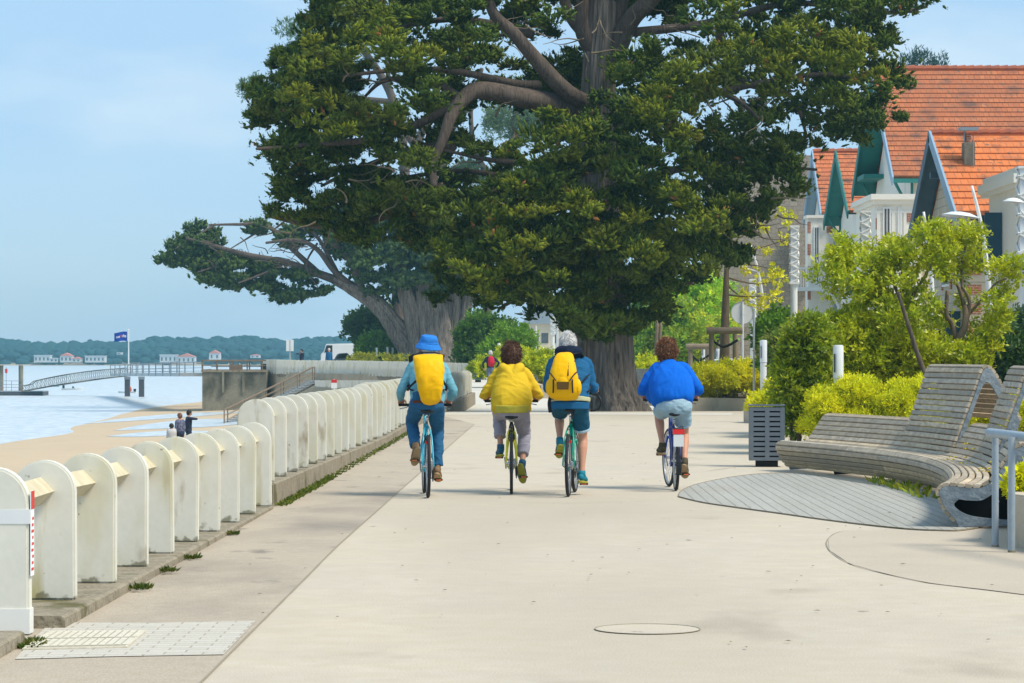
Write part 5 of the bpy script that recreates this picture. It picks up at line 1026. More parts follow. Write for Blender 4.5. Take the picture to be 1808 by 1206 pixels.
    M_ = Matrix.Rotation(R(90), 3, 'Y'); MB().lathe((.045, -.44, wr), [(.045, -.012), (.05, .0), (.03, .012)], 20, M=M_).build('cassette', 'rim_grey', o)
    mb = MB(); mb.tube([(.05, -.44, wr - .02), (.055, -.42, .26), (.055, -.40, .20)], [.012, .014, .010], 8, 2); mb.lathe((.055, -.40, .20), [(.025, -.006), (.025, .006)], 12, M=M_); mb.build('derailleur', 'black', o)
    mb = MB(); mb.tube([(0, -.27, .72), (-.02, -.2, .74), (-.03, -.05, .68)], .003, 5, 4); mb.box((-.025, -.30, .66), (.012, .02, .07)); mb.box((.025, -.30, .66), (.012, .02, .07)); mb.build('brake', 'black', o)
    if fender: # mudguard, rear lamp, plate
        pts = [Vector((0, -.44 + math.cos(R(a_)) * (wr + .03), wr + math.sin(R(a_)) * (wr + .03))) for a_ in range(60, 205, 12)]; mb = MB(); mb.tube(pts, [(.028, .004)] * len(pts), 8, side=(1, 0, 0)); mb.build('mudguard', fender, o)
        MB().b2((-.065, -.845, .66), (.065, -.80, .715)).build('rear_lamp', 'reflector_red', o); MB().b2((-.058, -.842, .52), (.058, -.825, .655)).build('rear_plate', 'white_metal', o)
        mb = MB()
        for s_ in (-1, 1): mb.tube([(s_ * .06, -.15, .72), (s_ * .065, -.6, .74), (s_ * .06, -.80, .70)], .006, 6); mb.tube([(s_ * .065, -.6, .74), (s_ * .065, -.44, wr)], .005, 6)
        mb.tube([(-.065, -.8, .72), (.065, -.8, .72)], .006, 6); mb.build('rack', 'black', o)
    else: MB().box((0, -.31, .60), (.05, .012, .03)).build('rear_reflector', 'reflector_red', o)
    return o
# ------------------------------------------------------------ people
def ik(a, c, l1, l2, pole):
    d = c - a; L_ = min(d.length, (l1 + l2) * .999); u = d.normalized(); x = (l1 * l1 - l2 * l2 + L_ * L_) / (2 * L_); h = math.sqrt(max(0, l1 * l1 - x * x)); p = pole - u * pole.dot(u); return a + u * x + p.normalized() * h
def hand(mb, w, f, s_, up, curl, side, k=1.0):
    """w wrist, f forward, s_ lateral to the thumb's opposite side (towards the little finger), up back of the hand"""
    f = f.normalized(); up = (up - f * up.dot(f)).normalized(); s_ = f.cross(up) * side
    pl = w + f * .088 * k; mb.tube([w - f * .01, w + f * .035 * k, pl], [(.026 * k, .018 * k), (.040 * k, .0155 * k), (.042 * k, .013 * k)], 12, 3, side=s_, dome=.5)
    Ls = (.072, .082, .076, .06)
    for i in range(4):
        b = pl + s_ * (i - 1.5) * .0205 * k - f * .006; a_ = 0; pts = [b]; Lf = Ls[i] * k
        for q, (fr, cu) in enumerate(((.45, curl[0]), (.32, curl[1]), (.23, curl[2]))):
            a_ += R(cu); pts.append(pts[-1] + (f * math.cos(a_) - up * math.sin(a_)) * Lf * fr * 1.05)
        mb.tube(pts, [.0093 * k, .0088 * k, .0078 * k, .0065 * k], 8, 2, dome=.8)
    tb = w + f * .03 * k - s_ * .026 * k; t1 = tb - s_ * .026 * k + f * .025 * k - up * .012; t2 = t1 + f * .026 * k - s_ * .004 - up * .012 * (1 + curl[0] / 60); t3 = t2 + f * .018 * k + s_ * .008 - up * .010
    mb.tube([tb, t1, t2, t3], [.013 * k, .0105 * k, .0095 * k, .0075 * k], 8, 2, dome=.8)
def head(mb, c, yaw=0, pitch=0, k=1.0):
    M_ = Matrix.Rotation(yaw, 3, 'Z') @ Matrix.Rotation(pitch, 3, 'X'); V = lambda x, y, z: c + M_ @ (Vector((x, y, z)) * k)
    def E(p, r_): mb.ell(V(*p), tuple(q * k for q in r_), 0, 20, rot=M_)
    E((0, -.012, .025), (.076, .094, .092)); E((0, .022, -.035), (.058, .068, .078)); E((0, .06, -.083), (.028, .022, .024)); E((0, .072, .012), (.05, .022, .02))
    mb.tube([V(0, .088, .008), V(0, .108, -.02), V(0, .116, -.034), V(0, .094, -.044)], [.009 * k, .012 * k, .015 * k, .009 * k], 8, 2, dome=.6)
    for s_ in (-1, 1): E((s_ * .012, .103, -.038), (.009, .01, .008)); E((s_ * .077, -.006, -.012), (.009, .020, .032)); E((s_ * .04, .064, -.02), (.024, .02, .02)); E((s_ * .032, .082, .026), (.02, .01, .007))
    E((0, .086, -.064), (.022, .012, .006)); E((0, .083, -.074), (.019, .012, .007)); return M_, V
def shoe(par, ank, toe_dir, m, sole, k=1.0):
    f = toe_dir.normalized(); u = (Vector((0, 0, 1)) - f * f.z).normalized(); x = f.cross(u); q = lambda a_, b_: ank + f * a_ * k + u * b_ * k
    mb = MB(); mb.tube([q(-.062, -.045), q(-.03, -.038), q(.04, -.040), (q(.11, -.052)), q(.165, -.062), q(.19, -.066)], [(.030 * k, .034 * k), (.037 * k, .042 * k), (.041 * k, .040 * k), (.046 * k, .030 * k), (.038 * k, .022 * k), (.02 * k, .014 * k)], 16, 3, side=x, dome=.6)
    mb.tube([q(-.01, -.03), q(-.018, .035)], [.043 * k, .041 * k], 14); o = mb.build('shoe', m, par, smooth=True)
    mb = MB(); out_ = []
    for a_, w in ((-.095, .012), (-.08, .03), (-.04, .038), (.03, .037), (.09, .048), (.14, .046), (.18, .032), (.20, .012)): out_.append((a_, w))
    pl = [q(a_, -.079) + x * w * k for a_, w in out_] + [q(a_, -.079) - x * w * k for a_, w in out_[::-1]]; mb.prism(pl, -u * .024 * k); so = mb.build('sole', sole, o); bevel(so, .006); return o
def person(root, J, sk='skin', hairf=None, top=None, bottom=None, shoes=None, vox=.0075, lean=Vector((0, 0, 1)), curl=(35, 45, 35), k=1.0, yaw=0, pitch=0, legskin='skin_leg', sh=1.0):
    """J: joints. top=(material, sleeve end 0..2, radii scale list, torso rings); bottom=(material, leg end 0..2, scale)"""
    b = MB(); hipc = (J['hipL'] + J['hipR']) / 2; ch = J['chest']; nk = J['neck']; X = Vector((1, 0, 0))
    b.tube([hipc + Vector((0, 0, -.07)), hipc + Vector((0, -.01, .02)), lerp(hipc, ch, .45), ch, lerp(ch, nk, .75)], [(.13, .10), (.155, .115), (.128, .088), (.15, .105), (.09, .065)], 20, 4, side=X, dome=.4)
    b.tube([J['shL'], nk - Vector((0, 0, .03)), J['shR']], [.052, .06, .052], 14, 4, dome=.7); b.tube([lerp(ch, nk, .9), nk, J['head'] + Vector((0, -.01, -.05))], [.062, .054, .052], 14, 3)
    for s_ in 'LR':
        b.tube([J['sh' + s_], lerp(J['sh' + s_], J['el' + s_], .5), J['el' + s_], lerp(J['el' + s_], J['wr' + s_], .35), J['wr' + s_]], [.048, .043, .034, .035, .024], 12, 3, dome=.6)
        b.tube([J['hip' + s_], lerp(J['hip' + s_], J['kn' + s_], .5), J['kn' + s_], lerp(J['kn' + s_], J['an' + s_], .32), lerp(J['kn' + s_], J['an' + s_], .75), J['an' + s_]], [.083 * sh, .070 * sh, .052, .054 * sh, .035, .033], 14, 3, dome=.5)
        b.tube([J['an' + s_], J['an' + s_] + J['toe' + s_] * .14 - Vector((0, 0, .04))], [.034, .026], 10, dome=.5)
        sd = 1 if s_ == 'R' else -1; hf = J.get('hf' + s_, Vector((0, 1, -.15))); hand(b, J['wr' + s_], hf, X * sd, Vector((0, 0, 1)) if abs(hf.z) < .8 else Vector((sd, 0, 0)), curl, sd)
    M_, V = head(b, J['head'], yaw, pitch, k); bo = organic('body', b, vox, sk, root, 2)
    for s_ in (-1, 1): e_ = MB().ell(V(s_ * .032, .088, .004), .0115 * k).build('eye', 'eye_white', root, smooth=True); MB().ell(V(s_ * .032, .0965, .004), .0055 * k).build('pupil', 'black', e_)
    if top:
        m, sl, sc, rings = top; t = MB(); P0 = J['hem'] if 'hem' in J else hipc; t.tube([P0 + (nk - P0) * q[0] + Vector((0, q[3] if len(q) > 3 else 0, 0)) for q in rings], [(q[1], q[2]) for q in rings], 28, 3, side=X, dome=.15, sq=.9)
        for s_ in 'LR':
            pts = [J['sh' + s_] + (nk - J['sh' + s_]) * .45, J['sh' + s_], lerp(J['sh' + s_], J['el' + s_], .5), J['el' + s_], lerp(J['el' + s_], J['wr' + s_], .5), lerp(J['el' + s_], J['wr' + s_], .97)]; rr = [.06, .066, .058, .05, .046, .038]; rr = [q * w for q, w in zip(rr, sc)]
            if sl < 1.5: pts, rr = pts[:4], rr[:4]
            if sl < 1: pts, rr = pts[:3], rr[:3]
            t.tube(pts, rr, 16, 3, dome=.25)
            for e_ in J.get('blob' + s_, []): t.ell(e_[0], e_[1], 0, 16)
        if J.get('hood') is not None:
            hb = J['hood']; t.tube(hb[0], hb[1], 16, 4, dome=.7, side=X)
        organic('top', t, vox, m, root, 5, disp=(.16, .012), folds=J.get('folds'))
    if bottom:
        m, ln, sc = bottom; t = MB(); t.tube([hipc + Vector((0, 0, .115)), hipc + Vector((0, -.005, .05)), hipc + Vector((0, -.012, -.03)), hipc + Vector((0, .01, -.09))], [(.15 * sc, .105 * sc), (.172 * sc, .125 * sc), (.178 * sc, .128 * sc), (.12 * sc, .09 * sc)], 24, 3, side=X, dome=.1)
        for s_ in 'LR':
            h_, k_, a_ = J['hip' + s_], J['kn' + s_], J['an' + s_]; full = [h_, lerp(h_, k_, .33), lerp(h_, k_, .66), k_, lerp(k_, a_, .35), lerp(k_, a_, .7), lerp(k_, a_, .96)]; rr = [.092, .090, .080, .068, .066, .060, .058]; n = {0.7: 3, 0.85: 3, 1: 4, 1.6: 6, 2: 7}[ln]
            if ln == .7: full[2] = lerp(h_, k_, .62)
            if ln == .85: full[2] = lerp(h_, k_, .80)
            t.tube(full[:n], [q * sc * sh for q in rr[:n]], 18, 3, dome=.03)
            if J.get('hemtrim'): q0, q1 = full[n - 1], full[n - 2]; d = (q0 - q1).normalized(); tr = MB(); r_ = rr[n - 1] * sc * sh; tr.tube([q0 - d * .025, q0 + d * .006], [r_ + .007, r_ + .009], 24); organic('hem', tr, .006, J['hemtrim'], root, 2)
        organic('bottoms', t, vox, m, root, 4, disp=(.10, .012), folds=J.get('folds2'))
    if shoes:
        for s_ in 'LR': shoe(root, J['an' + s_] + Vector((0, 0, -.01)), J['toe' + s_], *shoes)
    return V, M_
HAIRPAL = {'hair_brown': [(.09, .04, .022), (.17, .08, .045), (.06, .028, .017)], 'hair_auburn': [(.20, .08, .035), (.38, .19, .09), (.12, .05, .025)], 'hair_grey': [(.7, .69, .67), (.5, .49, .47), (.82, .8, .78)]}
def hair_bob(root, V, m, w=1.0, low=-.12, curly=.02, k=1.0, full=.0, cap=True, strands=0, slen=.05, spiky=.25):
    t = MB()
    if cap: t.ell(V(0, -.018, .04), (.094 * w, .108, .098))
    t.tube([V(0, -.045, .05 if cap else 0), V(0, -.052, -.02), V(0, -.045, low)], [(.095 * w, .082), (.098 * w + full, .078), (.07 * w + full * .5, .06)], 20, 4, side=(1, 0, 0), dome=.5)
    o = organic('hair', t, .008, m, root, 2, disp=(.03, curly)); n = len(o.data.vertices); pal = HAIRPAL.get(m)
    if pal and strands:
        co = np.empty(n * 3, dtype=np.float32); no = np.empty(n * 3, dtype=np.float32); o.data.vertices.foreach_get('co', co); o.data.vertices.foreach_get('normal', no); co = co.reshape(-1, 3); no = no.reshape(-1, 3)
        ii = RNG.integers(0, n, strands); d = no[ii] * spiky + np.array([0, -.1, -1]) * (1 - np.abs(no[ii][:, 2:3])) + RNG.normal(size=(strands, 3)) * (.25 + spiky * .5)
        leafmesh('strands', co[ii] - no[ii] * .004, d, np.full(strands, slen) * RNG.uniform(.6, 1.3, strands), np.full(strands, .0055), np.array(pal)[RNG.integers(0, len(pal), strands)] * RNG.uniform(.7, 1.3, (strands, 1)), 'hair_strand', o)
    return o
def rider(label, loc, rz, sz, hz, hx, headx, headz, crank, cfg):
    o = thing('person', label, 'person', loc, rz); X = Vector((1, 0, 0)); J = {}
    hp = Vector((cfg.get('hipx', 0), -.17, sz + .085)); J['hipL'] = hp + Vector((-.092, .02, 0)); J['hipR'] = hp + Vector((.092, .02, 0)); hw = cfg.get('sw', .17); fy = cfg.get('lean', .12)
    J['head'] = Vector((headx, fy + .07, headz - .12)); J['neck'] = Vector((headx * .7, fy, headz - .275)); szh = headz - .335
    J['shL'] = Vector((headx * .5 - hw, fy, szh)); J['shR'] = Vector((headx * .5 + hw, fy, szh)); J['chest'] = lerp(hp, J['neck'], .66) + Vector((0, -.03, 0))
    an = R(crank); cl = .17
    for s_, n in ((-1, 'L'), (1, 'R')):
        pd = Vector((s_ * .135, math.cos(an) * cl * s_, .285 + math.sin(an) * cl * s_)); hu = cfg.get('heel' + n, .25); td = Vector((s_ * .12, math.cos(hu), -math.sin(hu))); J['toe' + n] = td; u = Vector((0, math.sin(hu), math.cos(hu)))
        J['an' + n] = pd - td * .095 + u * .118; J['kn' + n] = ik(J['hip' + n], J['an' + n], .43, .42, Vector((s_ * cfg.get('knee', .12), 1, .2)))
        g_ = Vector((s_ * (hx + .0), .40, hz)); fw = Vector((s_ * -.12, 1, -.35)).normalized(); J['hf' + n] = fw; J['wr' + n] = g_ - fw * .075 + Vector((s_ * .012, 0, .045)); J['el' + n] = ik(J['sh' + n], J['wr' + n], .29, .25, Vector((s_ * cfg.get('elb', .45), -.35, -1)))
    J['hem'] = Vector((headx * .2, -.17, cfg['hem'])); J['folds'] = cfg.get('folds'); J['folds2'] = cfg.get('folds2'); 
    for kk, v in cfg.get('extra', lambda J: {})(J).items(): J[kk] = v
    V, M_ = person(o, J, 'skin', None, cfg['top'], cfg['bottom'], cfg['shoes'], vox=.0075, curl=(62, 70, 45), yaw=cfg.get('yaw', 0), pitch=cfg.get('pitch', -.05), sh=cfg.get('sh', 1.0)); return o, V, M_, J
def at_px(px, py): g_ = G(px, py); return Vector((g_.x, g_.y + .44, 0))
group_r = 'four cyclists riding abreast'
# 1 blue hat, yellow roll pack
L1 = at_px(754, 879); L1.x -= .02; B1 = bicycle('light blue bicycle under the rider in the blue bucket hat', L1, .07, 'paint_cyan', .945, 1.00, -42, ('flat', .26))
TR = [(0, .172, .122), (.12, .188, .135), (.35, .192, .138), (.62, .20, .138), (.83, .18, .115), (.95, .11, .08), (1.06, .07, .065)]
r1, V1, M1, J1 = rider('cyclist in a blue bucket hat, teal jacket and jeans carrying a smooth yellow pack', L1, .07, .945, 1.0, .255, .03, 1.755, -42, dict(hem=1.01, folds=(.011, (6, 6, 15), 1.0), folds2=(.013, (7, 7, 15), 2.0), top=('jacket_teal', 2, [.92, .95, .98, 1.0, 1.0, .98], TR), bottom=('jeans', 2, 1.03), shoes=('shoe_tan', 'sole_tan'), heelL=.75, heelR=.35, sw=.165, elb=.55, lean=.10,
    extra=lambda J: {'hood': ([J['neck'] + Vector((-.09, -.01, .02)), J['neck'] + Vector((0, -.075, .035)), J['neck'] + Vector((.09, -.01, .02))], [.045, .055, .045])}))
hair_bob(r1, V1, 'hair_grey', .78, -.075, .004, cap=False)
ht = MB(); Mh = Matrix.Rotation(R(8), 3, 'X') @ Matrix.Rotation(R(6), 3, 'Y'); ht.lathe(V1(0, -.01, .035), [(.145, -.045), (.150, -.040), (.125, .0), (.108, .022), (.104, .03), (.100, .07), (.086, .098), (.05, .108), (.0, .110), (.0, .10), (.09, .06), (.1, .01), (.12, -.01)], 40, M=Mh); ho = organic('bucket_hat', ht, .006, 'hat_blue', r1, 2, disp=(.07, .012))
bt = MB(); bt.lathe(V1(0, -.01, .035), [(.107, .016), (.111, .018), (.109, .03), (.105, .03)], 40, M=Mh, closed=True); bt.build('hat_band', 'hat_blue', ho, smooth=True)
be = MB(); be.tube([(0, -.172, 1.025), (0, -.17, 1.055)], [(.182, .132), (.180, .130)], 32, side=(1, 0, 0)); be.build('belt', 'belt_brown', r1, smooth=True)
# 2 yellow hoodie
L2 = at_px(903, 872.5); B2 = bicycle('bright yellow bicycle under the rider in the yellow hoodie', L2, 0, 'paint_yellow', .865, 1.03, -142, ('flat', .27))
TR2 = [(-.02, .205, .15), (.05, .222, .165), (.22, .232, .18), (.42, .222, .17), (.62, .20, .15), (.8, .165, .13), (.93, .11, .10), (1.02, .08, .075)]
r2, V2, M2, J2 = rider('cyclist with a brown bob in a loose yellow hoodie and grey cropped trousers', L2, 0, .865, 1.03, .275, 0, 1.685, -142, dict(hem=.925, folds=(.017, (5, 5, 9), 3.0), folds2=(.012, (7, 7, 14), 4.0), top=('hoodie_yellow', 2, [.85, .92, 1.0, 1.08, 1.0, .9], TR2), bottom=('trousers_grey', 1.6, 1.10), shoes=('shoe_navy', 'sole_yellow'), heelL=.1, heelR=.9, sw=.155, elb=.66, lean=.10, hipx=.005,
    extra=lambda J: {'hood': ([J['neck'] + Vector((-.10, .0, .02)), J['neck'] + Vector((-.085, -.085, -.01)), J['neck'] + Vector((0, -.155, -.085)), J['neck'] + Vector((.085, -.085, -.01)), J['neck'] + Vector((.10, 0, .02))], [.045, .06, .05, .06, .045]), 'blobL': [(lerp(J['shL'], J['elL'], .5) + Vector((.04, 0, -.05)), (.07, .08, .12))], 'blobR': [(lerp(J['shR'], J['elR'], .5) + Vector((-.04, 0, -.05)), (.07, .08, .12))]}))
hair_bob(r2, V2, 'hair_brown', 1.08, -.105, .014, strands=5000)
sh_ = MB(); sh_.tube([(0, -.175, .905), (0, -.175, .99)], [(.196, .150), (.215, .165)], 32, side=(1, 0, 0)); organic('shirt', sh_, .008, 'shirt_yellow', r2, 2, disp=(.08, .012))
mb = MB()
for k in range(7): a_ = k * .9; mb.tube([(0.01 * math.cos(a_), -.16, .80), (.03 * math.cos(a_), -.20 - .02 * math.sin(a_), .72), (.035 * math.cos(a_ + 1), -.19, .62), (0, -.16, .56)], .006, 5, 4)
mb.build('cable_lock', 'black', B2)
# 3 grey hair, navy jacket, yellow daypack
L3 = at_px(1010, 877); B3 = bicycle('green bicycle under the grey-haired rider with the daypack', L3, -.09, 'paint_green', .95, 1.13, -78, ('flat', .22), steer=-.03)
TR3 = [(0, .19, .135), (.12, .215, .155), (.4, .225, .16), (.66, .235, .155), (.86, .22, .13), (.98, .12, .09), (1.06, .08, .075)]
r3, V3, M3, J3 = rider('grey-haired cyclist in a navy jacket with a cream hem stripe and denim shorts', L3, -.09, .95, 1.14, .235, -.045, 1.80, -78, dict(hem=.99, folds=(.012, (5, 5, 13), 5.0), folds2=(.012, (9, 9, 9), 6.0), top=('jacket_navy', 2, [.95, 1.02, 1.05, 1.02, 1.0, .95], TR3), bottom=('shorts_denim_dark', .85, 1.10), shoes=('shoe_teal', 'sole_yellow'), heelL=.55, heelR=.1, sw=.185, elb=.25, lean=.06,
    extra=lambda J: {'hood': ([J['neck'] + Vector((-.09, 0, .03)), J['neck'] + Vector((0, -.09, .02)), J['neck'] + Vector((.09, 0, .03))], [.03, .035, .03]), 'hemtrim': 'denim_hem'}))
hair_bob(r3, V3, 'hair_grey', .96, -.06, .012, strands=4000, slen=.025, spiky=.5)
hd_ = MB(); hd_.tube([J3['neck'] + Vector((-.10, .03, .07)), J3['neck'] + Vector((-.085, -.08, .065)), J3['neck'] + Vector((0, -.135, .06)), J3['neck'] + Vector((.085, -.08, .065)), J3['neck'] + Vector((.10, .03, .07))], [.045, .068, .078, .068, .045], 16, 4, dome=.8); organic('hood', hd_, .007, 'hood_dark', r3, 3, disp=(.05, .012))
mb = MB(); mb.tube([(0, -.172, 1.035), (0, -.165, 1.085)], [(.222, .162), (.227, .166)], 36, side=(1, 0, 0)); organic('jacket_stripe', mb, .007, 'band_cream', r3, 3, disp=(.11, .012))
mb = MB(); mb.tube([(0, -.175, .955), (0, -.172, 1.035)], [(.208, .152), (.219, .159)], 36, side=(1, 0, 0)); organic('jacket_hem', mb, .007, 'jacket_navy', r3, 3, disp=(.11, .012))
# 4 blue sweater
L4 = at_px(1192, 866.5); B4 = bicycle('blue bicycle with rear rack, red lamp and plate under the rider in the blue sweater', L4, .02, 'paint_blue', .88, 1.03, -140, ('flat', .285), fender='black', steer=.12)
TR4 = [(0, .20, .15), (.06, .235, .17), (.25, .26, .19), (.45, .26, .19), (.65, .235, .17), (.82, .18, .14), (.94, .12, .10), (1.02, .08, .075)]
r4, V4, M4, J4 = rider('cyclist with curly auburn hair in a loose cobalt sweater and pale denim shorts', L4, .02, .88, 1.04, .29, -.06, 1.735, -140, dict(hem=.985, folds=(.014, (9, 6, 3), 7.0), folds2=(.014, (8, 8, 12), 8.0), top=('sweater_blue', 2, [.88, 1.0, 1.2, 1.25, 1.1, .9], TR4), bottom=('shorts_denim_pale', .7, 1.16), shoes=('shoe_olive', 'sole_tan'), heelL=.0, heelR=.6, sw=.165, elb=.7, lean=.10, sh=1.0,
    extra=lambda J: {'blobL': [(lerp(J['shL'], J['elL'], .55) + Vector((.05, 0, -.08)), (.10, .10, .2)), (lerp(J['shL'], J['elL'], .9) + Vector((.08, 0, -.03)), (.06, .08, .10))], 'blobR': [(lerp(J['shR'], J['elR'], .55) + Vector((-.05, 0, -.08)), (.10, .10, .2)), (lerp(J['shR'], J['elR'], .9) + Vector((-.08, 0, -.03)), (.06, .08, .10))], 'hemtrim': 'denim_hem'}))
hair_bob(r4, V4, 'hair_auburn', 1.10, -.10, .035, full=.012, strands=5000, slen=.04, spiky=.7)
# ------------------------------------------------------------ backpacks (carried, so things of their own)
def place_on(o, r_): o.location = r_.location; o.rotation_euler = r_.rotation_euler; return o
bp1 = place_on(thing('backpack', 'smooth yellow roll-top backpack on the back of the rider in the blue hat', 'backpack'), r1)
t = MB(); t.tube([(.03, -.315, 1.04), (.03, -.345, 1.09), (.028, -.355, 1.22), (.02, -.325, 1.37), (.015, -.27, 1.48), (.01, -.21, 1.545)], [(.080, .045), (.112, .072), (.140, .092), (.155, .098), (.162, .08), (.167, .03)], 24, 4, side=(1, 0, 0), dome=.25, sq=.7); organic('pack_body', t, .007, 'pack_yellow', bp1, 3, disp=(.13, .010), folds=(.016, (6, 5, 5), 9.0))
mb = MB(); mb.tube([(-.155, -.215, 1.552), (-.08, -.20, 1.582), (.01, -.195, 1.586), (.10, -.20, 1.582), (.172, -.215, 1.552)], .007, 8, 4); mb.build('roll_seam', 'pack_strap', bp1, smooth=True)
for s_ in (-1, 1):
    mb = MB(); mb.tube([(s_ * .15 + .01, -.21, 1.56), (s_ * .175, -.05, 1.54), (s_ * .165, .10, 1.50), (s_ * .16, .19, 1.36), (s_ * .19, .06, 1.22), (s_ * .165, -.20, 1.17)], [(.025, .006)] * 6, 8, 5, side=(1, 0, 0)); mb.build('strap', 'pack_strap', bp1); mb = MB(); mb.tube([(s_ * .15 + .02, -.33, 1.27), (s_ * .20 + .01, -.24, 1.21), (s_ * .21, -.14, 1.17)], [(.014, .012)] * 3, 6, 3); mb.build('side_strap', 'pack_strap', bp1)
bp3 = place_on(thing('backpack', 'yellow zipped daypack with a dark mesh pocket on the grey-haired rider', 'backpack'), r3); cxp = -.06
t = MB(); t.tube([(cxp - .01, -.26, 1.10), (cxp, -.335, 1.15), (cxp, -.345, 1.28), (cxp, -.31, 1.42), (cxp + .005, -.25, 1.52), (cxp + .005, -.18, 1.56)], [(.15, .05), (.175, .095), (.165, .105), (.135, .095), (.105, .07), (.075, .03)], 24, 4, side=(1, 0, 0), dome=.3, sq=.72); organic('pack_body', t, .007, 'pack_yellow', bp3, 3, disp=(.09, .012))
for s_ in (-1, 1): t = MB(); t.ell((cxp + s_ * .155, -.345, 1.20), (.045, .075, .095)); organic('side_pocket', t, .007, 'pack_yellow', bp3, 3); MB().tube([(cxp + s_ * .105, -.452, 1.29), (cxp + s_ * .105, -.458, 1.22), (cxp + s_ * .108, -.448, 1.14)], .008, 6, 3).build('zip', 'pack_strap', bp3)
t = MB(); t.ell((cxp, -.415, 1.24), (.085, .055, .10)); organic('front_pocket', t, .007, 'pack_yellow', bp3, 3); MB().box((cxp, -.470, 1.22), (.125, .014, .085), rot=Matrix.Rotation(R(-2), 3, 'X'), taper=1.12).build('mesh_pocket', 'pack_mesh', bp3)
mb = MB(); mb.tube([(cxp - .15, -.39, 1.36), (cxp - .12, -.435, 1.33), (cxp - .075, -.470, 1.275)], .007, 6, 4); mb.tube([(cxp + .15, -.39, 1.37), (cxp + .12, -.435, 1.34), (cxp + .075, -.470, 1.275)], .007, 6, 4); mb.tube([(cxp + .055, -.378, 1.47), (cxp + .055, -.445, 1.33)], .008, 6); mb.tube([(cxp - .12, -.30, 1.49), (cxp, -.375, 1.475), (cxp + .12, -.30, 1.49)], .008, 6, 5); mb.build('piping', 'pack_strap', bp3)
mb = MB(); mb.tube([(cxp - .14, -.26, 1.085), (cxp, -.335, 1.085), (cxp + .13, -.26, 1.085)], [(.03, .02)] * 3, 8, 5); mb.build('base_pad', 'pack_strap', bp3)
for s_ in (-1, 1):
    mb = MB(); mb.tube([(cxp + s_ * .06, -.18, 1.56), (s_ * .12 - .03, -.08, 1.575), (s_ * .15 - .02, .08, 1.50), (s_ * .16, .14, 1.36), (s_ * .2, .02, 1.22), (s_ * .19, -.2, 1.15)], [(.025, .006)] * 6, 8, 5, side=(1, 0, 0)); mb.build('strap', 'pack_strap', bp3)
mb = MB(); mb.tube([(cxp + .16, -.28, 1.20), (cxp + .23, -.22, 1.30), (cxp + .27, -.12, 1.34)], .009, 6, 4); mb.tube([(cxp + .14, -.29, 1.15), (cxp + .12, -.27, 1.02), (cxp + .09, -.30, .86)], [(.014, .005)] * 3, 6, 4); mb.tube([(cxp - .14, -.28, 1.13), (cxp - .17, -.2, 1.02), (cxp - .16, -.16, .92)], [(.02, .008)] * 3, 6, 4); mb.build('loose_strap', 'pack_strap', bp3)
mb = MB(); mb.tube([(.22, .30, 1.12), (.29, .22, 1.10), (.32, .20, 1.03), (.29, .23, .95), (.20, .30, .93)], .011, 8, 5); mb.build('bar_end', 'black', B3, smooth=True)
# ------------------------------------------------------------ standing people
def stander(label, loc, rz, h, top, bottom, shoes, hair, pose='stand', vox=.014, extra=None, sleeves=2, ln=2, sh=1.0):
    o = thing('person', label, 'person', loc, rz); k = h / 1.75; X = Vector((1, 0, 0)); V3_ = lambda x, y, z: Vector((x, y, z)) * k; J = {}
    J['head'] = V3_(0, .04, 1.63); J['neck'] = V3_(0, 0, 1.475); J['chest'] = V3_(0, 0, 1.3)
    for s_, n in ((-1, 'L'), (1, 'R')):
        J['sh' + n] = V3_(s_ * .175, 0, 1.41); J['hip' + n] = V3_(s_ * .09, 0, .93); st_ = s_ * .28 if pose == 'walk' else s_ * .04; J['an' + n] = V3_(s_ * .1, st_ - .03, .09 + (.06 if st_ < -.1 else 0)); J['kn' + n] = ik(J['hip' + n], J['an' + n], .43 * k, .43 * k, Vector((0, 1, 0))); J['toe' + n] = Vector((s_ * .15, 1, -.35 if (pose == 'walk' and s_ < 0) else 0)).normalized()
        if pose in ('hips',): J['wr' + n] = V3_(s_ * .22, .05, 1.02)
        elif pose == 'phone' : J['wr' + n] = V3_(s_ * .06, .24, 1.40)
        elif pose == 'walk': J['wr' + n] = V3_(s_ * .27, -s_ * .12 + .12, .98)
        else: J['wr' + n] = V3_(s_ * .24, .05, .86)
        J['el' + n] = ik(J['sh' + n], J['wr' + n], .29 * k, .26 * k, Vector((s_ * 1, -.6, 0))); J['hf' + n] = (J['wr' + n] - J['el' + n]).normalized()
    J['hem'] = V3_(0, 0, .90); TRs = [(0, .18, .13), (.3, .17, .125), (.65, .195, .135), (.88, .18, .115), (1.0, .08, .07)]
    V, M_ = person(o, J, 'skin', None, (top, sleeves, [1] * 6, TRs), (bottom, ln, 1.0 * sh), shoes, vox=vox, curl=(15, 25, 20), k=k * .98); hair_bob(o, V, hair, .98, -.07, .012); return o
def pz(px, py, Y): q = P(px, py, Y); return q
wk = stander('far walker with white hair, a dark top, blue shorts and a small red backpack', (P(866, 0, 126).x, 126, gz(126)), .15, 1.76, 'dark_cloth', 'walker_shorts', ('shoe_olive', 'sole_tan'), 'hair_grey', 'walk', ln=.85)
rb = place_on(thing('backpack', 'small red backpack on the far walker', 'backpack'), wk); t = MB(); t.tube([(0, -.20, 1.08), (0, -.24, 1.22), (0, -.2, 1.42), (0, -.15, 1.48)], [(.12, .07), (.15, .1), (.13, .08), (.09, .04)], 16, 3, side=(1, 0, 0), dome=.4); organic('pack_body', t, .012, 'red_cloth', rb, 3)
for s_ in (-1, 1): mb = MB(); mb.tube([(s_ * .08, -.15, 1.47), (s_ * .13, .02, 1.50), (s_ * .13, .15, 1.35), (s_ * .15, .0, 1.15)], [(.025, .008)] * 4, 8, 4, side=(1, 0, 0)); mb.build('strap', 'pack_strap', rb)
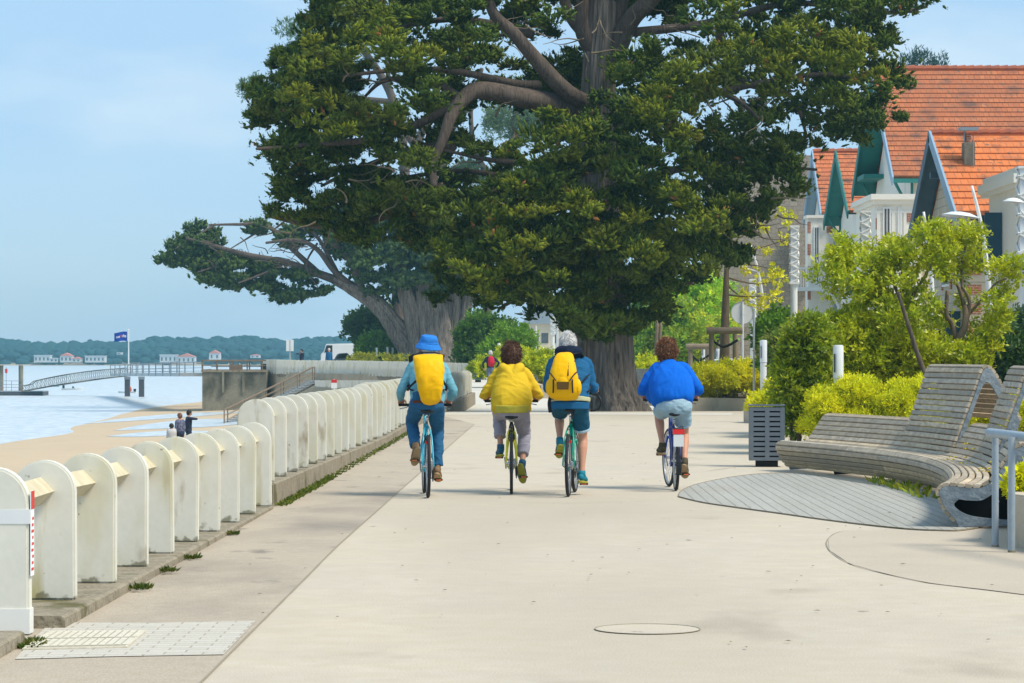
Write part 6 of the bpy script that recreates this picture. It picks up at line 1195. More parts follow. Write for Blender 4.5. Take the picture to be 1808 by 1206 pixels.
stander('dark-haired woman in a dark top standing behind the curved balustrade', (P(532, 0, 212).x, 212.5, .32), 2.6, 1.72, 'dark_cloth', 'jeans', ('shoe_olive', 'sole_tan'), 'hair_dark', 'phone', .018)
stander('man in a navy top standing in front of the white van', (P(578, 0, 207).x, 209, .32), 3.0, 1.78, 'jacket_navy', 'dark_cloth', ('shoe_olive', 'sole_tan'), 'hair_grey', 'stand', .018)
zb = lambda x, y: bz(x, y)
x_ = P(333, 0, 112).x; stander('dark-haired adult in black on the beach with hands raised to the face', (x_, 112, zb(x_, 112)), -1.2, 1.72, 'dark_cloth', 'dark_cloth', ('shoe_olive', 'sole_tan'), 'hair_dark', 'phone', .014)
x_ = P(318, 0, 111).x; stander('adult in a patterned blue and white shirt on the beach', (x_, 111, zb(x_, 111)), .8, 1.62, 'floral_cloth', 'dark_cloth', ('shoe_olive', 'sole_tan'), 'hair_auburn', 'stand', .014)
x_ = P(303, 0, 110.5).x; stander('small child beside the adult in the patterned shirt on the beach', (x_, 110.5, zb(x_, 110.5)), .3, 1.22, 'pale_cloth', 'jeans', ('shoe_olive', 'sole_tan'), 'hair_dark', 'stand', .012)
# ------------------------------------------------------------ trees
def ridge_(a_, z, rad, seed=0, amp=.10):
    k = rad * 5.5; v = noise.noise(Vector((math.cos(a_) * k, math.sin(a_) * k, z * .28 + seed))); w = noise.noise(Vector((math.cos(a_) * k * 2.3, math.sin(a_) * k * 2.3, z * .5 + seed * 3)))
    return amp * (.5 - 1.6 * abs(v)) + amp * .45 * (.4 - 1.5 * abs(w))
def bark_trunk(name, m, parent, pts, radii, n=28, flute=.13, seed=0, origin=None, sub=6):
    """trunk with a fluted, buttressed skin"""
    q = cr(pts, sub); rr = cr([Vector((r_, 0, 0)) for r_ in radii], sub); vs = []; k = len(q)
    for i, p in enumerate(q):
        for j in range(n):
            a_ = 2 * math.pi * j / n; t = i / (k - 1); fl = flute * (1 - .45 * t); rad = rr[i].x * (1 + fl * math.sin(a_ * 5 + seed + t * 1.2) + fl * .6 * math.sin(a_ * 9 + seed * 2 - t * 2) + .08 * noise.noise(Vector((math.cos(a_) * 2, math.sin(a_) * 2, p.z * .7 + seed)))); rad += ridge_(a_, p.z, rr[i].x, seed, .13 * min(1, rad + .1))
            vs.append((p.x + rad * math.cos(a_), p.y + rad * math.sin(a_), p.z))
    mb = MB(); fs = [(i * n + j, i * n + (j + 1) % n, (i + 1) * n + (j + 1) % n, (i + 1) * n + j) for i in range(k - 1) for j in range(n)]; fs.append(tuple((k - 1) * n + j for j in range(n))); mb.add(vs, fs)
    return mb.build(name, m, parent, smooth=True, origin=origin)
def limb(mb, px, Y0, r0, r1, dy=0, sub=5, jit=.10):
    q = [P(x, y, Y0 + (dy if not isinstance(dy, (list, tuple)) else 0) * k / (len(px) - 1) + (dy[k] if isinstance(dy, (list, tuple)) else 0)) for k, (x, y) in enumerate(px)]
    q = [p + Vector((random.gauss(0, jit), random.gauss(0, jit), random.gauss(0, jit * .5))) if 0 < k else p for k, p in enumerate(q)]; n = len(q); mb.tube(q, [lerp(r0, r1, k / (n - 1)) for k in range(n)], 10, sub, dome=.4); return q
def pads_in(poly, n, Y0, D0, D1, rpx, gaps=(), behind=(), sq=.62, margin=14, weight=None):
    xs = [p[0] for p in poly]; ys = [p[1] for p in poly]; res = []; tries = 0
    while len(res) < n and tries < n * 60:
        tries += 1; x = random.uniform(min(xs), max(xs)); y = random.uniform(min(ys), max(ys))
        if not inpoly(x, y, poly): continue
        e_ = edged(x, y, poly)
        if e_ < margin: continue
        g_ = False
        for gx, gy, rx, ry in gaps:
            if ((x - gx) / (rx + rpx * .45)) ** 2 + ((y - gy) / (ry + rpx * sq * .5)) ** 2 < 1.0: g_ = True
        if g_: continue
        D = D0 + D1 * min(1, e_ / 190); dy = random.uniform(-D, D)
        for bx_, by_, rx, ry, lo in behind:
            if ((x - bx_) / rx) ** 2 + ((y - by_) / ry) ** 2 < 1: dy = random.uniform(lo, max(lo + 1, D))
        r_ = min(rpx * random.uniform(.6, 1.25), max(16, e_ * 1.15)); Y = Y0 + dy; c = P(x, y, Y); s_ = r_ / F * Y; res.append((c.x, Y, c.z, s_ * random.uniform(.85, 1.2), s_ * random.uniform(.8, 1.1), s_ * sq * random.uniform(.75, 1.2)))
    return res
CYP = [(.030, .068, .010), (.048, .092, .012), (.072, .118, .014), (.112, .150, .016), (.020, .046, .012), (.060, .104, .016), (.13, .15, .018), (.032, .062, .016)]
def crown(name, pads, nt_, nl, tl, ll, lw, pal, parent, origin, m='leaf', rare=None, **k):
    p, d, a_, b_, c = tufts(pads, nt_, nl, tl, ll, lw, pal, **k)
    if rare is not None:
        grp = RNG.random(len(pads) * nt_) < rare[0]; c[np.repeat(grp, nl)] = np.array(rare[1]) * RNG.uniform(.7, 1.2, (int(grp.sum()) * nl, 1))
    return leafmesh(name, p, d, a_, b_, c, m, parent, origin)
# ---- the great cypress
Y1 = 83.5; O1 = Vector((P(1068, 0, Y1).x, Y1, -.2)); t1 = thing('cypress_tree', 'huge old cypress with a wide buttressed trunk and dark drooping crown standing in the promenade', 'tree', O1)
tp_ = [P(1066, 745, Y1), P(1066, 715, Y1), P(1063, 690, Y1), P(1060, 655, Y1), P(1058, 600, Y1), P(1056, 520, Y1), P(1054, 400, Y1), P(1054, 250, Y1), P(1056, 120, Y1), P(1062, 20, Y1), P(1066, -120, Y1)]
bark_trunk('trunk', 'bark_grey', t1, tp_, [1.36, 1.15, 1.0, .90, .80, .72, .62, .52, .45, .42, .25], 220, .10, 1.3, O1, 14)
lm = MB()
L_A = limb(lm, [(1040, 205), (985, 188), (915, 172), (850, 162), (815, 178), (795, 205), (782, 240), (770, 290), (765, 330)], Y1, .36, .08, [-.2, -1.2, -2, -2.4, -2.6, -2.8, -3, -3.2, -3.4], jit=.05)
limb(lm, [(1050, 190), (1000, 160), (950, 105), (905, 55), (870, 20), (850, -60)], Y1, .28, .12, [-.3, -1.5, -2, -2.2, -2.4, -2.6], jit=.04)
limb(lm, [(1035, 60), (1000, 20), (985, -60)], Y1, .22, .12, -1)
limb(lm, [(1080, 110), (1120, 40), (1160, -10), (1200, -70)], Y1, .33, .2, -1.5)
limb(lm, [(1050, 100), (1035, 50), (1028, -20), (1020, -90)], Y1, .24, .2, -.5); limb(lm, [(1062, 90), (1085, 30), (1095, -80)], Y1, .24, .2, .3)
for px_ in ([(815, 178), (760, 150), (690, 140), (640, 165)], [(950, 150), (900, 140), (800, 128), (700, 120), (600, 135)], [(1070, 300), (1000, 290), (900, 310), (800, 300), (650, 320)], [(1050, 330), (940, 290), (860, 280), (780, 262)], [(1080, 230), (1180, 190), (1300, 150), (1450, 130), (1560, 150)], [(1090, 330), (1200, 300), (1330, 290), (1450, 300)], [(1090, 420), (1180, 400), (1280, 420), (1330, 450)], [(1040, 430), (950, 420), (860, 450), (790, 480)], [(1080, 60), (1240, 40), (1400, 10), (1560, 20), (1630, 10)], [(1060, 520), (1000, 500), (930, 520), (880, 545)], [(850, 160), (700, 230), (560, 260), (460, 262)], [(780, 330), (650, 390), (560, 400), (480, 380)], [(1080, 500), (1150, 510), (1220, 500)], [(940, 60), (800, 40), (640, 60)], [(800, 260), (720, 260), (620, 300), (560, 330)], [(1270, 60), (1320, 140), (1390, 170), (1420, 240)], [(1180, 200), (1240, 160), (1300, 170), (1340, 210)]):
    q_ = limb(lm, px_, Y1, .15, .04, random.uniform(-3, 3.5))
lm.build('limb', 'bark_red', t1, origin=O1, smooth=True)
tw = MB()
for k in range(150):
    cx_, cy_, sx, sy = random.choice([(850, 240, 70, 40), (640, 150, 50, 40), (1060, 70, 50, 35), (1310, 180, 80, 40), (620, 320, 60, 30), (700, 300, 60, 50), (1250, 90, 60, 40), (930, 40, 60, 40), (880, 330, 60, 20), (1150, 30, 60, 30), (560, 380, 60, 30), (1330, 380, 50, 40)])
    x, y = random.gauss(cx_, sx * .6), random.gauss(cy_, sy * .6); a_ = random.uniform(0, 6.28); pts = [(x, y)]
    for j in range(4): a_ += random.uniform(-.6, .6); x += math.cos(a_) * random.uniform(8, 22); y += math.sin(a_) * random.uniform(6, 16) + 1; pts.append((x, y))
    limb(tw, pts, Y1 + random.uniform(-3, 2), random.uniform(.018, .035), .006, random.uniform(-.8, .8), 2, .03)
tag(tw.build('dead_twigs', 'twig', t1, origin=O1), kind='stuff')
POLY1 = [(425, 262), (470, 235), (428, 190), (432, 150), (500, 135), (470, 110), (505, 80), (535, 25), (560, -60), (700, -90), (1640, -90), (1646, 12), (1585, 60), (1575, 95), (1618, 150), (1570, 185), (1602, 212), (1572, 255), (1500, 262), (1452, 262), (1425, 285), (1412, 300), (1458, 345), (1400, 362), (1385, 385), (1350, 395), (1345, 420), (1330, 440), (1322, 475), (1280, 470), (1262, 500), (1200, 520), (1188, 560), (1140, 575), (1105, 598), (1050, 606), (1012, 600), (985, 560), (950, 575), (900, 562), (860, 560), (815, 520), (772, 545), (755, 500), (770, 470), (745, 440), (640, 420), (600, 395), (560, 375), (530, 350), (475, 378), (455, 368), (520, 335), (470, 310), (440, 290)]
GAPS1 = [(880, 225, 62, 30), (655, 145, 30, 20), (612, 300, 38, 16), (700, 300, 24, 18), (560, 330, 38, 16), (840, 288, 50, 11), (950, 85, 26, 30), (845, 135, 30, 10), (1125, 70, 18, 14), (1310, 168, 34, 14), (1290, 205, 30, 12), (930, 270, 22, 12), (740, 215, 14, 14), (600, 240, 16, 10), (1345, 420, 14, 12), (1235, 460, 22, 10), (1180, 300, 18, 8), (1000, 60, 14, 30), (1245, 540, 30, 12), (690, 380, 34, 12), (880, 530, 22, 8), (780, 100, 16, 8), (1240, 350, 20, 8), (1000, 260, 16, 10), (1420, 60, 14, 8), (500, 225, 16, 8), (540, 160, 12, 8), (580, 200, 14, 7), (500, 300, 16, 7), (460, 215, 10, 6), (640, 250, 12, 8), (720, 180, 10, 8), (760, 60, 14, 7), (620, 60, 14, 7), (1340, 330, 18, 7), (1400, 230, 16, 6), (1290, 420, 14, 6), (1180, 90, 12, 8), (1520, 150, 12, 6), (1480, 30, 14, 6)]
BEH = [(915, 165, 140, 34, 1.5), (780, 250, 28, 80, 0), (920, 90, 70, 60, 1.0), (1055, 60, 62, 90, 1.3), (1140, 20, 60, 50, 1)]
pd = pads_in(POLY1, 470, Y1, 1.0, 5.8, 34, GAPS1, BEH, .52) + pads_in(POLY1, 420, Y1, 1.0, 5.5, 18, GAPS1, BEH, .6, 5)
FRONT = [(790, 330), (900, 300), (1050, 260), (1250, 330), (1330, 400), (1290, 460), (1180, 540), (1100, 596), (1020, 596), (960, 560), (880, 550), (790, 520), (770, 440)]
for q_ in pads_in(FRONT, 80, Y1 - 4.6, 1.2, 1.0, 34, [(850, 400, 20, 6), (980, 470, 26, 6), (1120, 470, 24, 6), (1050, 340, 20, 5), (1220, 430, 24, 6), (1180, 330, 20, 5)], (), .45, 10) + pads_in([(985, 540), (1130, 540), (1125, 590), (1060, 606), (1000, 598)], 18, Y1 - 2.2, .4, .5, 24, (), (), .4, 4) + pads_in([(985, 540), (1150, 540), (1135, 585), (1060, 600), (1000, 590)], 20, Y1 - .5, .4, 2, 24, (), (), .4, 4): pd.append(q_)
pd += pads_in([(470, 300), (650, 290), (800, 330), (800, 450), (700, 460), (640, 445), (560, 408), (490, 385)], 62, Y1, .6, 3, 26, [(560, 335, 26, 8), (700, 300, 20, 8), (620, 380, 22, 7), (520, 360, 16, 6), (690, 385, 20, 8), (760, 350, 10, 10), (610, 335, 16, 6), (670, 340, 12, 6)], (), .5, 8)
pd += pads_in([(425, 262), (470, 235), (428, 190), (432, 150), (500, 135), (470, 110), (505, 80), (560, 40), (640, 60), (640, 400), (560, 378), (530, 350), (475, 380), (452, 370), (520, 335), (470, 310), (436, 290)], 90, Y1, .6, 2.5, 15, [(500, 225, 10, 6), (560, 330, 26, 8), (612, 300, 20, 8)], (), .6, 2)
fingers('crown', pd, 86, .26, .043, CYP, (.14, .19, .018), 'leaf_dense', t1, O1, rare=(.006, (.20, .10, .035)), spread=.5, flecks=6)
# golden-green sprays: whole pads of fresh growth low on the front of the crown
fresh = []
for x, y, n, s_ in ((860, 480, 16, 45), (980, 340, 18, 45), (1080, 380, 14, 50), (1150, 420, 12, 40), (1210, 165, 8, 35), (1430, 100, 18, 45), (1180, 180, 14, 40), (560, 100, 8, 40), (900, 420, 14, 40), (1240, 340, 8, 30), (1010, 250, 8, 30), (530, 200, 8, 35), (1500, 90, 10, 35), (1370, 90, 10, 40), (700, 70, 10, 40)):
    for k in range(n): px_, py_ = random.gauss(x, s_), random.gauss(y, s_ * .6); Y = Y1 - random.uniform(3.8, 6.2); 
    
    for k in range(int(n * .8)):
        px_, py_ = random.gauss(x, s_ * 1.3), random.gauss(y, s_ * .7); Y = Y1 - random.uniform(4.6, 7.2)
        if not inpoly(px_, py_, POLY1) or edged(px_, py_, POLY1) < 16: continue
        c = P(px_, py_, Y); fresh.append((c.x, Y, c.z, .36, .36, .2))
fingers('young_foliage', fresh, 40, .27, .044, [(.055, .105, .010), (.085, .13, .010), (.13, .155, .012)], (.30, .31, .015), 'leaf_dense', t1, O1, rare=(.018, (.26, .12, .035)))
# ---- the leaning old tree behind, by the bay
Y2 = 215; O2 = Vector((P(757, 0, Y2).x, Y2, .1)); t2 = thing('leaning_cypress', 'old grey many-stemmed cypress beyond the wall with a long limb reaching left over the beach', 'tree', O2)
for k, (pp, rr_) in enumerate([([(770, 660), (768, 620), (765, 560), (760, 480), (765, 380), (770, 250)], [1.35, 1.15, .95, .8, .6, .3]), ([(748, 655), (728, 620), (700, 580), (668, 540), (640, 520), (590, 492)], [.95, .75, .62, .52, .42, .3]), ([(795, 655), (798, 600), (800, 540), (805, 470), (790, 380)], [.85, .7, .6, .5, .3]), ([(735, 660), (738, 600), (722, 530), (700, 460), (690, 400)], [.8, .7, .55, .4, .2]), ([(815, 660), (812, 610), (822, 560), (830, 500)], [.5, .45, .35, .2])]):
    mb = MB(); q = [P(x, y, Y2 + (k % 3 - 1) * .5) for x, y in pp]; mb.tube(q, [v_ * 1.2 for v_ in rr_], 96, 14)
    for j in range(0, len(mb.v), 96):
        c_ = sum(mb.v[j:j + 96], Vector()) / 96
        for i_ in range(j, j + 96): d_ = mb.v[i_] - c_; rad = d_.length; a_ = (i_ - j) * 2 * math.pi / 96; mb.v[i_] = c_ + d_ * (1 + (ridge_(a_, c_.z, rad, k * 7, .22 * rad) + .10 * rad * math.sin(a_ * 4 + c_.z)) / max(.05, rad))
    o = mb.build('trunk', 'bark_grey', t2, smooth=True, origin=O2)
lm = MB(); DY = -2; RS = 1.2
for px_, a_, b_ in (([(600, 497), (550, 478), (500, 462), (430, 450), (370, 432), (330, 422)], .30, .08), ([(560, 480), (520, 440), (470, 400), (420, 396), (370, 396)], .2, .06), ([(640, 520), (590, 480), (560, 440), (520, 425), (470, 430)], .24, .08), ([(600, 490), (570, 430), (545, 400), (560, 385)], .15, .06), ([(510, 460), (470, 480), (420, 500)], .12, .05), ([(430, 448), (380, 470), (350, 480)], .1, .04), ([(640, 515), (620, 460), (590, 430), (570, 425)], .28, .1), ([(470, 400), (440, 420), (400, 440)], .08, .03), ([(380, 396), (350, 415), (310, 440)], .09, .03), ([(560, 430), (540, 470), (560, 510)], .08, .03), ([(700, 400), (650, 350), (600, 300)], .3, .1), ([(780, 330), (790, 250), (830, 180), (850, 120)], .3, .12), ([(765, 300), (700, 200), (680, 100)], .3, .12)):
    limb(lm, px_, Y2, a_ * RS, b_ * RS, DY, jit=.08)
for k in range(90):
    x, y = random.choice([(random.uniform(330, 600), random.uniform(400, 480)), (random.uniform(500, 620), random.uniform(380, 450))]); a_ = random.uniform(0, 6.28); pts = [(x, y)]
    for j in range(3): a_ += random.uniform(-.5, .5); x += math.cos(a_) * random.uniform(6, 16); y += math.sin(a_) * random.uniform(4, 12); pts.append((x, y))
    limb(lm, pts, Y2 + random.uniform(-3, 1), .045, .015, random.uniform(-1, 1), 2, .03)
lm.build('limb', 'bark_red', t2, origin=O2, smooth=True)
PA = [(266, 455), (300, 432), (335, 400), (352, 388), (372, 402), (392, 408), (388, 438), (400, 455), (360, 478), (345, 486), (330, 470), (290, 470)]
PB = [(342, 502), (365, 480), (375, 455), (420, 445), (480, 468), (540, 478), (575, 500), (590, 520), (560, 535), (540, 522), (500, 545), (480, 520), (450, 515), (400, 512)]
PC = [(425, 400), (460, 390), (500, 405), (545, 395), (600, 400), (640, 420), (660, 470), (640, 480), (590, 450), (540, 440), (500, 440), (450, 425)]
PD = [(550, 385), (640, 340), (700, 340), (780, 330), (850, 330), (870, 420), (850, 520), (800, 535), (760, 520), (720, 535), (700, 550), (670, 540), (640, 505), (600, 470)]
DG = [(.034, .072, .022), (.050, .092, .026), (.024, .052, .020), (.075, .118, .030), (.040, .075, .034)]
pd = pads_in(PA, 50, Y2, 1, 2.5, 17, (), (), .6, 5) + pads_in(PB, 75, Y2, 1, 3, 15, [(520, 500, 20, 6), (440, 480, 10, 5)], (), .55, 5) + pads_in(PC, 60, Y2, 1, 3, 14, [(560, 425, 26, 8), (480, 420, 18, 6)], (), .5, 4) + [q_ for q_ in pads_in(PD, 230, Y2, 3, 4, 24, [(640, 430, 14, 10)], (), .5, 6)]
fingers('crown', pd, 46, .5, .13, DG, (.13, .19, .035), 'leaf_dense', t2, O2, fl=.18, fw=.05, flecks=5)
# ---- umbrella pines far behind
Y3 = 225; t3 = thing('pine_tree', 'tall pale green umbrella pine behind the cypress, seen at its upper left', 'tree', Vector((P(700, 0, Y3).x, Y3, .3)), group='umbrella pines behind the cypress'); O3 = Vector(t3.location)
PP = [(428, 165), (450, 130), (490, 125), (478, 95), (500, 90), (485, 60), (520, 28), (600, 25), (680, -60), (760, -60), (720, 60), (640, 120), (600, 220), (560, 210), (520, 170), (480, 185), (445, 190)]
lm = MB(); limb(lm, [(700, 640), (705, 450), (715, 300), (690, 180), (650, 100), (600, 50)], Y3, .55, .2, 0); limb(lm, [(690, 180), (620, 170), (540, 150), (470, 160)], Y3, .25, .08, 0); limb(lm, [(710, 300), (760, 200), (820, 100), (830, 20)], Y3, .35, .15, 0); lm.build('trunk', 'bark_red', t3, smooth=True, origin=O3)
PINE = [(.10, .17, .09), (.13, .21, .10), (.08, .14, .085), (.16, .24, .11)]
crown('crown', pads_in(PP, 70, Y3, 2, 4, 26, [(560, 120, 20, 10)], (), .55, 8), 38, 10, .5, .32, .08, PINE, t3, O3, up=.7, tip=(.2, .3, .12), tiplen=.3)
t4 = thing('pine_tree', 'slender umbrella pine glimpsed through the gap under the big cypress limb', 'tree', Vector((P(905, 0, 215).x, 215, .3)), group='umbrella pines behind the cypress'); O4 = Vector(t4.location)
lm = MB(); limb(lm, [(860, 640), (870, 420), (895, 320), (905, 240), (915, 170)], 215, .4, .15, 0); limb(lm, [(885, 340), (835, 260), (832, 150)], 215, .3, .12, 0); lm.build('trunk', 'bark_red', t4, smooth=True, origin=O4)
crown('crown', pads_in([(845, 200), (870, 180), (930, 185), (985, 215), (975, 250), (930, 262), (890, 240), (850, 240)], 26, 215, 1, 2, 20, (), (), .6, 5) + pads_in([(790, 295), (830, 285), (855, 300), (850, 325), (800, 330)], 8, 215, 1, 2, 14, (), (), .6, 3), 36, 10, .45, .3, .08, PINE, t4, O4, up=.7, tip=(.2, .3, .12), tiplen=.3)
# pine tops behind the great roof
t5 = thing('pine_tree', 'pine tops just showing over the ridge of the tall orange roof', 'tree', Vector((P(1640, 0, 200).x, 200, .3))); mb = MB(); mb.tube([P(1640, 640, 200), P(1640, 118, 200)], [.4, .1], 8); mb.build('trunk', 'bark_red', t5, origin=Vector(t5.location))
ps = [(*P(x, y, 200), .35, .35, .7) for x, y in ((1608, 116), (1618, 110), (1626, 114), (1635, 118), (1652, 122), (1662, 120), (1645, 125), (1600, 122))]; crown('crown', ps, 26, 8, .5, .35, .06, [(.03, .08, .06), (.04, .1, .08)], t5, Vector(t5.location), up=2.2)
# ---- bushes and trees of the middle distance
BR = lambda pal, k=2.3: [tuple(q * k for q in c) for c in pal]
def bush(name, label, cat, spec, pal, tip=None, nt_=30, nl=9, tl=.3, ll=.16, lw=.08, group=None, trunk=None, Y=None, pads=None, m='leaf', up=.5, sq=.8, rare=None, stem=True):
    """spec: polygon in pixels or list of ellipses"""
    pd_ = pads; c = Vector((sum(p[0] for p in pd_) / len(pd_), sum(p[1] for p in pd_) / len(pd_), 0)); c.z = gz(c.y)
    o = thing(name, label, cat, c, group=group); crown('foliage', pd_, nt_, nl, tl, ll, lw, pal, o, c, m, rare, up=up, tip=tip)
    if stem:
        mb = MB()
        for k in range(5): p = Vector(random.choice(pd_)[:3]); b0 = c + Vector((random.uniform(-.2, .2), random.uniform(-.2, .2), 0)); mb.tube([b0, lerp(b0, p, .5) + Vector((0, 0, .1)), p], [(trunk or .06), (trunk or .06) * .7, .015], 8, 3)
        mb.build('stem', 'bark_plain', o, smooth=True, origin=c)
    return o
LG = [(.12, .27, .015), (.16, .34, .02), (.08, .19, .012), (.22, .38, .02)]; MG = [(.05, .13, .018), (.07, .17, .02), (.10, .20, .02), (.04, .10, .02)]; YG = [(.30, .38, .02), (.20, .30, .02), (.44, .40, .02), (.11, .18, .02)]
bush('broadleaf_tree', 'rounded dark green tree left of the leaning cypress trunk', 'tree', None, MG, (.16, .2, .04), 34, 9, .4, .25, .14, pads=pads_in([(614, 560), (630, 545), (665, 545), (684, 565), (690, 590), (675, 605), (640, 608), (620, 600)], 34, 222, 1, 1.5, 16, (), (), .8, 4), trunk=.16)
bush('broadleaf_tree', 'yellow-tipped tree standing directly behind the leaning cypress stems', 'tree', None, YG, (.3, .3, .03), 26, 8, .4, .25, .14, pads=pads_in([(640, 545), (690, 540), (720, 560), (715, 620), (680, 610), (650, 570)], 16, 226, 1, 1.5, 14, (), (), .8, 4), trunk=.12)
bush('hedge', 'fresh green hedge at the foot of the leaning cypress on its left', 'hedge', None, LG, (.2, .3, .03), 34, 9, .3, .2, .12, pads=pads_in([(632, 630), (640, 605), (665, 590), (705, 598), (712, 636), (660, 638)], 34, 218, 1, 1.5, 13, (), (), .8, 3))
bush('golden_hedge', 'low golden hedge along the far balustrade on the left', 'hedge', None, [(.42, .42, .02), (.3, .36, .02)], (.6, .55, .03), 30, 8, .2, .14, .08, pads=pads_in([(616, 640), (622, 626), (660, 628), (715, 630), (740, 640)], 24, 212, .6, .6, 8, (), (), .7, 2), stem=False)
bush('bush', 'large mid green bush between the two old cypresses, behind the blue hat rider', 'bush', None, MG + LG[:1], (.16, .24, .03), 36, 9, .35, .22, .12, pads=pads_in([(812, 640), (815, 580), (835, 560), (870, 560), (905, 580), (915, 640), (880, 655), (830, 655)], 60, 168, 1, 2, 18, (), (), .8, 5), trunk=.1)
bush('bush', 'fresh green bush above the far walker', 'bush', None, LG, (.2, .32, .03), 34, 9, .35, .2, .11, pads=pads_in([(860, 610), (885, 580), (930, 585), (950, 605), (920, 640), (870, 635)], 26, 160, 1, 1.2, 14, (), (), .8, 4), trunk=.08)
GY = [(.82, .80, .010), (.60, .66, .010), (.92, .84, .012), (.34, .44, .012), (.72, .74, .010)]
def gmound(label, lst, grp=True, nt_=60, nl=13, tl=.11, ll=.048, lw=.019, pal=GY):
    return bush('golden_shrub', label, 'shrub', None, pal, (.84, .78, .02), nt_, nl, tl, ll, lw, 'clipped golden shrubs in the planters', pads=lst, stem=False, up=.75)
def mpads(specs, Y, sz=.22, dy=.8, zf=.7):
    r_ = []
    for (cx_, cy_, rx, ry, n) in specs:
        off = random.uniform(-.5, .5) * dy
        for k in range(n):
            u = Vector((random.gauss(0, 1), random.gauss(0, 1), random.gauss(0, 1))).normalized(); YY = Y + off + u.y * dy; 
            if u.z < -.3: u.z *= -.5
            c = P(cx_ + u.x * rx, cy_ - u.z * ry, YY); s_ = sz * random.uniform(.7, 1.3); r_.append((c.x, YY, c.z, s_, s_, s_ * zf))
    return r_
gmound('golden hedge mounds left of the bollard light, above the pale planter', mpads([(1235, 682, 34, 24, 26), (1275, 680, 34, 26, 28), (1320, 680, 34, 34, 34), (1365, 685, 30, 34, 28), (1395, 690, 22, 30, 20)], 88, .30, 1.6), nt_=54, tl=.16, ll=.085, lw=.036, pal=[(.92, .86, .010), (.72, .74, .010), (1, .9, .012), (.5, .58, .012)])
gmound('golden shrub right of the white post and above the slatted bin', mpads([(1385, 700, 20, 20, 26), (1360, 716, 22, 10, 16)], 54, .17, .8), nt_=44, tl=.12, ll=.075, lw=.03, pal=GY + [(.2, .26, .02)])
gmound('golden clipped shrub mounds behind the middle of the curved bench', mpads([(1462, 722, 26, 26, 42), (1512, 700, 30, 22, 44), (1545, 722, 30, 18, 40), (1592, 712, 32, 24, 50), (1640, 700, 26, 24, 40), (1620, 738, 34, 16, 30), (1500, 745, 34, 16, 30), (1560, 750, 34, 14, 26), (1445, 752, 16, 14, 16)], 44, .115, .7), nt_=44)
gmound('golden shrub behind the open frame of the tall bench back', mpads([(1725, 735, 40, 26, 40), (1790, 740, 40, 30, 30)], 37, .13, .6), nt_=40, pal=GY[1:] + [(.1, .16, .02)])
gmound('golden shrub tucked in the right-hand planter behind the handrail', mpads([(1812, 862, 14, 18, 14)], 23.6, .08, .25), nt_=40, tl=.08, ll=.05, lw=.02)
gmound('far golden shrubs between the yellow hoodie and the grey-haired rider', mpads([(955, 655, 20, 24, 26), (985, 665, 22, 20, 22)], 115, .32, 1.2), nt_=36, tl=.18, ll=.12, lw=.05, pal=GY[1:] + LG)
gmound('far green-gold shrub beside the walker', mpads([(905, 640, 30, 22, 26), (880, 655, 22, 14, 16), (850, 655, 10, 16, 10)], 135, .34, 1.4), nt_=34, tl=.18, ll=.12, lw=.05, pal=LG + GY[3:])
gmound('small golden shrub just right of the cypress trunk base', mpads([(1122, 672, 18, 16, 16), (1145, 655, 16, 14, 10)], 112, .3, .8), nt_=34, tl=.18, ll=.12, lw=.05, pal=GY + LG)
# trees right of the trunk
bush('broadleaf_tree', 'dense tree with yellowish leaves right of the cypress trunk', 'tree', None, BR(MG + YG), (.3, .28, .03), 30, 9, .4, .2, .11, pads=pads_in([(1105, 590), (1130, 560), (1180, 540), (1230, 540), (1250, 580), (1240, 640), (1180, 650), (1120, 640)], 80, 158, 1, 3, 18, [(1140, 610, 12, 14)], (), .8, 5), trunk=.14)
bush('broadleaf_tree', 'tall pale green tree left of the bare staked trunk', 'tree', None, BR(YG + LG), (.3, .34, .05), 30, 9, .4, .2, .11, pads=pads_in([(1180, 560), (1190, 510), (1230, 480), (1280, 490), (1300, 540), (1290, 600), (1240, 610), (1200, 590)], 70, 165, 1, 3, 18, (), (), .8, 5), trunk=.14)
bush('broadleaf_tree', 'dark green tree filling the space behind the tree stakes', 'tree', None, BR(MG), (.12, .16, .03), 30, 9, .45, .24, .13, pads=pads_in([(1130, 520), (1200, 500), (1320, 470), (1345, 540), (1300, 640), (1200, 660), (1130, 640), (1110, 580)], 80, 178, 1, 3, 22, (), (), .8, 5), trunk=.14)
for px_, w in ((1157, .10), (1163, .08)): o = thing('slim_tree', 'slim bare pale trunk seen right of the cypress' if px_ == 1157 else 'slim bare pale trunk standing close beside its twin right of the cypress', 'tree', P(px_, 700, 120), group='slim bare trunks'); z = P(0, 560, 120).z - o.location.z; MB().tube([(0, 0, -.3), (.03, 0, z * .5), (.1, 0, z)], [w, w * .9, w * .7], 8, 3).build('trunk', 'bark_plain', o, smooth=True)
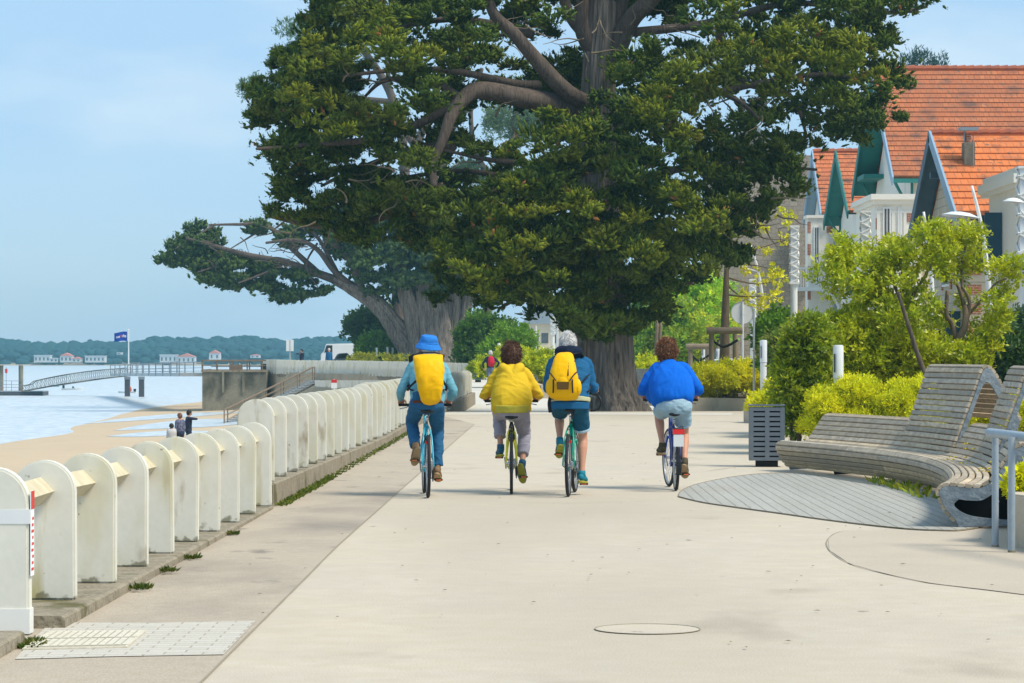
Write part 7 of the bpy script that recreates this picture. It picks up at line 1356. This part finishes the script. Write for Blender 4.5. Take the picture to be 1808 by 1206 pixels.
# bare staked tree with thin yellow leaves
Yt = 90; Ot = P(1280, 700, Yt); t6 = thing('young_tree', 'tall thin young tree with a bare trunk and sparse yellow leaves before the stone wall', 'tree', Ot)
mb = MB(); mb.tube([P(x, y, Yt) for x, y in ((1280, 720), (1279, 640), (1281, 540), (1283, 470))], [.20, .17, .12, .07], 12, 4); mb.build('trunk', 'bark_plain', t6, smooth=True, origin=Ot); mb = MB(); pds = []
for pts in ([(1282, 480), (1310, 450), (1350, 435), (1395, 420)], [(1283, 470), (1330, 470), (1370, 478)], [(1282, 470), (1300, 430), (1340, 400), (1385, 378)], [(1283, 490), (1330, 500), (1380, 495)], [(1281, 500), (1300, 520), (1340, 540)], [(1282, 460), (1300, 400), (1330, 380)], [(1282, 520), (1320, 525), (1355, 520)]):
    q = limb(mb, pts, Yt, .035, .008, random.uniform(-1, 1), 4, .05); 
    for p in q[1:]: pds += [(p.x + random.gauss(0, .12), p.y + random.gauss(0, .15), p.z + random.gauss(0, .08), .16, .16, .07)] * 1
    pds.append((q[-1].x, q[-1].y, q[-1].z, .22, .22, .10))
mb.build('branch', 'bark_plain', t6, smooth=True, origin=Ot); crown('leaves', pds, 11, 8, .14, .12, .065, [(.75, .72, .02), (.85, .78, .03), (.62, .66, .03)], t6, Ot, up=-.2)
# ---- green creeper bush and russet bush beside the column
bush('bush', 'bright green bush just left of the white light column', 'bush', None, LG, (.18, .34, .02), 36, 10, .25, .14, .09, pads=pads_in([(1345, 600), (1350, 570), (1375, 556), (1400, 562), (1402, 650), (1380, 655), (1350, 645)], 40, 84, .8, 1, 14, (), (), .9, 4), trunk=.05)
bush('bush', 'green and russet feathery bush at the foot of the light column', 'bush', None, LG + [(.24, .16, .06), (.2, .2, .04)], (.3, .26, .06), 34, 10, .25, .14, .05, pads=pads_in([(1352, 640), (1362, 600), (1390, 590), (1406, 620), (1400, 670), (1370, 665)], 26, 80, .8, 1, 13, (), (), .9, 3), trunk=.04)
# ---- the big pittosporum shrub behind the bench
Y7 = 47.5; O7 = P(1668, 700, Y7); t7 = thing('pittosporum_shrub', 'big airy shrub of glossy yellow-green leaves with bare branching stems behind the tall bench back', 'shrub', O7)
mb = MB()
for pts, a_, b_ in (([(1668, 720), (1672, 660), (1690, 610), (1706, 575), (1700, 540)], .085, .05), ([(1690, 612), (1680, 570), (1668, 555), (1672, 515)], .05, .03), ([(1703, 580), (1712, 535), (1704, 505)], .045, .02), ([(1704, 545), (1692, 510), (1685, 495)], .04, .02), ([(1706, 560), (1740, 520), (1760, 500), (1780, 490)], .03, .012), ([(1560, 720), (1575, 650), (1585, 600), (1600, 540)], .05, .03), ([(1450, 720), (1490, 640), (1540, 560)], .045, .02), ([(1600, 560), (1570, 480), (1530, 440)], .03, .01), ([(1600, 540), (1640, 470), (1660, 430)], .03, .01), ([(1680, 570), (1640, 520), (1600, 470)], .025, .01), ([(1700, 540), (1700, 460), (1710, 420)], .03, .012), ([(1585, 600), (1540, 600), (1480, 560)], .03, .01)):
    limb(mb, pts, Y7, a_, b_, random.uniform(-.5, .5), 4, .02)
mb.build('stem', 'bark_plain', t7, smooth=True, origin=O7)
PT = [(1470, 480), (1462, 440), (1490, 415), (1520, 410), (1560, 425), (1590, 430), (1600, 400), (1640, 395), (1690, 390), (1730, 400), (1740, 430), (1725, 470), (1710, 500), (1745, 520), (1780, 510), (1790, 545), (1770, 580), (1750, 620), (1720, 660), (1660, 680), (1600, 660), (1540, 640), (1480, 620), (1450, 600), (1455, 570), (1490, 545), (1462, 520)]
P3_ = [(1372, 690), (1392, 610), (1412, 570), (1440, 566), (1462, 590), (1456, 640), (1440, 680), (1432, 720), (1418, 762), (1392, 758), (1380, 730)]
P2_ = [(1395, 640), (1400, 590), (1425, 560), (1470, 575), (1530, 560), (1600, 580), (1680, 620), (1740, 620), (1745, 660), (1700, 690), (1600, 690), (1500, 680), (1440, 710), (1420, 760), (1385, 745), (1400, 700)]
PG = [(.34, .45, .010), (.46, .55, .012), (.20, .32, .010), (.60, .62, .012), (.12, .21, .010), (.40, .50, .012)]
pdx = pads_in(PT, 165, Y7, .5, 1.6, 17, [(1590, 480, 18, 10), (1668, 520, 26, 26), (1740, 490, 20, 10), (1560, 520, 10, 8), (1510, 530, 12, 6), (1690, 460, 8, 10), (1625, 440, 8, 8), (1700, 570, 22, 30), (1640, 590, 10, 8), (1530, 450, 8, 6)], [(1695, 560, 24, 60, .4)], .75, 5) + pads_in(P2_, 130, Y7 - .3, .4, 1.5, 22, [(1600, 610, 10, 8)], (), .8, 5)
pdx += [(*P(x, y, Y7), .2, .2, .13) for x, y in ((1765, 480), (1780, 470), (1790, 485), (1800, 475), (1772, 495), (1445, 455 + 30))]
crown('leaves', pdx, 26, 10, .13, .088, .034, PG, t7, O7, 'leaf_glossy', up=.6, spread=.75, tip=(.80, .74, .02), tiplen=.42, shell=.4)
sp = thing('garden_stake', 'dark wooden stake leaning through the big shrub', 'stake', P(1645, 690, 45)); q0 = P(1645, 690, 45); mb = MB(); mb.tube([P(x, y, 45) - q0 for x, y in ((1650, 705), (1625, 640), (1604, 575), (1585, 515))], [.042, .04, .034, .026], 8, 3); mb.build('stake', 'bark_red', sp, smooth=True)
bush('bush', 'dark green bush low behind the big shrub at the right', 'bush', None, MG + [(.1, .15, .1)], (.2, .28, .12), 32, 9, .2, .11, .06, pads=pads_in([(1730, 600), (1770, 560), (1820, 560), (1830, 660), (1760, 680), (1720, 660)], 50, 56, .6, 1.4, 18, (), (), .8, 4), trunk=.04)
bush('bush', 'olive green bush at the foot of the white light column behind the shrub', 'bush', None, MG + PG[:2], (.2, .24, .03), 32, 9, .2, .12, .06, pads=pads_in([(1390, 690), (1395, 600), (1440, 560), (1520, 600), (1600, 620), (1700, 640), (1700, 700), (1500, 700)], 90, 56, .6, 1.6, 18, (), (), .8, 4), trunk=.04)
bush('bush', 'tall dark glossy green bush standing just behind the slatted bin', 'bush', None, [(.10, .20, .012), (.16, .29, .012), (.26, .38, .012), (.06, .13, .012), (.40, .48, .014)], (.55, .56, .02), 30, 11, .14, .085, .036, pads=pads_in(P3_, 85, 44.6, .3, 1.0, 16, [(1420, 640, 8, 10), (1400, 700, 8, 8)], (), .8, 4), trunk=.03, m='leaf_glossy')
# ---- weeds and fallen leaves
def weeds(name, label, spots, n, size, pal, Yfun=None):
    P_, D_, C_ = [], [], []
    for (p, r_) in spots:
        for k in range(n): a_ = random.uniform(0, 6.28); rr_ = r_ * random.random() ** .7; P_.append((p.x + math.cos(a_) * rr_, p.y + math.sin(a_) * rr_ * 2.2, p.z)); D_.append((math.cos(a_) * .7, math.sin(a_) * .7, random.uniform(.3, 1.2))); C_.append(np.array(random.choice(pal)) * random.uniform(.7, 1.3))
    o = leafmesh(name, np.array(P_), np.array(D_), np.full(len(P_), size) * RNG.uniform(.5, 1.4, len(P_)), np.full(len(P_), size * .4), np.array(C_), 'leaf'); tag(o, label, 'weeds', None, 'stuff'); return o
sp_ = [(Vector((bx(y) + .02, y, gz(y) + .0)), .09) for y in np.concatenate([np.arange(29.2, 36, .25), np.arange(36, 60, .8)])]
weeds('weeds', 'green moss and weeds along the foot of the raised plinth', sp_, 60, .045, [(.10, .15, .01), (.07, .12, .01), (.16, .19, .02)])
weeds('weeds', 'small weed clumps at the feet of the near white posts', [(Vector((-2.44, 18.6, .02)), .07), (Vector((-2.44, 20.1, .02)), .06), (Vector((-2.43, 21.5, .01)), .05), (Vector((-2.40, 24.4, .01)), .04), (Vector((-2.58, 15.25, .0)), .05), (Vector((-2.55, 15.05, .0)), .07)], 110, .04, [(.07, .12, .012), (.05, .09, .01), (.14, .14, .02)])
lp = [(G(x, y), .16) for x, y in ((1548, 853), (1562, 856), (1580, 862), (1598, 864), (1610, 867), (1622, 868), (1634, 874), (1637, 880))]
weeds('ground_plant', 'broad yellow-green leaves growing out from under the curved bench', lp, 16, .11, [(.34, .38, .02), (.22, .30, .02), (.45, .42, .03)])
bits = MB()
for k in range(130):
    y = random.uniform(14.6, 60) if random.random() < .7 else random.uniform(14.6, 28); x = random.uniform(-2.3, 4.5) * min(1, y / 24); a_ = random.uniform(0, 6.28); s_ = random.uniform(.005, .018); bits.add([(x + math.cos(a_) * s_ * 1.6, y + math.sin(a_) * s_ * 1.6, .014), (x - math.sin(a_) * s_ * .6, y + math.cos(a_) * s_ * .6, .018), (x - math.cos(a_) * s_ * 1.6, y - math.sin(a_) * s_ * 1.6, .013), (x + math.sin(a_) * s_ * .6, y - math.cos(a_) * s_ * .6, .017)], [(0, 1, 2, 3)])
tag(bits.build('fallen_leaves', 'twig', normals=False), 'scattered dry leaf bits on the promenade', 'leaves', None, 'stuff')
bl_ = MB()
for (u, w, Y) in ((.3, .41, 27.6), (.34, .41, 28.3), (.25, .415, 29.6), (.45, .45, 29.0), (.3, .41, 31.5), (.5, .54, 31.9), (.48, .5, 31.6), (.22, .415, 30.6)):
    i = idx(Y); p = fe[i] + fnorm(i) * u
    for k in range(4): a_ = random.uniform(0, 6.28); q = p + Vector((random.gauss(0, .05), random.gauss(0, .1), w + .01)); s_ = .03; bl_.add([(q.x + math.cos(a_) * s_, q.y + math.sin(a_) * s_, q.z), (q.x - math.sin(a_) * s_ * .5, q.y + math.cos(a_) * s_ * .5, q.z + .015), (q.x - math.cos(a_) * s_, q.y - math.sin(a_) * s_, q.z), (q.x + math.sin(a_) * s_ * .5, q.y - math.cos(a_) * s_ * .5, q.z + .012)], [(0, 1, 2, 3)])
mat('yellow_leaf', (.6, .5, .02), .7, .2); tag(bl_.build('fallen_leaves', 'yellow_leaf', normals=False), 'yellow fallen leaves lying on the bench seat', 'leaves', None, 'stuff')
# ------------------------------------------------------------ sea air
hz_ = MB().b2((-900, -6, -5), (900, 1420, 34)); ho_ = hz_.build('haze', 'black'); m = bpy.data.materials.new('sea_air'); m.use_nodes = True; n_ = m.node_tree; n_.nodes.clear(); o_ = n_.nodes.new('ShaderNodeOutputMaterial'); v_ = n_.nodes.new('ShaderNodeVolumePrincipled'); v_.inputs['Color'].default_value = (.38, .82, 1, 1); v_.inputs['Density'].default_value = .00034; v_.inputs['Anisotropy'].default_value = .1; n_.links.new(v_.outputs[0], o_.inputs['Volume']); ho_.data.materials.clear(); ho_.data.materials.append(m); tag(ho_, 'thin blue sea haze', None, None, 'stuff')
